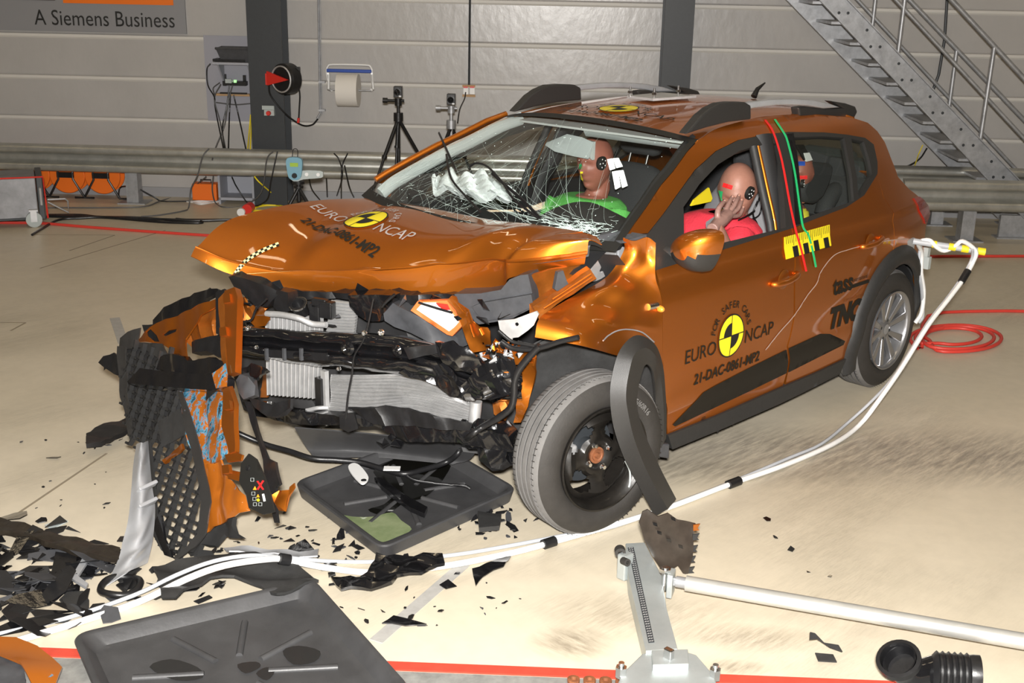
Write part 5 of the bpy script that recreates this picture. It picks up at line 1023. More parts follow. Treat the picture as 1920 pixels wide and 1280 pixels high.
mb = MB(); mb.lathe(c+ax*.002, ax, [(0, .036), (.0, .039), (.008, .039), (.008, .036)], 24); mb.build('hose_clamp', M['chrome'], o_, 40)
for u, v, d in ((592, 585, (.05, .03, .08)), (614, 580, (.06, .04, .07)), (600, 568, (.07, .03, .04))): MB().box(FP(u, v, -.04), d, (FP.x, FP.n, (0, 0, 1))).build('sensor_box', B_, car, bevel=.005)
shp('orange_bracket', FP, [(471, 594), (480, 591), (504, 592), (505, 600), (497, 611), (480, 613), (472, 604)], M['paint'], off=.01, amp=.004, thick=.01)
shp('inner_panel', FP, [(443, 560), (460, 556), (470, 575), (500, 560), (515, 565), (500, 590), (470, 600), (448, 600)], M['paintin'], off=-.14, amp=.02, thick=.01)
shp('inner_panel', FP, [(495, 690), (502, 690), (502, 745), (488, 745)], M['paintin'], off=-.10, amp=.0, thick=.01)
shp('headlamp_housing', FP, [(655, 552), (740, 553), (735, 568), (716, 590), (712, 602), (690, 601), (668, 590), (655, 575)], G_, off=-.06, amp=.007, thick=.06)
shp('air_filter_box', FP, [(718, 568), (735, 566), (770, 582), (810, 606), (856, 634), (862, 652), (850, 656), (800, 638), (742, 612), (724, 600)], M['greyp'], off=-.08, amp=.012, thick=.08, f1=15)
fl_ = shp('air_filter', FP, [(770, 582), (783, 564.5), (838, 563), (850, 582), (868, 609), (848, 630), (838, 627)], M['filt'], off=-.04, thick=.03)
sheet('filter_element', FP, [(781, 580), (793, 567), (817, 567), (838, 575), (848, 588), (860, 604), (842, 621)], M['filtw'], fl_, off=-.036, thick=.004)
sheet('red_seal', FP, [(817, 568), (838, 571), (843, 581), (832, 581), (822, 574)], M['red'], fl_, off=-.030, thick=.006)
MB().tube([FP(785, 567, -.02), FP(820, 578, -.02), FP(848, 586, -.02)], .005).build('filter_wire', B_, fl_)
shp('front_bracket', FP, [(845, 555), (854, 557), (857, 569), (878, 581), (886, 601), (900, 612), (915, 613), (920, 620), (920, 649), (910, 658), (883, 662), (874, 637), (865, 610), (852, 582), (836, 564)], M['paint'], off=-.01, amp=.008, f1=18, thick=.006, holes=[[(901, 644), (905, 642), (907, 646), (903, 648)]])
def crease(nm, pts, m, r_=.004, o=.0): MB().tube([FP(u, v, o) for u, v in pts], r_, 6).build(nm, m, car, 60)
crease('bracket_bead', [(881, 608), (885, 622), (889, 632)], M['paint']); crease('bracket_bead', [(899, 616), (905, 628)], M['paint'])
e = shp('battery_cover', FP, [(852, 551), (900, 550), (939, 543), (955, 524), (975, 516), (990, 514), (996, 540), (1001, 565), (999, 577), (962, 596), (930, 603), (898, 608), (890, 603), (876, 581), (859, 570)], M['greyp'], off=-.11, thick=.14, amp=.0, bevel=.008)
sheet('cover_step', FP, [(884, 575), (902, 568), (996, 552), (1000, 574), (962, 592), (905, 603)], M['greyp'], e, off=-.085, thick=.03, bevel=.008)
shp('light_grey_bracket', FP, [(934, 601), (965, 598), (1006, 583), (1010, 589), (1000, 610), (989, 620), (972, 632), (955, 634), (938, 629)], M['alu'], off=.06, thick=.006, amp=.004, holes=[smoothpoly([(965, 607), (970, 604), (973, 608), (968, 612)], 2)])
R6 = vplane((0, .70), (.35, 1)); 
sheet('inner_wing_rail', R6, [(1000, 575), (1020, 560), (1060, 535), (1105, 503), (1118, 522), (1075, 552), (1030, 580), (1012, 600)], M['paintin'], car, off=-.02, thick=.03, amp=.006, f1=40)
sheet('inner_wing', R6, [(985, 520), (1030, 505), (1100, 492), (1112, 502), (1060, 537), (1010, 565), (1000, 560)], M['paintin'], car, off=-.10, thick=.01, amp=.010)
for a, b_ in (((1036, 561), (1108, 514)), ((1020, 578), (1110, 520))): MB().tube([R6(*a, .005), R6(*b_, .005)], .004, 6).build('panel_bead', M['paint'], car, 60)
sheet('wiring_bracket', R6, [(1046, 510), (1056, 507), (1062, 525), (1066, 532), (1045, 546), (1040, 542)], M['greyp'], car, off=.0, thick=.02)
sheet('wing_panel', FP, [(943, 673), (955, 664), (985, 658), (1006, 659), (1006, 670), (975, 684), (945, 686)], M['paint'], car, off=.02, thick=.008, amp=.008)
sheet('wing_panel', FP, [(966, 688), (1005, 670), (1003, 700), (990, 762), (976, 792), (963, 792), (972, 741), (962, 715)], M['paint'], car, off=-.01, thick=.01, amp=.010, f1=30)
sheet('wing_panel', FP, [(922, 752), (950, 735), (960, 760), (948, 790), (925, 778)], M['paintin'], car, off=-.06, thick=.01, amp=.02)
sheet('wheelhouse_liner', R6, [(985, 660), (1030, 630), (1090, 640), (1165, 668), (1240, 690), (1235, 800), (1150, 760), (1060, 720), (1000, 760), (975, 790)], M['matte'], car, off=-.08, thick=.01, amp=.01, res=.05)
sheet('side_member', FP, [(880, 790), (960, 790), (975, 800), (968, 868), (930, 862), (905, 845), (870, 830)], G_, car, off=-.02, thick=.05, amp=.02, f1=35)
sheet('beam_end', FP, [(905, 690), (940, 668), (965, 672), (978, 700), (972, 735), (930, 752), (890, 745), (870, 718)], G_, car, off=.10, thick=.03, amp=.022, f1=30)
sheet('beam_end', FP, [(820, 640), (850, 640), (900, 672), (925, 700), (905, 710), (860, 690), (825, 665)], G_, car, off=.12, thick=.02, amp=.016, f1=34, seed=2)
sheet('beam_end', FP, [(745, 700), (790, 672), (830, 680), (860, 720), (895, 740), (890, 752), (845, 742), (800, 715)], G_, car, off=.11, thick=.02, amp=.014, f1=30, seed=4)
sheet('torn_bracket', FP, [(760, 650), (830, 645), (835, 660), (770, 672)], B_, car, off=.12, thick=.01, amp=.01)
# harness along the beam, wheel side pipes
R_ = random.Random(11)
for pts, rr in (([(700, 560), (690, 610), (680, 640), (664, 668), (660, 700), (652, 745), (648, 790)], .004), ([(1012, 648), (1000, 660), (975, 690), (965, 715), (964, 740), (957, 765), (931, 786)], .014), ([(940, 640), (960, 652), (990, 655), (1020, 650), (1050, 640), (1085, 632)], .010), ([(500, 560), (480, 580), (470, 600), (440, 604)], .005), ([(740, 552), (725, 565), (716, 575)], .006), ([(935, 620), (960, 640), (985, 645), (1008, 650)], .007)):
    L(MB(), [FP(u, v, .13) for u, v in pts], rr, 8).build('wiring_harness', B_, car, 60)
mix2 = [M['paint'], M['alu'], B_, M['paint'], M['silver'], G_]
for i in range(46):
    u, v = R_.gauss(940, 22), R_.gauss(664, 16); c = FP(u, v, R_.uniform(.0, .12)); a, b_ = [A(R_.gauss(0, 1), R_.gauss(0, 1), R_.gauss(0, 1)) for _ in (0, 1)]; s_ = R_.uniform(.010, .03)
    a /= np.linalg.norm(a); b_ /= np.linalg.norm(b_); mb = MB(); mb.add([c+a*s_, c+b_*s_, c-a*s_*.8+b_*.2*s_, c-b_*s_*.7, c+(a+b_)*s_*.3+np.cross(a, b_)*s_*.5], [(0, 1, 4), (1, 2, 4), (2, 3, 4), (3, 0, 4)]); mb.build('crushed_metal', mix2[i % 6], car, solid=.002)
for i in range(26):
    u, v = R_.uniform(440, 960), R_.uniform(560, 610) if i % 2 else R_.uniform(780, 840); u = u if i % 2 else R_.uniform(700, 960); c = FP(u, v, R_.uniform(-.12, .02)); a, b_ = [A(R_.gauss(0, 1), R_.gauss(0, 1), R_.gauss(0, 1)) for _ in (0, 1)]; s_ = R_.uniform(.015, .04)
    a /= np.linalg.norm(a); b_ /= np.linalg.norm(b_); mb = MB(); mb.add([c+a*s_, c+b_*s_, c-a*s_*.8+b_*.2*s_, c-b_*s_*.7, c+(a+b_)*s_*.3+np.cross(a, b_)*s_*.5], [(0, 1, 4), (1, 2, 4), (2, 3, 4), (3, 0, 4)]); mb.build('broken_bracket', [G_, B_, M['greyp']][i % 3], car, solid=.003)
# underbody shield visible behind the drip tray
mb = MB(); mb.patch([[FL(553, 800, .20), FL(700, 812, .20), FL(900, 835, .22)], [FL(575, 838, .07), FL(700, 840, .08), FL(880, 860, .1)], [FL(590, 862, .03), FL(700, 858, .04), FL(850, 870, .06)]], 5, 6); mb.build('underbody_shield', M['tray'], car, 60, solid=.006)
# ================================================================== torn bumper hanging off the corner and standing on the floor
bp0 = FL(335, 1048); BP = P3(bp0, XP(432, 541, .70), YP(232, 640, -.92))
bmp = empty('front_bumper', tuple(bp0), 'torn off front bumper standing on end, with black honeycomb grille, orange skin and blue scuffs', 'bumper')
bs = lambda nm, px, m, off=0., **k: sheet(nm, BP, px, m, bmp, off=off, **k)
def scuffed(name, lo, hi):
    m = mat(name, (.44, .125, .012), .35, .4, .8); nt = m.node_tree; b = nt.nodes['Principled BSDF']; tc = nt.nodes.new('ShaderNodeTexCoord'); mp = nt.nodes.new('ShaderNodeMapping'); nt.links.new(tc.outputs['Object'], mp.inputs[0]); mp.inputs['Scale'].default_value = (9, 9, 3)
    n = nt.nodes.new('ShaderNodeTexNoise'); n.inputs['Scale'].default_value = 2.6; n.inputs['Detail'].default_value = 9; n.inputs['Roughness'].default_value = .75; nt.links.new(mp.outputs[0], n.inputs[0])
    r = nt.nodes.new('ShaderNodeValToRGB'); nt.links.new(n.outputs[0], r.inputs[0]); e = r.color_ramp.elements; e[0].position = lo; e[0].color = (.44, .125, .012, 1); e[1].position = hi; e[1].color = (.10, .40, .62, 1); q = e.new(hi+.08); q.color = (.03, .02, .015, 1)
    nt.links.new(r.outputs[0], b.inputs['Base Color']); return m
SCF = scuffed('scuffed_orange_paint', .50, .53); SCF2 = scuffed('lightly_scuffed_paint', .66, .68)
bs('bumper_skin', [(335, 732), (405, 732), (424, 728), (440, 758), (440, 837), (418, 863), (400, 868), (370, 872), (352, 806)], SCF, off=-.01, amp=.012, f1=26)
bs('bumper_skin', [(370, 872), (400, 868), (418, 863), (424, 892), (444, 911), (462, 929), (468, 957), (440, 968), (396, 986), (374, 1003), (386, 955)], SCF2, off=-.008, amp=.014, f1=20)
bs('bumper_corner', [(254, 640), (291, 605), (348, 583), (405, 561), (411, 570), (379, 592), (360, 614), (349, 636), (353, 672), (335, 674), (317, 653), (304, 644)], M['paint'], off=-.05, amp=.010, f1=14, holes=[[(276, 622), (282, 616), (292, 628), (298, 640), (290, 640), (279, 630)], [(304, 626), (314, 618), (326, 614), (324, 620), (310, 630)]])
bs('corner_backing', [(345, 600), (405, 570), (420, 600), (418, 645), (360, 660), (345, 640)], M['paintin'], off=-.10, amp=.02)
bs('corner_backing', [(270, 610), (340, 600), (330, 645), (280, 645)], B_, off=-.09, amp=.01)
bs('bumper_trim', [(221, 649), (226, 634), (240, 622), (262, 614), (254, 640), (304, 644), (315, 664), (300, 672), (262, 650), (232, 655)], M['trim'], off=-.02, amp=.008)
bs('bumper_trim', [(221, 649), (236, 650), (240, 745), (252, 822), (243, 824), (227, 745)], M['trim'], off=.0, amp=.006)
bs('grille_backing', [(232, 655), (262, 652), (312, 668), (332, 735), (350, 800), (300, 830), (276, 828), (246, 815), (234, 745)], M['dark'], off=-.05, thick=.005, amp=.01)
bs('support_arm', [(357, 640), (385, 632), (412, 625), (424, 640), (424, 672), (408, 668), (388, 658), (360, 662)], M['black'], off=-.06, thick=.04, amp=.006)
# honeycomb grille
gp = [(228, 652), (262, 648), (315, 664), (333, 735), (350, 800), (368, 872), (380, 938), (368, 1005), (344, 1032), (326, 1050), (306, 1038), (291, 1003), (286, 935), (276, 832), (244, 822), (229, 745)]
gl = [BP.loc(BP(u, v)) for u, v in gp]; xs = [p[0] for p in gl]; ys = [p[1] for p in gl]; mb = MB(); dx, dy = .034, .066; k = 0
sk = (gl[6][0]-gl[3][0])/(gl[6][1]-gl[3][1])
def gpt(a, b): return BP.wld(a, b, .0)
for i in range(-30, 40):
    for j in range(-30, 30):
        cx_, cy_ = min(xs)+i*dx, min(ys)+j*dy+(dy/2 if i % 2 else 0); cx_ += sk*.9*(cy_-min(ys))
        if not inside(cx_, cy_, gl): continue
        hx = [(cx_+dx*.333, cy_+dy/2), (cx_+dx*.667, cy_), (cx_+dx*.333, cy_-dy/2)]; hx.append((cx_-dx*.333, cy_-dy/2))
        for a, b_ in zip(hx[:-1], hx[1:]):
            p, q = gpt(*a), gpt(*b_); d = q-p; l = np.linalg.norm(d); d /= l; n2 = np.cross(BP.n, d); w_ = .009 if j % 2 else .0105
            mb.box((p+q)/2-BP.n*.008, (l+.006, w_, .02), (d, n2, BP.n))
grl = mb.build('grille', M['grill'], bmp)
bs('grille_frame', [(333, 733), (342, 735), (364, 800), (381, 872), (394, 940), (384, 1000), (366, 1025), (328, 1053), (320, 1048), (352, 1024), (368, 1000), (377, 940), (365, 872), (348, 800)], M['trim'], off=.012, amp=.004)
bs('grille_frame', [(276, 830), (283, 830), (292, 935), (297, 1000), (312, 1035), (308, 1042), (288, 1005), (281, 935)], M['grill'], off=.01)
bs('grille_plate', [(296, 790), (336, 765), (352, 802), (346, 815), (302, 838)], M['matte'], off=.006, amp=.004)
e = bs('bumper_bar', [(239, 715), (262, 690), (300, 694), (360, 700), (424, 700), (423, 722), (405, 732), (330, 727), (243, 719)], G_, off=.07, thick=.05, amp=.006)
bs('bar_lip', [(290, 690), (298, 668), (318, 663), (345, 668), (352, 676), (370, 672), (395, 670), (415, 676), (422, 692), (422, 702), (330, 700)], G_, off=.05, thick=.03, amp=.010)
bs('bar_scuff', [(398, 700), (412, 690), (420, 680), (424, 700), (424, 724), (405, 728)], SCF, off=.076, thick=.004, amp=.006)
bs('edge_flange', [(421, 545), (440, 538), (446, 557), (442, 640), (440, 697), (426, 702), (422, 640)], M['paint'], off=.06, thick=.03, amp=.003, f1=8)
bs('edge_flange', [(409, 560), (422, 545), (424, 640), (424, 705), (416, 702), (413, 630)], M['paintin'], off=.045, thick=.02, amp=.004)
bs('edge_flange', [(418, 724), (429, 722), (440, 756), (441, 846), (430, 850), (416, 800)], M['paint'], off=.05, thick=.02, amp=.004, seed=3)
for u, v in ((424, 560), (417, 622), (422, 880), (424, 760)): bs('clip_tab', [(u-6, v-8), (u+6, v-10), (u+8, v+6), (u-5, v+8)], M['paint'], off=.07, thick=.015)
bs('side_strip', [(404, 548), (421, 541), (412, 600), (411, 627), (405, 625)], B_, off=.03, thick=.01)
bs('lower_tab', [(420, 852), (440, 846), (452, 852), (450, 862), (426, 866)], M['paint'], off=.05, thick=.01, amp=.006); bs('lower_tab', [(424, 880), (446, 884), (448, 902), (426, 896)], M['paint'], off=.04, thick=.01, amp=.010)
w_ = bs('warning_panel', [(466, 850), (480, 860), (494, 890), (506, 925), (514, 959), (492, 964), (466, 951), (462, 929), (448, 903), (452, 868)], M['blk'], off=.06, thick=.008, amp=.0, smooth=30)
def mark(px, m, nm='warning_mark', o=.064): sheet(nm, BP, px, m, w_, off=o, thick=.001)
mark([(481, 902), (484, 901), (495, 917), (492, 918)], M['redt']); mark([(492, 900), (495, 901), (484, 918), (481, 917)], M['redt'])
OR_ = mat('warning_orange', (.95, .35, .02), .5)
mark([(474, 918), (478, 911), (481, 918)], OR_); mark([(481, 932), (484, 926), (487, 932)], OR_); mark(smoothpoly([(481, 937), (484, 934), (487, 937), (484, 940)], 2), M['dye']); mark([(491, 926), (495, 925), (498, 939), (494, 940)], M['white'])
for u, v in ((475, 925), (477, 935), (478, 945), (488, 945), (473, 899)): MB().tube([BP(u-3, v-3, .065), BP(u+3, v-3, .065), BP(u+3, v+3, .065), BP(u-3, v+3, .065)], .0008, 4, closed=True).build('warning_icon', M['lgrey'], w_)
c = BP(465, 877, .06); mb = MB(); mb.lathe(c, BP.n, [(0, .010), (.004, .009), (.002, 0)], 14); mb.build('panel_plug', B_, w_)
bs('arch_trim', [(286, 612), (288, 600), (300, 584), (322, 570), (361, 548), (405, 540), (413, 543), (398, 556), (379, 566), (350, 588), (325, 602), (300, 608)], M['gloss'], off=-.12, thick=.02, amp=.010, f1=18)
bs('side_stub', [(186, 680), (196, 668), (212, 660), (221, 668), (224, 705), (210, 700)], M['black'], off=-.04, thick=.03, amp=.008)
bs('hanging_duct', [(440, 712), (452, 702), (466, 706), (476, 722), (475, 740), (458, 749), (446, 735)], M['greyp'], off=.02, thick=.04, amp=.010, f1=40)
bs('hanging_wing', [(466, 745), (486, 750), (506, 757), (545, 747), (543, 764), (519, 781), (501, 780), (475, 763)], M['black'], off=.02, thick=.01, amp=.008)
bs('hanging_wing', [(446, 690), (470, 680), (500, 690), (504, 695), (480, 712), (466, 706)], G_, off=.0, thick=.01, amp=.012)
bs('hanging_strip', [(458, 752), (466, 752), (474, 780), (482, 806), (492, 836), (502, 858), (518, 866), (526, 908), (516, 914), (521, 980), (515, 980), (500, 905), (494, 862), (478, 820), (468, 790)], M['black'], off=-.03, thick=.012, amp=.006)
bs('orange_shard', [(510, 929), (520, 918), (534, 916), (553, 906), (551, 914), (538, 930), (532, 958), (520, 956)], M['paint'], off=-.02, thick=.006, amp=.014, f1=35)
bs('lower_lip', [(330, 1050), (350, 1030), (372, 1003), (398, 988), (440, 968), (436, 985), (440, 1000), (455, 1010), (430, 1008), (415, 1000), (400, 1022), (380, 1020), (372, 1040), (350, 1050)], M['grill'], off=-.05, thick=.02, amp=.012)
bs('hook_strip', [(286, 985), (295, 967), (302, 966), (308, 1010), (318, 1030), (322, 1045), (308, 1040)], G_, off=.03, thick=.01)
bs('broken_clip', [(303, 862), (325, 845), (331, 838), (342, 832), (345, 842), (335, 848), (318, 858), (306, 868)], M['paint'], off=.03, thick=.01, amp=.01)
# silver skid plate, a curved sheet leaning against the bumper
sk0 = FL(197, 1099); SKP = P3(sk0, FL(278, 1056), BP(266, 829, .03))
SG = [[(256, 832), (267, 829), (278, 826)], [(250, 870), (264, 870), (281, 868)], [(246, 920), (265, 922), (286, 915)], [(240, 975), (265, 985), (291, 950)], [(230, 1015), (260, 1020), (288, 1000)], [(221, 1050), (250, 1045), (283, 1030)], [(197, 1098), (235, 1075), (277, 1055)]]
mb = MB(); G = [[SKP(u, v, .01+(.055 if j == 1 else 0)) for j, (u, v) in enumerate(r_)] for r_ in SG]; mb.patch(G, 8, 8, lambda p, a, b_: p+SKP.n*.006*math.sin(a*29+b_*7)*math.sin(b_*PI))
e = mb.build('skid_plate', M['silver'], None, 60, solid=.004, label='bent silver skid plate leaning against the left edge of the torn bumper', cat='skid plate')
for v in (912, 944): MB().box(SKP(276, v, .06), (.09, .03, .015), (SKP.x, SKP.n, SKP.y)).build('mounting_lug', M['silver'], e, bevel=.004)
# ================================================================== drip trays
def tray(name, A_, B2, C_, D_, h, lab, wet=None):
    """A,B,C,D: outer rim corners at height h"""
    r = empty(name, tuple((A_+C_)/2*A(1, 1, 0)), lab, 'drip tray'); cs = [A_, B2, C_, D_]; cen = sum(cs)/4
    def ring(shr, z, rad=.06, n=6):
        out = []
        for i in range(4):
            p = cs[i]; a, b_ = cs[i-1], cs[(i+1) % 4]; e0 = (a-p)/np.linalg.norm(a-p); e1 = (b_-p)/np.linalg.norm(b_-p); o_ = p+(e0+e1)*shr; R = max(.01, rad-shr*.3)
            for k in range(n+1): t = k/n; out.append(A(*(o_+e0*R*(1-t)**2+e1*R*t*t)[:2], z))
        return out
    prof = [(.012, .004), (.0, h-.006), (.004, h), (.018, h+.001), (.026, h-.004), (.055, .022), (.075, .018)]
    rings = [ring(s_, z) for s_, z in prof]; n = len(rings[0]); mb = MB()
    mb.add([p for q in rings for p in q], [(i*n+j, i*n+(j+1) % n, (i+1)*n+(j+1) % n, (i+1)*n+j) for i in range(len(rings)-1) for j in range(n)]+[tuple((len(rings)-1)*n+j for j in range(n)), tuple(range(n))])
    mb.build('tray_body', M['tray'], r, 35)
    for k in range(8):
        a = k*PI/4+PI/8; X = (B2-A_)/2; Y = (D_-A_)/2; c = A(cen[0], cen[1], .008)
        p, q = c+(X*math.cos(a)+Y*math.sin(a))*.24, c+(X*math.cos(a)+Y*math.sin(a))*.76; p[2] = q[2] = .018; MB().tube([p, q], .012, 8).build('tray_rib', M['tray'], r, 60)
    return r, cen
h = .06
A1, B1 = FL(133, 1188, h), FL(588, 1082, h); e = FL(765, 1280, h)-B1; e /= np.linalg.norm(e); f = FL(172, 1285, h)-A1; f /= np.linalg.norm(f)
t1, c1 = tray('drip_tray', A1, B1, B1+e*.78, A1+(e*.5+f*.5)*.80, h, 'large black plastic drip tray in the foreground with dark wet stains')
A2, B2, C2 = FL(549, 903, h), FL(716, 1028, h), FL(972, 915, h); t2, c2 = tray('drip_tray', A2, B2, C2, A2+C2-B2, h, 'black plastic drip tray under the car front holding green coolant')
def puddle(px, z, m, par, nm): P = smoothpoly([tuple(FL(u, v, z)[:2]) for u, v in px], 3); vs, fs = tri_poly(P, (), .05); mb = MB(); mb.add([(x, y, z) for x, y in vs], fs); mb.build(nm, m, par)
puddle([(628, 962), (660, 968), (700, 968), (735, 960), (752, 975), (772, 992), (745, 1006), (722, 1015), (708, 1014), (680, 998), (650, 978)], .026, M['coolant'], t2, 'coolant_puddle')
for px in ([(700, 885), (740, 850), (800, 830), (850, 850), (830, 900), (790, 935), (750, 930)], [(690, 955), (720, 945), (745, 925), (760, 935), (740, 955), (715, 965)]): puddle(px, .0225, M['oil'], t2, 'oil_stain')
for px in ([(280, 1250), (320, 1235), (370, 1250), (380, 1270), (330, 1275)], [(530, 1220), (560, 1210), (600, 1220), (590, 1240), (550, 1245)], [(480, 1262), (500, 1250), (515, 1258), (500, 1275)], [(445, 1245), (480, 1240), (488, 1250), (460, 1262)]): puddle(px, .0225, mat('damp_stain', (.018, .018, .018), .22), t1, 'damp_stain')
# tag, bar and label lying in the tray under the car
mb = MB(); mb.prism([FL(u, v, .10) for u, v in smoothpoly([(653, 876), (662, 870), (674, 874), (689, 892), (690, 902), (680, 909), (670, 902), (658, 888)], 3)], (0, 0, .006)); e = mb.build('white_tag', M['white'], label='white plastic tag hanging by a thin wire over the drip tray', cat='tag')
mb = MB(); mb.lathe(FL(682, 900, .107), (0, 0, 1), [(0, .012), (.002, .011), (.002, 0)], 14); mb.build('tag_eyelet', B_, e)
mb = MB(); P = [FL(u, v, .03) for u, v in ((702, 902), (716, 903), (760, 935), (802, 958), (796, 971), (770, 960), (740, 938), (715, 918))]; mb.prism(P, (0, 0, .02)); mb.build('broken_strip', G_, bevel=.002, label='broken glossy black strip lying diagonally in the coolant tray', cat='plastic strip')
Hh = [FP(440, 809, .05), FL(495, 832, .14), FL(541, 845, .13), FL(586, 859, .12), FL(631, 862, .11), FL(677, 867, .10), FL(722, 880, .09), FL(758, 888, .09), FL(798, 879, .09), FL(837, 866, .10), FL(858, 850, .15), FL(867, 832, .20), FP(880, 818, .12), FP(905, 800, .12), FP(931, 786, .12)]
hr = tag(L(MB(), Hh, .013, 8), None) if False else L(MB(), Hh, .0125, 8).build('hanging_harness', B_, None, 60, label='thick black wiring harness drooping over the drip tray between bumper and wheel', cat='wiring harness')
L(MB(), [FL(758, 888, .09), FL(775, 899, .07), FL(800, 904, .06), FL(840, 908, .05), FL(870, 910, .05), FL(882, 916, .04)], .006, 6).build('harness_branch', B_, hr, 60)
mb = MB(); mb.box(FL(735, 878, .115), (.07, .04, .004), ((-.7, .71, 0), (.71, .7, 0), (0, 0, 1))); mb.build('harness_label', M['white'], hr)
# ================================================================== measuring cables over the floor
def run(pts): return [FL(u, v, z) if not isinstance(z, str) else None for u, v, z in pts]
bar0, bar1 = YP(1712, 452, .86), YP(1846, 472, 1.18)
ca = [(25, 1203, .015), (150, 1165, .015), (260, 1128, .015), (350, 1085, .10), (420, 1060, .12), (500, 1048, .10), (535, 1049, .07), (600, 1062, .03), (690, 1073, .015), (770, 1068, .015), (850, 1058, .015), (960, 1036, .015), (1050, 1012, .015), (1180, 975, .015), (1270, 945, .015), (1370, 907, .015), (1470, 872, .015), (1560, 833, .015), (1610, 798, .03)]
cb = [(-20, 1192, .01), (120, 1160, .01), (250, 1116, .03), (330, 1078, .10), (400, 1052, .12), (470, 1041, .11), (535, 1045, .06), (620, 1052, .01), (720, 1052, .01), (850, 1040, .01), (960, 1022, .01), (1060, 1003, .01), (1150, 987, .01), (1250, 950, .01), (1370, 904, .01), (1480, 858, .01), (1540, 832, .012), (1590, 792, .03)]
def lift(e_): # rising part towards the outrigger: blend floor point to bar
    out = []
    s0 = FL(*e_[0], .05); T_ = bar1*.96+bar0*.04
    for k, (u, v) in enumerate(e_[1:]):
        f = (k+1)/(len(e_)-1); y = s0[1]+(T_[1]-s0[1])*f**.9; out.append(YP(u, v, y))
    return out
up1 = lift([(1610, 798), (1648, 750), (1690, 690), (1740, 610), (1775, 565), (1805, 525), (1825, 490), (1829, 470)])
up2 = lift([(1590, 792), (1638, 748), (1680, 700), (1738, 607), (1780, 553), (1808, 512), (1822, 485), (1824, 468)])
wrap = [YP(1805, 452, 1.08), YP(1790, 462, 1.05), YP(1770, 470, 1.0), YP(1755, 462, .97), YP(1742, 450, .93), YP(1722, 455, .88), YP(1728, 475, .86), YP(1727, 510, .86), YP(1732, 545, .86), YP(1728, 585, .86), YP(1716, 605, .84)]
mb = MB(); L(mb, run(ca)+up1+wrap, .0122, 8, 4); cc = mb.build('measuring_cable', M['cable'], None, 60, label='thick white measuring cable snaking across the floor up to the rear outrigger', cat='cable')
mb = MB(); L(mb, run(cb)+up2, .008, 8, 4); c2_ = mb.build('measuring_cable', M['gcable'], None, 60, label='thinner light grey cable running beside the white cable across the floor', cat='cable')
for a, b_ in (((524, 1047, .085), (543, 1050, .07)), ((1365, 909, .015), (1386, 901, .015)), ((1018, 1021, .015), (1040, 1014, .015))): MB().tube([FL(*a), FL(*b_)], .021, 10).build('tape_band', B_, cc, 60)
MB().tube([up1[4]*.9+up1[3]*.1, up1[4]*.5+up1[5]*.5], .019, 10).build('tape_band', B_, cc, 60)
r = empty('cable_outrigger', tuple(bar0), 'grey and yellow taped bar clamped to the car rear, holding the cables away', 'outrigger')
d_ = bar1-bar0
MB().tube([bar0, bar1], .017, 12).build('bar', M['gcable'], r, 60)
for a, b_ in ((.27, .33), (.50, .60), (.68, .78), (.90, 1.01)): MB().tube([bar0+d_*a, bar0+d_*b_], .020, 12).build('yellow_band', M['yellow'], r, 60)
mb = MB(); mb.box(bar0+A(.05, -.02, -.02), (.16, .04, .07)); mb.box(bar0+A(.10, -.02, -.06), (.05, .05, .05)); mb.build('clamp', M['alu'], r, bevel=.006)
mb = MB(); L(mb, [YP(1726, 460, .86), YP(1722, 500, .86), YP(1728, 540, .86), YP(1730, 590, .85), YP(1722, 605, .84)], .010, 6); mb.build('strap', M['gcable'], r, 60)
mb = MB(); mb.box(YP(1736, 470, .80), (.03, .04, .06)); mb.box(YP(1737, 492, .80), (.03, .04, .07)); mb.build('connector', M['lgrey'], r)
# ================================================================== floor device, strut, elbow
r = empty('floor_clamp', FL(1230, 1200), 'galvanised floor clamp plate with a slotted strip in the foreground', 'floor clamp')
hz = .07; P = [FL(u, v, hz) for u, v in ((1173, 1018), (1209, 1016), (1222, 1042), (1241, 1079), (1250, 1139), (1271, 1216), (1211, 1220), (1179, 1084))]
GV = mat('galvanised_plate', (.50, .54, .54), .42, .55, noise=.2, nscale=5)
mb = MB(); mb.prism(P, (0, 0, -.065)); mb.build('plate', GV, r, bevel=.003)
P = [FL(u, v, hz+.003) for u, v in ((1177, 1026), (1188, 1025), (1227, 1203), (1216, 1204))]; mb = MB(); mb.prism(P, (0, 0, -.002)); st2 = mb.build('slotted_strip', M['colm'], r)
mb = MB()
for k in range(44):
    for f in (.3, .7): a = P[0]*(1-f)+P[1]*f; b_ = P[3]*(1-f)+P[2]*f; c = a+(b_-a)*(k+.5)/44; mb.box(c+A(0, 0, .0005), (.007, .004, .001))
mb.build('strip_slots', M['alu'], st2, kind='stuff')
P = [FL(u, v, .06) for u, v in ((1224, 1220), (1204, 1225), (1166, 1262), (1150, 1300), (1352, 1300), (1336, 1262), (1306, 1227), (1290, 1222))]; mb = MB(); mb.prism(P, (0, 0, -.055)); mb.build('base', GV, r, bevel=.004)
P = [FL(u, v, .085) for u, v in ((1222, 1218), (1290, 1216), (1292, 1244), (1224, 1246))]; mb = MB(); mb.prism(P, (0, 0, -.03)); mb.build('clamp_block', GV, r, bevel=.003)
for u, v in ((1164, 1268), (1340, 1272)): c = FL(u, v, .05); mb = MB(); mb.cyl(c, c+A(0, 0, .035), .018, n=6); mb.cyl(c+A(0, 0, .035), c+A(0, 0, .05), .009); mb.build('bolt', M['chrome'], r)
mb = MB(); mb.box(FL(1254, 1225, .10), (.02, .03, .035)); mb.build('catch', M['chrome'], r, bevel=.003)
MB().box(FL(1172, 1060, .06), (.05, .04, .10)).build('side_lug', GV, r, bevel=.006)
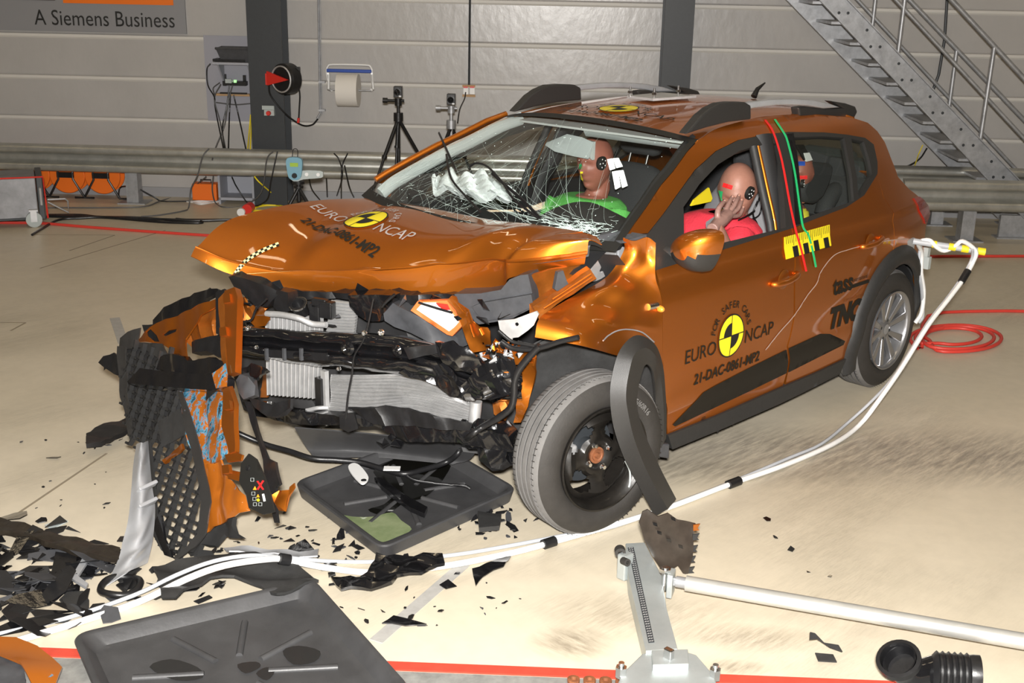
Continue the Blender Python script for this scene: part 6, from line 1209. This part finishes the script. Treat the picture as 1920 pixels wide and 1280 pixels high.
c = FL(1163, 1035, .11); MB().lathe(c-A(.015, .015, 0), (1, 1, 0), [(0, .02), (.03, .02), (.03, .009), (0, .009)], 16).build('shackle', M['rubber'], r, 40); MB().lathe(c+A(.02, .03, -.015), (.3, 1, .2), [(0, .014), (.03, .014), (.03, .007), (0, .007)], 16).build('shackle', M['rubber'], r, 40)
r = empty('support_strut', FL(1290, 1092, .08)*A(1, 1, 0), 'long grey steel tube strut lying from the floor clamp to the right edge', 'strut')
a, b_ = FL(1286, 1093, .09), FL(1990, 1214, .09); d = (b_-a)/np.linalg.norm(b_-a); MB().tube([a, b_], .0275, 20).build('tube', mat('strut_steel', (.58, .58, .55), .38, .6, noise=.15, nscale=9), r, 60)
MB().tube([a-d*.035, a], .020, 12).build('threaded_end', M['steel'], r, 60); mb = MB(); mb.box(a-d*.06, (.05, .016, .03), (d, (-d[1], d[0], 0), (0, 0, 1))); mb.build('rod_eye', M['steel'], r, bevel=.003)
c = a-d*.075; mb = MB(); mb.cyl(c-A(0, 0, .04), c+A(0, 0, .05), .012); mb.cyl(c+A(0, 0, .03), c+A(0, 0, .045), .022, n=6); mb.build('bolt', M['chrome'], r); MB().box(c+A(-.01, .02, -.01), (.02, .06, .09), (d, (-d[1], d[0], 0), (0, 0, 1))).build('bracket', GV, r, bevel=.003)
lp = FL(1248, 1078); LP_ = vplane(lp, (.75, 1)); 
e = sheet('liner_fragment', LP_, [(1204, 958), (1213, 953), (1232, 966), (1252, 960), (1272, 975), (1306, 984), (1301, 1006), (1297, 1040), (1290, 1078), (1280, 1074), (1270, 1058), (1252, 1072), (1240, 1068), (1222, 1040), (1208, 1012), (1198, 978)], mat('liner_plastic', (.045, .035, .028), .3, noise=.5, nscale=14), off=0, thick=.006, amp=.010, f1=16, label='ragged black liner fragment standing on the floor below the torn arch trim', cat='plastic fragment')
for k, (u, v) in enumerate(((1304, 990), (1303, 1008), (1300, 1030), (1296, 1050), (1294, 1070))): sheet('torn_tooth', LP_, [(u-4, v-6), (u+9, v-8), (u+4, v), (u+8, v+4), (u-4, v+5)], M['paint'] if k == 0 else M['matte'], e, off=.0, thick=.005)
for u, v in ((1228, 982), (1236, 998), (1262, 972), (1276, 1024), (1254, 1012)): sheet('liner_clip', LP_, [(u-4, v-3), (u+4, v-1), (u+5, v+5), (u-3, v+2)], M['gloss'], e, off=.012, thick=.004)
# black intake elbow
r = empty('intake_elbow', FL(1735, 1275)*A(1, 1, 0), 'black rubber intake elbow with a ribbed end lying in the right foreground', 'intake hose')
p = [FL(1686, 1238, .13), FL(1697, 1262, .07), FL(1722, 1264, .055), FL(1750, 1256, .055)]; mb = MB(); P = cr(p, 6); mb.tube(P, [.058-.016*min(1, i/5) if i < 6 else .042+.006*min(1, (i-6)/8) for i in range(len(P))], 20, cap=False, sx=.8); mb.build('elbow', M['gloss'], r, 60, solid=.004)
a = FL(1682, 1226, .145)-FL(1690, 1250, .10); a /= np.linalg.norm(a); mb = MB(); mb.lathe(P[0], P[0]-P[1], [(-.01, .058), (-.01, .066), (.012, .068), (.014, .056), (-.03, .050), (-.03, 0)], 28); mb.build('opening_rim', M['black'], r, 40)
a, b_ = FL(1745, 1257, .055), FL(1806, 1262, .06); mb = MB(); d = (b_-a)/np.linalg.norm(b_-a); pr = [(0, .045)]
for k in range(6): pr += [(.012+k*.018, .058), (.018+k*.018, .064), (.024+k*.018, .058)]
pr += [(.125, .060), (.145, .060), (.145, .048), (.12, .046), (.12, 0)]; mb.lathe(a, d, pr, 28); mb.build('bellows', M['black'], r, 40)
# ================================================================== traced larger fragments on the floor
def piece(name, px, z0, h, m, lab, cat='plastic fragment', amp=.01, f1=25., zs=None, res=.03, group=None):
    n = len(px); zz = zs or [z0]*n; P3_ = [FL(u, v, z) for (u, v), z in zip(px, zz)]; c = np.mean(P3_, axis=0)
    XY = [tuple(p[:2]) for p in P3_]; Am = np.c_[np.array(XY), np.ones(n)]; cf, *_ = np.linalg.lstsq(Am, np.array([p[2] for p in P3_]), rcond=None); cr_ = crumple(amp, f1, len(name)+px[0][0])
    vs, fs = tri_poly(XY, (), res); mb = MB(); mb.add([(x, y, max(.004+h, cf[0]*x+cf[1]*y+cf[2]+cr_(x, y)+h)) for x, y in vs], fs)
    return mb.build(name, m, None, 35, solid=h, label=lab, cat=cat, group=group)
piece('bumper_strip', [(-30, 975), (10, 980), (60, 994), (120, 1010), (180, 1024), (226, 1036), (224, 1058), (170, 1050), (110, 1034), (60, 1012), (10, 1003), (-30, 1000)], .03, .02, mat('brown_black_plastic', (.030, .024, .018), .3, noise=.5, nscale=20, bump=.2), 'long brownish black bumper strip lying at the left edge of the floor', amp=.008)
piece('bumper_underlay', [(288, 1062), (330, 1050), (400, 1040), (480, 1040), (560, 1062), (598, 1090), (520, 1125), (490, 1100), (440, 1084), (395, 1092), (360, 1112), (330, 1132), (303, 1130), (300, 1095)], .05, .01, M['matte'], 'wide torn black bumper lower lip lying under the white cables', amp=.018, f1=12)
piece('grille_strip', [(622, 1098), (690, 1082), (706, 1046), (742, 1052), (830, 1048), (834, 1064), (790, 1082), (745, 1088), (735, 1106), (715, 1110), (640, 1112)], .02, .012, G_, 'broken black grille strip lying on the floor right of the white cable end', amp=.010, f1=40)
piece('curved_shard', [(958, 1043), (938, 1044), (912, 1058), (885, 1069), (892, 1098), (905, 1080), (925, 1070), (944, 1064)], .01, .004, G_, 'curved black shard on the bare floor in front of the drip tray', amp=.006)
piece('arm_fragment', [(162, 818), (195, 800), (237, 790), (244, 811), (215, 822), (190, 836), (162, 841)], .04, .02, B_, 'black channel fragment sticking out left of the torn bumper', amp=.008)
piece('curved_trim', [(420, 1030), (470, 1030), (520, 1035), (560, 1038), (598, 1028), (596, 1046), (560, 1052), (500, 1046), (430, 1044)], .03, .006, M['silver'], 'grey curved trim piece lying under the white cables', amp=.01)
piece('mirror_shard', [(545, 1040), (556, 1022), (572, 1014), (590, 1032), (596, 1036), (562, 1036)], .02, .004, G_, 'dark five-sided shard right behind the grey curved trim', amp=.003)
piece('lower_box', [(896, 966), (940, 972), (936, 994), (898, 996)], .03, .02, M['matte'], 'dark grey rectangular block on the floor beside the front wheel', amp=.003)
piece('white_scrap', [(84, 985), (118, 973), (128, 978), (96, 994)], .01, .004, M['lgrey'], 'pale grey rectangular scrap at the top of the left debris pile', amp=.0)
piece('grey_bracket', [(136, 1083), (154, 1052), (174, 1045), (165, 1056), (147, 1084), (166, 1098), (162, 1105), (134, 1088)], .03, .01, M['silver'], 'grey angled bracket lying among the black pile at the left', amp=.0)
c = FL(226, 1098, .02); mb = MB(); mb.tube([c+A(.068*math.cos(t), .068*math.sin(t), .004*math.sin(3*t)) for t in np.linspace(0, 2*PI, 32, endpoint=False)], .013, 8, closed=True); e = mb.build('rubber_ring', B_, None, 60, label='black rubber ring on the floor under the silver skid plate', cat='ring')
piece('orange_corner', [(-20, 1192), (30, 1195), (70, 1212), (100, 1235), (117, 1254), (104, 1285), (60, 1285), (40, 1250), (-20, 1215)], .05, .006, SCF2, 'orange bumper corner with blue scuffs at the bottom left edge', amp=.008, f1=9)
piece('orange_corner_rib', [(-20, 1222), (20, 1225), (45, 1255), (50, 1290), (-20, 1290)], .03, .01, M['greyp'], 'dark ribbed backing lying inside the orange bumper corner at bottom left', amp=.004)
piece('curved_flap', [(1520, 1180), (1528, 1190), (1545, 1208), (1572, 1212), (1580, 1221), (1556, 1219), (1532, 1210), (1519, 1198)], .02, .006, M['matte'], 'curled dark flap near the intake elbow on the right floor', zs=[.07, .05, .03, .02, .015, .015, .02, .05], amp=.002)
piece('flat_square', [(1528, 1225), (1562, 1228), (1569, 1242), (1534, 1240)], .004, .004, M['matte'], 'flat dark rectangle on the floor just below the curled flap', amp=0)
piece('pointed_shard', [(716, 1173), (738, 1158), (760, 1162), (800, 1173), (760, 1176), (735, 1172)], .01, .004, G_, 'long pointed shard on the floor right of the front drip tray', amp=.003)
# small shards, scattered
def shard(c, s_, m, lab, grp, R, el=1.):
    n = R.choice((3, 4, 4, 5, 6)); a0 = R.uniform(0, 6.28); rot = R.uniform(0, PI); P = []
    for k in range(n):
        a = a0+2*PI*(k+R.uniform(-.25, .25))/n; x, y = s_*R.uniform(.6, 1.1)*math.cos(a)*el, s_*R.uniform(.6, 1.1)*math.sin(a)/el; P.append((x*math.cos(rot)-y*math.sin(rot), x*math.sin(rot)+y*math.cos(rot)))
    tx, ty = R.gauss(0, .22), R.gauss(0, .22); zs = [tx*x+ty*y for x, y in P]; z0 = -min(zs)+.002; h_ = R.uniform(.002, .004); mb = MB()
    mb.prism([A(c[0]+x, c[1]+y, z0+z) for (x, y), z in zip(P, zs)], (0, 0, h_)); return mb.build('plastic_shard', m, None, label=lab, cat='shard', group=grp)
R_ = random.Random(5); SM = [G_, G_, M['matte'], M['black'], M['black'], M['greyp']]
bands = [('black shards heaped at the left of the torn bumper', 'black plastic shard lying in the heap left of the torn bumper', 150, lambda: (R_.gauss(90, 80), R_.gauss(1080, 45)), (.02, .085)),
 ('small shards between torn bumper and drip trays', 'black plastic shard on the floor between the torn bumper and the drip trays', 62, lambda: (R_.uniform(400, 690), R_.gauss(1010, 30)), (.008, .03)),
 ('shards by the front wheel', 'black plastic shard on the floor between drip tray and front wheel', 36, lambda: (R_.gauss(930, 35), R_.gauss(985, 20)), (.010, .036)),
 ('crumbs scattered left of the bumper', 'tiny dark crumb on the open floor left of the torn bumper', 16, lambda: (R_.uniform(15, 230), R_.uniform(800, 960)), (.005, .018)),
 ('crumbs around the front tray', 'small dark crumb on the floor right of the foreground drip tray', 18, lambda: (R_.uniform(600, 1000), R_.uniform(1090, 1180)), (.004, .015)),
 ('fragments under the bumper foot', 'broken dark fragment lying behind the foreground tray under the cables', 34, lambda: (R_.uniform(230, 420), R_.uniform(1030, 1130)), (.012, .05)),
 ('fragments right of cable end', 'broken dark fragment lying around the grille strip on the floor', 16, lambda: (R_.uniform(600, 860), R_.uniform(1045, 1110)), (.010, .04))]
for grp, lab, n, fn, (s0, s1) in bands:
    for k in range(n):
        u, v = fn(); v = max(v, 965 if 'heaped' in grp else 780)
        if 'left' in grp and 'heaped' in grp: u = max(-10, min(250, u))
        if v > 1185 and u > 110: v = 1150
        shard(FL(u, v), s0+(s1-s0)*R_.random()**2, SM[k % 6], lab, grp, R_, R_.uniform(1, 1.7))
for u, v, s_, lab in ((1438, 974, .022, 'small square shard alone on the open floor right of the cables'), (1453, 1009, .010, 'tiny dark shard below the square one on the right floor'), (1483, 1032, .020, 'half-moon shard on the open floor above the strut'), (1515, 1074, .009, 'tiny dark screw-like crumb just above the strut'), (1557, 1082, .009, 'tiny black rectangle on the floor just above the strut middle'), (102, 860, .028, 'dark shard alone on the floor left of the bumper arm'), (40, 830, .014, 'small dark star-shaped shard near the left edge of the floor'), (770, 1163, .02, 'dark shard tip beside the pointed shard'), (340, 602, .012, 'tiny dark crumb on the far floor beside the arch trim')):
    shard(FL(u, v), s_, G_, lab, None, R_, 1.3)
# ================================================================== crash test dummies and child seat
def frame(f, l):
    f = A(*f)/np.linalg.norm(f); l = A(*l); l = l-f*(l@f); l /= np.linalg.norm(l); return f, l, np.cross(f, l)
def head_mesh(c, f, l, u, s=1.):
    """f forward, l to the head's left, u up; cranium centre at c"""
    V = []; F_ = []; nt, npn = 40, 48
    for i in range(nt+1):
        th = PI*i/nt; ct, st = math.cos(th), math.sin(th)
        for j in range(npn):
            ph = 2*PI*j/npn; x, y = math.cos(ph), math.sin(ph)
            h = ct; lo = max(0, -h)
            X = st*x*(.100 if x < 0 else .098); Y = st*y*.078; Z = h*(.108 if h > 0 else .150)
            Y *= 1-.28*lo**1.5; X = X*(1-.45*lo**2) if x < 0 else X*(1-.10*lo)+.012*lo
            if x > 0:
                g = lambda a, b, w1, w2: math.exp(-((Z-a)/w1)**2-((Y-b)/w2)**2)*max(0, x)
                X += .024*g(-.036, 0, .018, .013)+.014*g(-.020, 0, .022, .010)+.008*g(-.066, 0, .006, .024)+.007*g(-.078, 0, .007, .022)+.014*g(-.112, 0, .020, .026)
                X -= .011*g(-.006, .030, .013, .018)+.011*g(-.006, -.030, .013, .018); X += .005*g(.022, 0, .012, .05); X -= .006*g(-.094, 0, .008, .03)
            e = math.exp(-((Z+.012)/.026)**2-((X+.002)/.016)**2)*abs(y); Y += .008*e*(1 if y > 0 else -1)
            V.append(c+s*(f*X+l*Y+u*Z))
    for i in range(nt):
        for j in range(npn): F_.append((i*npn+j, (i+1)*npn+j, (i+1)*npn+(j+1) % npn, i*npn+(j+1) % npn))
    return V, F_
def loft(secs, n=20):
    """secs: (centre, half-axis a, half-axis b)"""
    V = []; F_ = []
    for c, a, b_ in secs:
        for k in range(n): t = 2*PI*k/n; ca, sa = math.cos(t), math.sin(t); V.append(A(*c)+A(*a)*math.copysign(abs(ca)**.85, ca)+A(*b_)*math.copysign(abs(sa)**.85, sa))
    for i in range(len(secs)-1):
        for k in range(n): F_.append((i*n+k, i*n+(k+1) % n, (i+1)*n+(k+1) % n, (i+1)*n+k))
    F_ += [tuple(range(n)), tuple(range(len(secs)*n-1, (len(secs)-1)*n-1, -1))]
    return V, F_
def remesh(o, vs=.005):
    m = o.modifiers.new('r', 'REMESH'); m.mode = 'VOXEL'; m.voxel_size = vs; m.use_smooth_shade = True; m = o.modifiers.new('sm', 'SMOOTH'); m.iterations = 3; m.factor = .5
def sticker(B, u, v, w_, h_, m, par, nm='sticker', rot=0.):
    p = hit(B, u, v, .0); q = []
    for a, b_ in ((-1, -1), (0, -1), (1, -1), (1, 0), (1, 1), (0, 1), (-1, 1), (-1, 0)): x, y = a*w_, b_*h_; q.append(hit(B, u+x*math.cos(rot)-y*math.sin(rot), v+x*math.sin(rot)+y*math.cos(rot), .0035))
    mb = MB(); mb.add(q+[hit(B, u, v, .0045)], [(i, (i+1) % 8, 8) for i in range(8)]); return mb.build(nm, m, par)
def eardisc(c, n_, par, r_=.030):
    n_ = A(*n_)/np.linalg.norm(n_); mb = MB(); mb.lathe(c-n_*.010, n_, [(0, r_), (.014, r_), (.016, r_*.9), (.016, 0)], 28); d = mb.build('target_disc', M['blk'], par, 30)
    e1 = np.cross(n_, A(0, 0, 1)); e1 /= np.linalg.norm(e1); e2 = np.cross(n_, e1)
    for k in range(6):
        p = c+n_*.0065+(0 if k == 0 else .018)*(math.cos(k*2*PI/5)*e1+math.sin(k*2*PI/5)*e2)*r_/.03; mb = MB(); mb.lathe(p, n_, [(0, .0035), (.0015, .003), (.0015, 0)], 10); mb.build('target_dot', M['white'], d)
def torso(cx, cy, z0, lean, sw=.20, top=None):
    """from hips up to the base of the neck"""
    S_ = []; 
    for z, w_, d_ in ((0, .17, .11), (.12, .16, .11), (.25, .17, .12), (.36, .19, .125), (.44, sw, .115), (.485, sw*.86, .095), (.515, sw*.5, .075), (.535, .075, .065)):
        S_.append(((cx+lean[0]*z, cy+lean[1]*z, z0+z), (0, w_, -.0), (d_, 0, .0)))
    return loft(S_)
# ---- driver, slumped in the window with the left hand at its face
hc = YP(1383, 352, .53); f, l, u = frame((.80, .42, -.42), (-.5, .84, .0)); 
drv = empty('crash_test_dummy', (hc[0]-.02, .42, .55), 'tan crash test dummy in a red shirt in the driver window, hand at face', 'crash test dummy')
mb = MB(); hv = head_mesh(hc, f, l, u, 1.13); mb.add(*hv); HBV = bvh(mb)
nk = hc-u*.13-f*.035; T0 = (hc[0]+.06, .44, .52)
mb.tube([nk+u*.06, nk-u*.02, A(hc[0]-.02, .46, .98), A(hc[0]-.03, .45, .93)], [.056, .058, .064, .075], 16)
ts = torso(hc[0]+.14, .42, .50, (-.30, .03), .215); mb.add(*ts)
wr = YP(1341, 424, .70); sh_ = A(hc[0]+.06, .60, .95); el_ = A(hc[0]+.22, .70, .84)
mb.tube(cr([sh_, sh_*.5+el_*.5+A(0, .02, 0), el_, el_*.4+wr*.6, wr], 3), [.058]*3+[.05]*3+[.042]*3+[.034]*3+[.029], 14)
dob = mb.build('dummy_body', M['skin'], drv, 180); remesh(dob)
# hand: palm and five fingers
hb = MB(); pk = YP(1364, 402, .665); 
def seg(pts, rr): hb.tube(cr(pts, 3), list(np.interp(np.linspace(0, 1, (len(pts)-1)*3+1), np.linspace(0, 1, len(rr)), rr)), 12)
seg([wr-(pk-wr)*.25, wr, wr*.5+pk*.5, pk], [.027, .027, .032, .030]); side = (YP(1376, 410, .66)-YP(1354, 394, .665)); side /= np.linalg.norm(side)
for o_ in (-.026, -.009, .009, .025): hb.tube([wr+side*o_*.5, pk+side*o_], [.016, .014], 10)
seg([pk-side*.026, YP(1363, 389, .66), YP(1368, 378, .65), YP(1374, 368, .635)], [.0125, .0115, .0105, .009])
seg([pk-side*.009, YP(1374, 389, .665), YP(1381, 376, .655), YP(1386, 366, .635)], [.0125, .0115, .0105, .009])
seg([pk+side*.009, YP(1382, 393, .665), YP(1388, 383, .655), YP(1391, 374, .64)], [.0125, .011, .010, .0088])
seg([pk+side*.025, YP(1385, 404, .66), YP(1391, 395, .65), YP(1394, 388, .64)], [.0115, .010, .009, .008])
seg([wr*.65+pk*.35-side*.02, YP(1346, 395, .68), YP(1352, 384, .67), YP(1359, 376, .655)], [.015, .013, .012, .010])
hnd = hb.build('hand', M['hand'], drv, 180); remesh(hnd, .0035)
for u_, v_, y_ in ((1374, 367, .648), (1386, 365, .648), (1391, 373, .652), (1394, 387, .652), (1359, 375, .668)):
    MB().lathe(YP(u_, v_+1, y_), (.6, .7, .2), [(-.002, .0055), (.001, .005), (.002, 0)], 10).build('fingernail', M['skin'], hnd, 60)
mb = MB(); secs = []
for z, w_, d_ in ((.05, .185, .125), (.2, .185, .130), (.33, .205, .145), (.42, .235, .14), (.475, .235, .125), (.51, .19, .105), (.535, .115, .085)): secs.append(((hc[0]+.14-.30*z, .42+.03*z, .50+z), (0, w_, 0), (d_, 0, 0)))
mb.add(*loft(secs)); mb.tube(cr([sh_, sh_*.5+el_*.5, el_*.85+sh_*.15], 3), [.078]*3+[.068]*4, 14); shr = mb.build('shirt', M['shirtr'], drv, 180); remesh(shr, .008)
SB = bvh(mb)
sticker(HBV, 1365, 349, 9, 4, M['redt'], drv, rot=.3); sticker(HBV, 1351, 367, 4, 9, M['green'], drv, rot=.15); sticker(HBV, 1340, 394, 4, 8, M['yellow'], drv, rot=.1); sticker(HBV, 1357, 394, 5, 4, M['white'], drv)
eardisc(hit(HBV, 1406, 362, .002), l+f*.55, drv, .032)
mb = MB(); L(mb, [YP(1418, 385, .58), YP(1430, 360, .55), YP(1425, 400, .52), YP(1408, 412, .55)], .004); L(mb, [YP(1415, 395, .56), YP(1400, 405, .60), YP(1385, 412, .62)], .004); L(mb, [YP(1421, 375, .57), YP(1412, 400, .56), YP(1420, 420, .55)], .004); mb.build('sensor_cable', M['black'], drv, 60)
MB().tube(cr([YP(1325, 424, .60), YP(1340, 414, .60), YP(1352, 408, .60)], 3), .022, 8, sx=.2).build('seat_belt', M['seatg'], car, 60)
yl = [YP(u_, v_, .25) for u_, v_ in ((1302, 375), (1330, 352), (1336, 372), (1333, 378), (1296, 386))]; mb = MB(); mb.prism(yl, (0, -.01, 0)); mb.build('yellow_label', M['yellow'], car)
# ---- passenger
hc = YP(1116, 298, -.33); f, l, u = frame((.93, .10, -.12), (-.1, 1, 0)); pas = empty('crash_test_dummy', (hc[0], -.36, .5), 'brown crash test dummy in a green shirt seen through the windscreen in the passenger seat', 'crash test dummy')
mb = MB(); mb.add(*head_mesh(hc, f, l, u, 1.12)); HB2 = bvh(mb); nk = hc-u*.12-f*.03
mb.tube([nk+u*.05, nk-u*.04, A(hc[0]-.02, -.35, .98), A(hc[0]-.02, -.35, .93)], [.056, .058, .066, .08], 16); mb.add(*torso(hc[0]+.12, -.36, .48, (-.26, .0), .21))
pb = mb.build('dummy_body', M['skin2'], pas, 180); remesh(pb)
mb = MB(); secs = []
for z, w_, d_ in ((.05, .185, .125), (.2, .185, .130), (.33, .205, .145), (.44, .235, .14), (.495, .225, .115), (.525, .17, .10)): secs.append(((hc[0]+.12-.26*z, -.36, .48+z), (0, w_, 0), (d_, 0, 0)))
mb.add(*loft(secs)); 
for s_ in (-1, 1): mb.tube(cr([(hc[0], -.36+s_*.20, .95), (hc[0]+.06, -.36+s_*.23, .84), (hc[0]+.16, -.36+s_*.22, .76)], 3), [.075]*3+[.06]*4, 14)
sh2 = mb.build('shirt', M['shirtg'], pas, 180); remesh(sh2, .008)
sticker(HB2, 1089, 312, 2.5, 5, M['green'], pas); sticker(HB2, 1090, 323, 2.5, 1.5, M['yellow'], pas); sticker(HB2, 1091, 336, 3, 2, M['yellow'], pas)
eardisc(hit(HB2, 1129, 306, 0), l+f*.1, pas, .036)
# ---- child seat with its dummy behind the driver
cs = empty('child_seat', (-2.5, .38, .5), 'black child seat with deep side wings behind the rear side window', 'child seat')
CW = YP(1528, 335, .30)
for pts, y0, t_ in (([(1512, 312), (1520, 303), (1560, 307), (1566, 314), (1558, 345), (1545, 372), (1530, 383), (1512, 380), (1505, 360), (1513, 340)], .42, -.08), ([(1508, 312), (1520, 303), (1560, 307), (1566, 314), (1550, 372), (1512, 380)], .14, -.05)):
    mb = MB(); mb.prism([YP(u_, v_, y0) for u_, v_ in pts], (0, t_, 0)); mb.build('side_wing', M['seat'], cs, 40, bevel=.025)
mb = MB(); mb.box((CW[0]-.12, .28, 1.02), (.10, .34, .42), ((.96, 0, .26), (0, 1, 0), (-.26, 0, .96))); mb.build('seat_back', M['seat'], cs, bevel=.04)
mb = MB(); mb.box((CW[0]+.06, .28, .80), (.38, .34, .14)); mb.build('seat_base', M['seat'], cs, bevel=.04)
mb = MB(); mb.tube(cr([YP(1543, 402, .40), YP(1550, 380, .40), YP(1565, 358, .40), YP(1572, 362, .40), YP(1572, 380, .40)], 3), .05, 10); mb.build('arm_rest', M['seat'], cs, 60)
hc = YP(1502, 322, .36); ch = empty('crash_test_dummy', (hc[0], .3, .7), 'small brown child dummy with red and blue tape in the rear child seat', 'crash test dummy'); f, l, u = frame((.9, .25, -.1), (-.25, .95, 0))
mb = MB(); mb.add(*head_mesh(hc, f, l, u, .86)); HB3 = bvh(mb); mb.tube([hc-u*.07, hc-u*.16-f*.02], [.04, .05], 12); mb.add(*[(lambda q: q)(x) for x in loft([((hc[0]+.03, .28, .72), (0, .11, 0), (.09, 0, 0)), ((hc[0], .28, .85), (0, .12, 0), (.09, 0, 0)), ((hc[0]-.01, .29, .93), (0, .12, 0), (.07, 0, 0)), ((hc[0]-.01, .31, .97), (0, .05, 0), (.045, 0, 0))])])
o_ = mb.build('dummy_body', M['skin2'], ch, 180); remesh(o_)
sticker(HB3, 1504, 332, 9, 3.5, M['redt'], ch); sticker(HB3, 1500, 307, 9, 4, M['blue'], ch); eardisc(hit(HB3, 1506, 344, 0), l, ch, .024)
mb = MB(); mb.add(*loft([((hc[0]+.03, .29, .76), (0, .13, 0), (.11, 0, 0)), ((hc[0]+.01, .29, .86), (0, .14, 0), (.11, 0, 0)), ((hc[0], .29, .93), (0, .135, 0), (.09, 0, 0)), ((hc[0], .30, .955), (0, .08, 0), (.06, 0, 0))])); mb.build('shirt', mat('yellow_shirt', (.75, .66, .05), .8), ch, 180, sub=1)
mb = MB(); mb.prism([YP(u_, v_, .45) for u_, v_ in ((1492, 272), (1507, 271), (1519, 294), (1509, 300))], (0, -.01, 0)); mb.build('glass_sticker', M['blk'], car); mb = MB(); mb.prism([YP(u_, v_, .455) for u_, v_ in ((1508, 287), (1518, 286), (1524, 300), (1513, 303))], (0, -.01, 0)); mb.build('glass_sticker', M['white'], car)
bpy.context.view_layer.update()
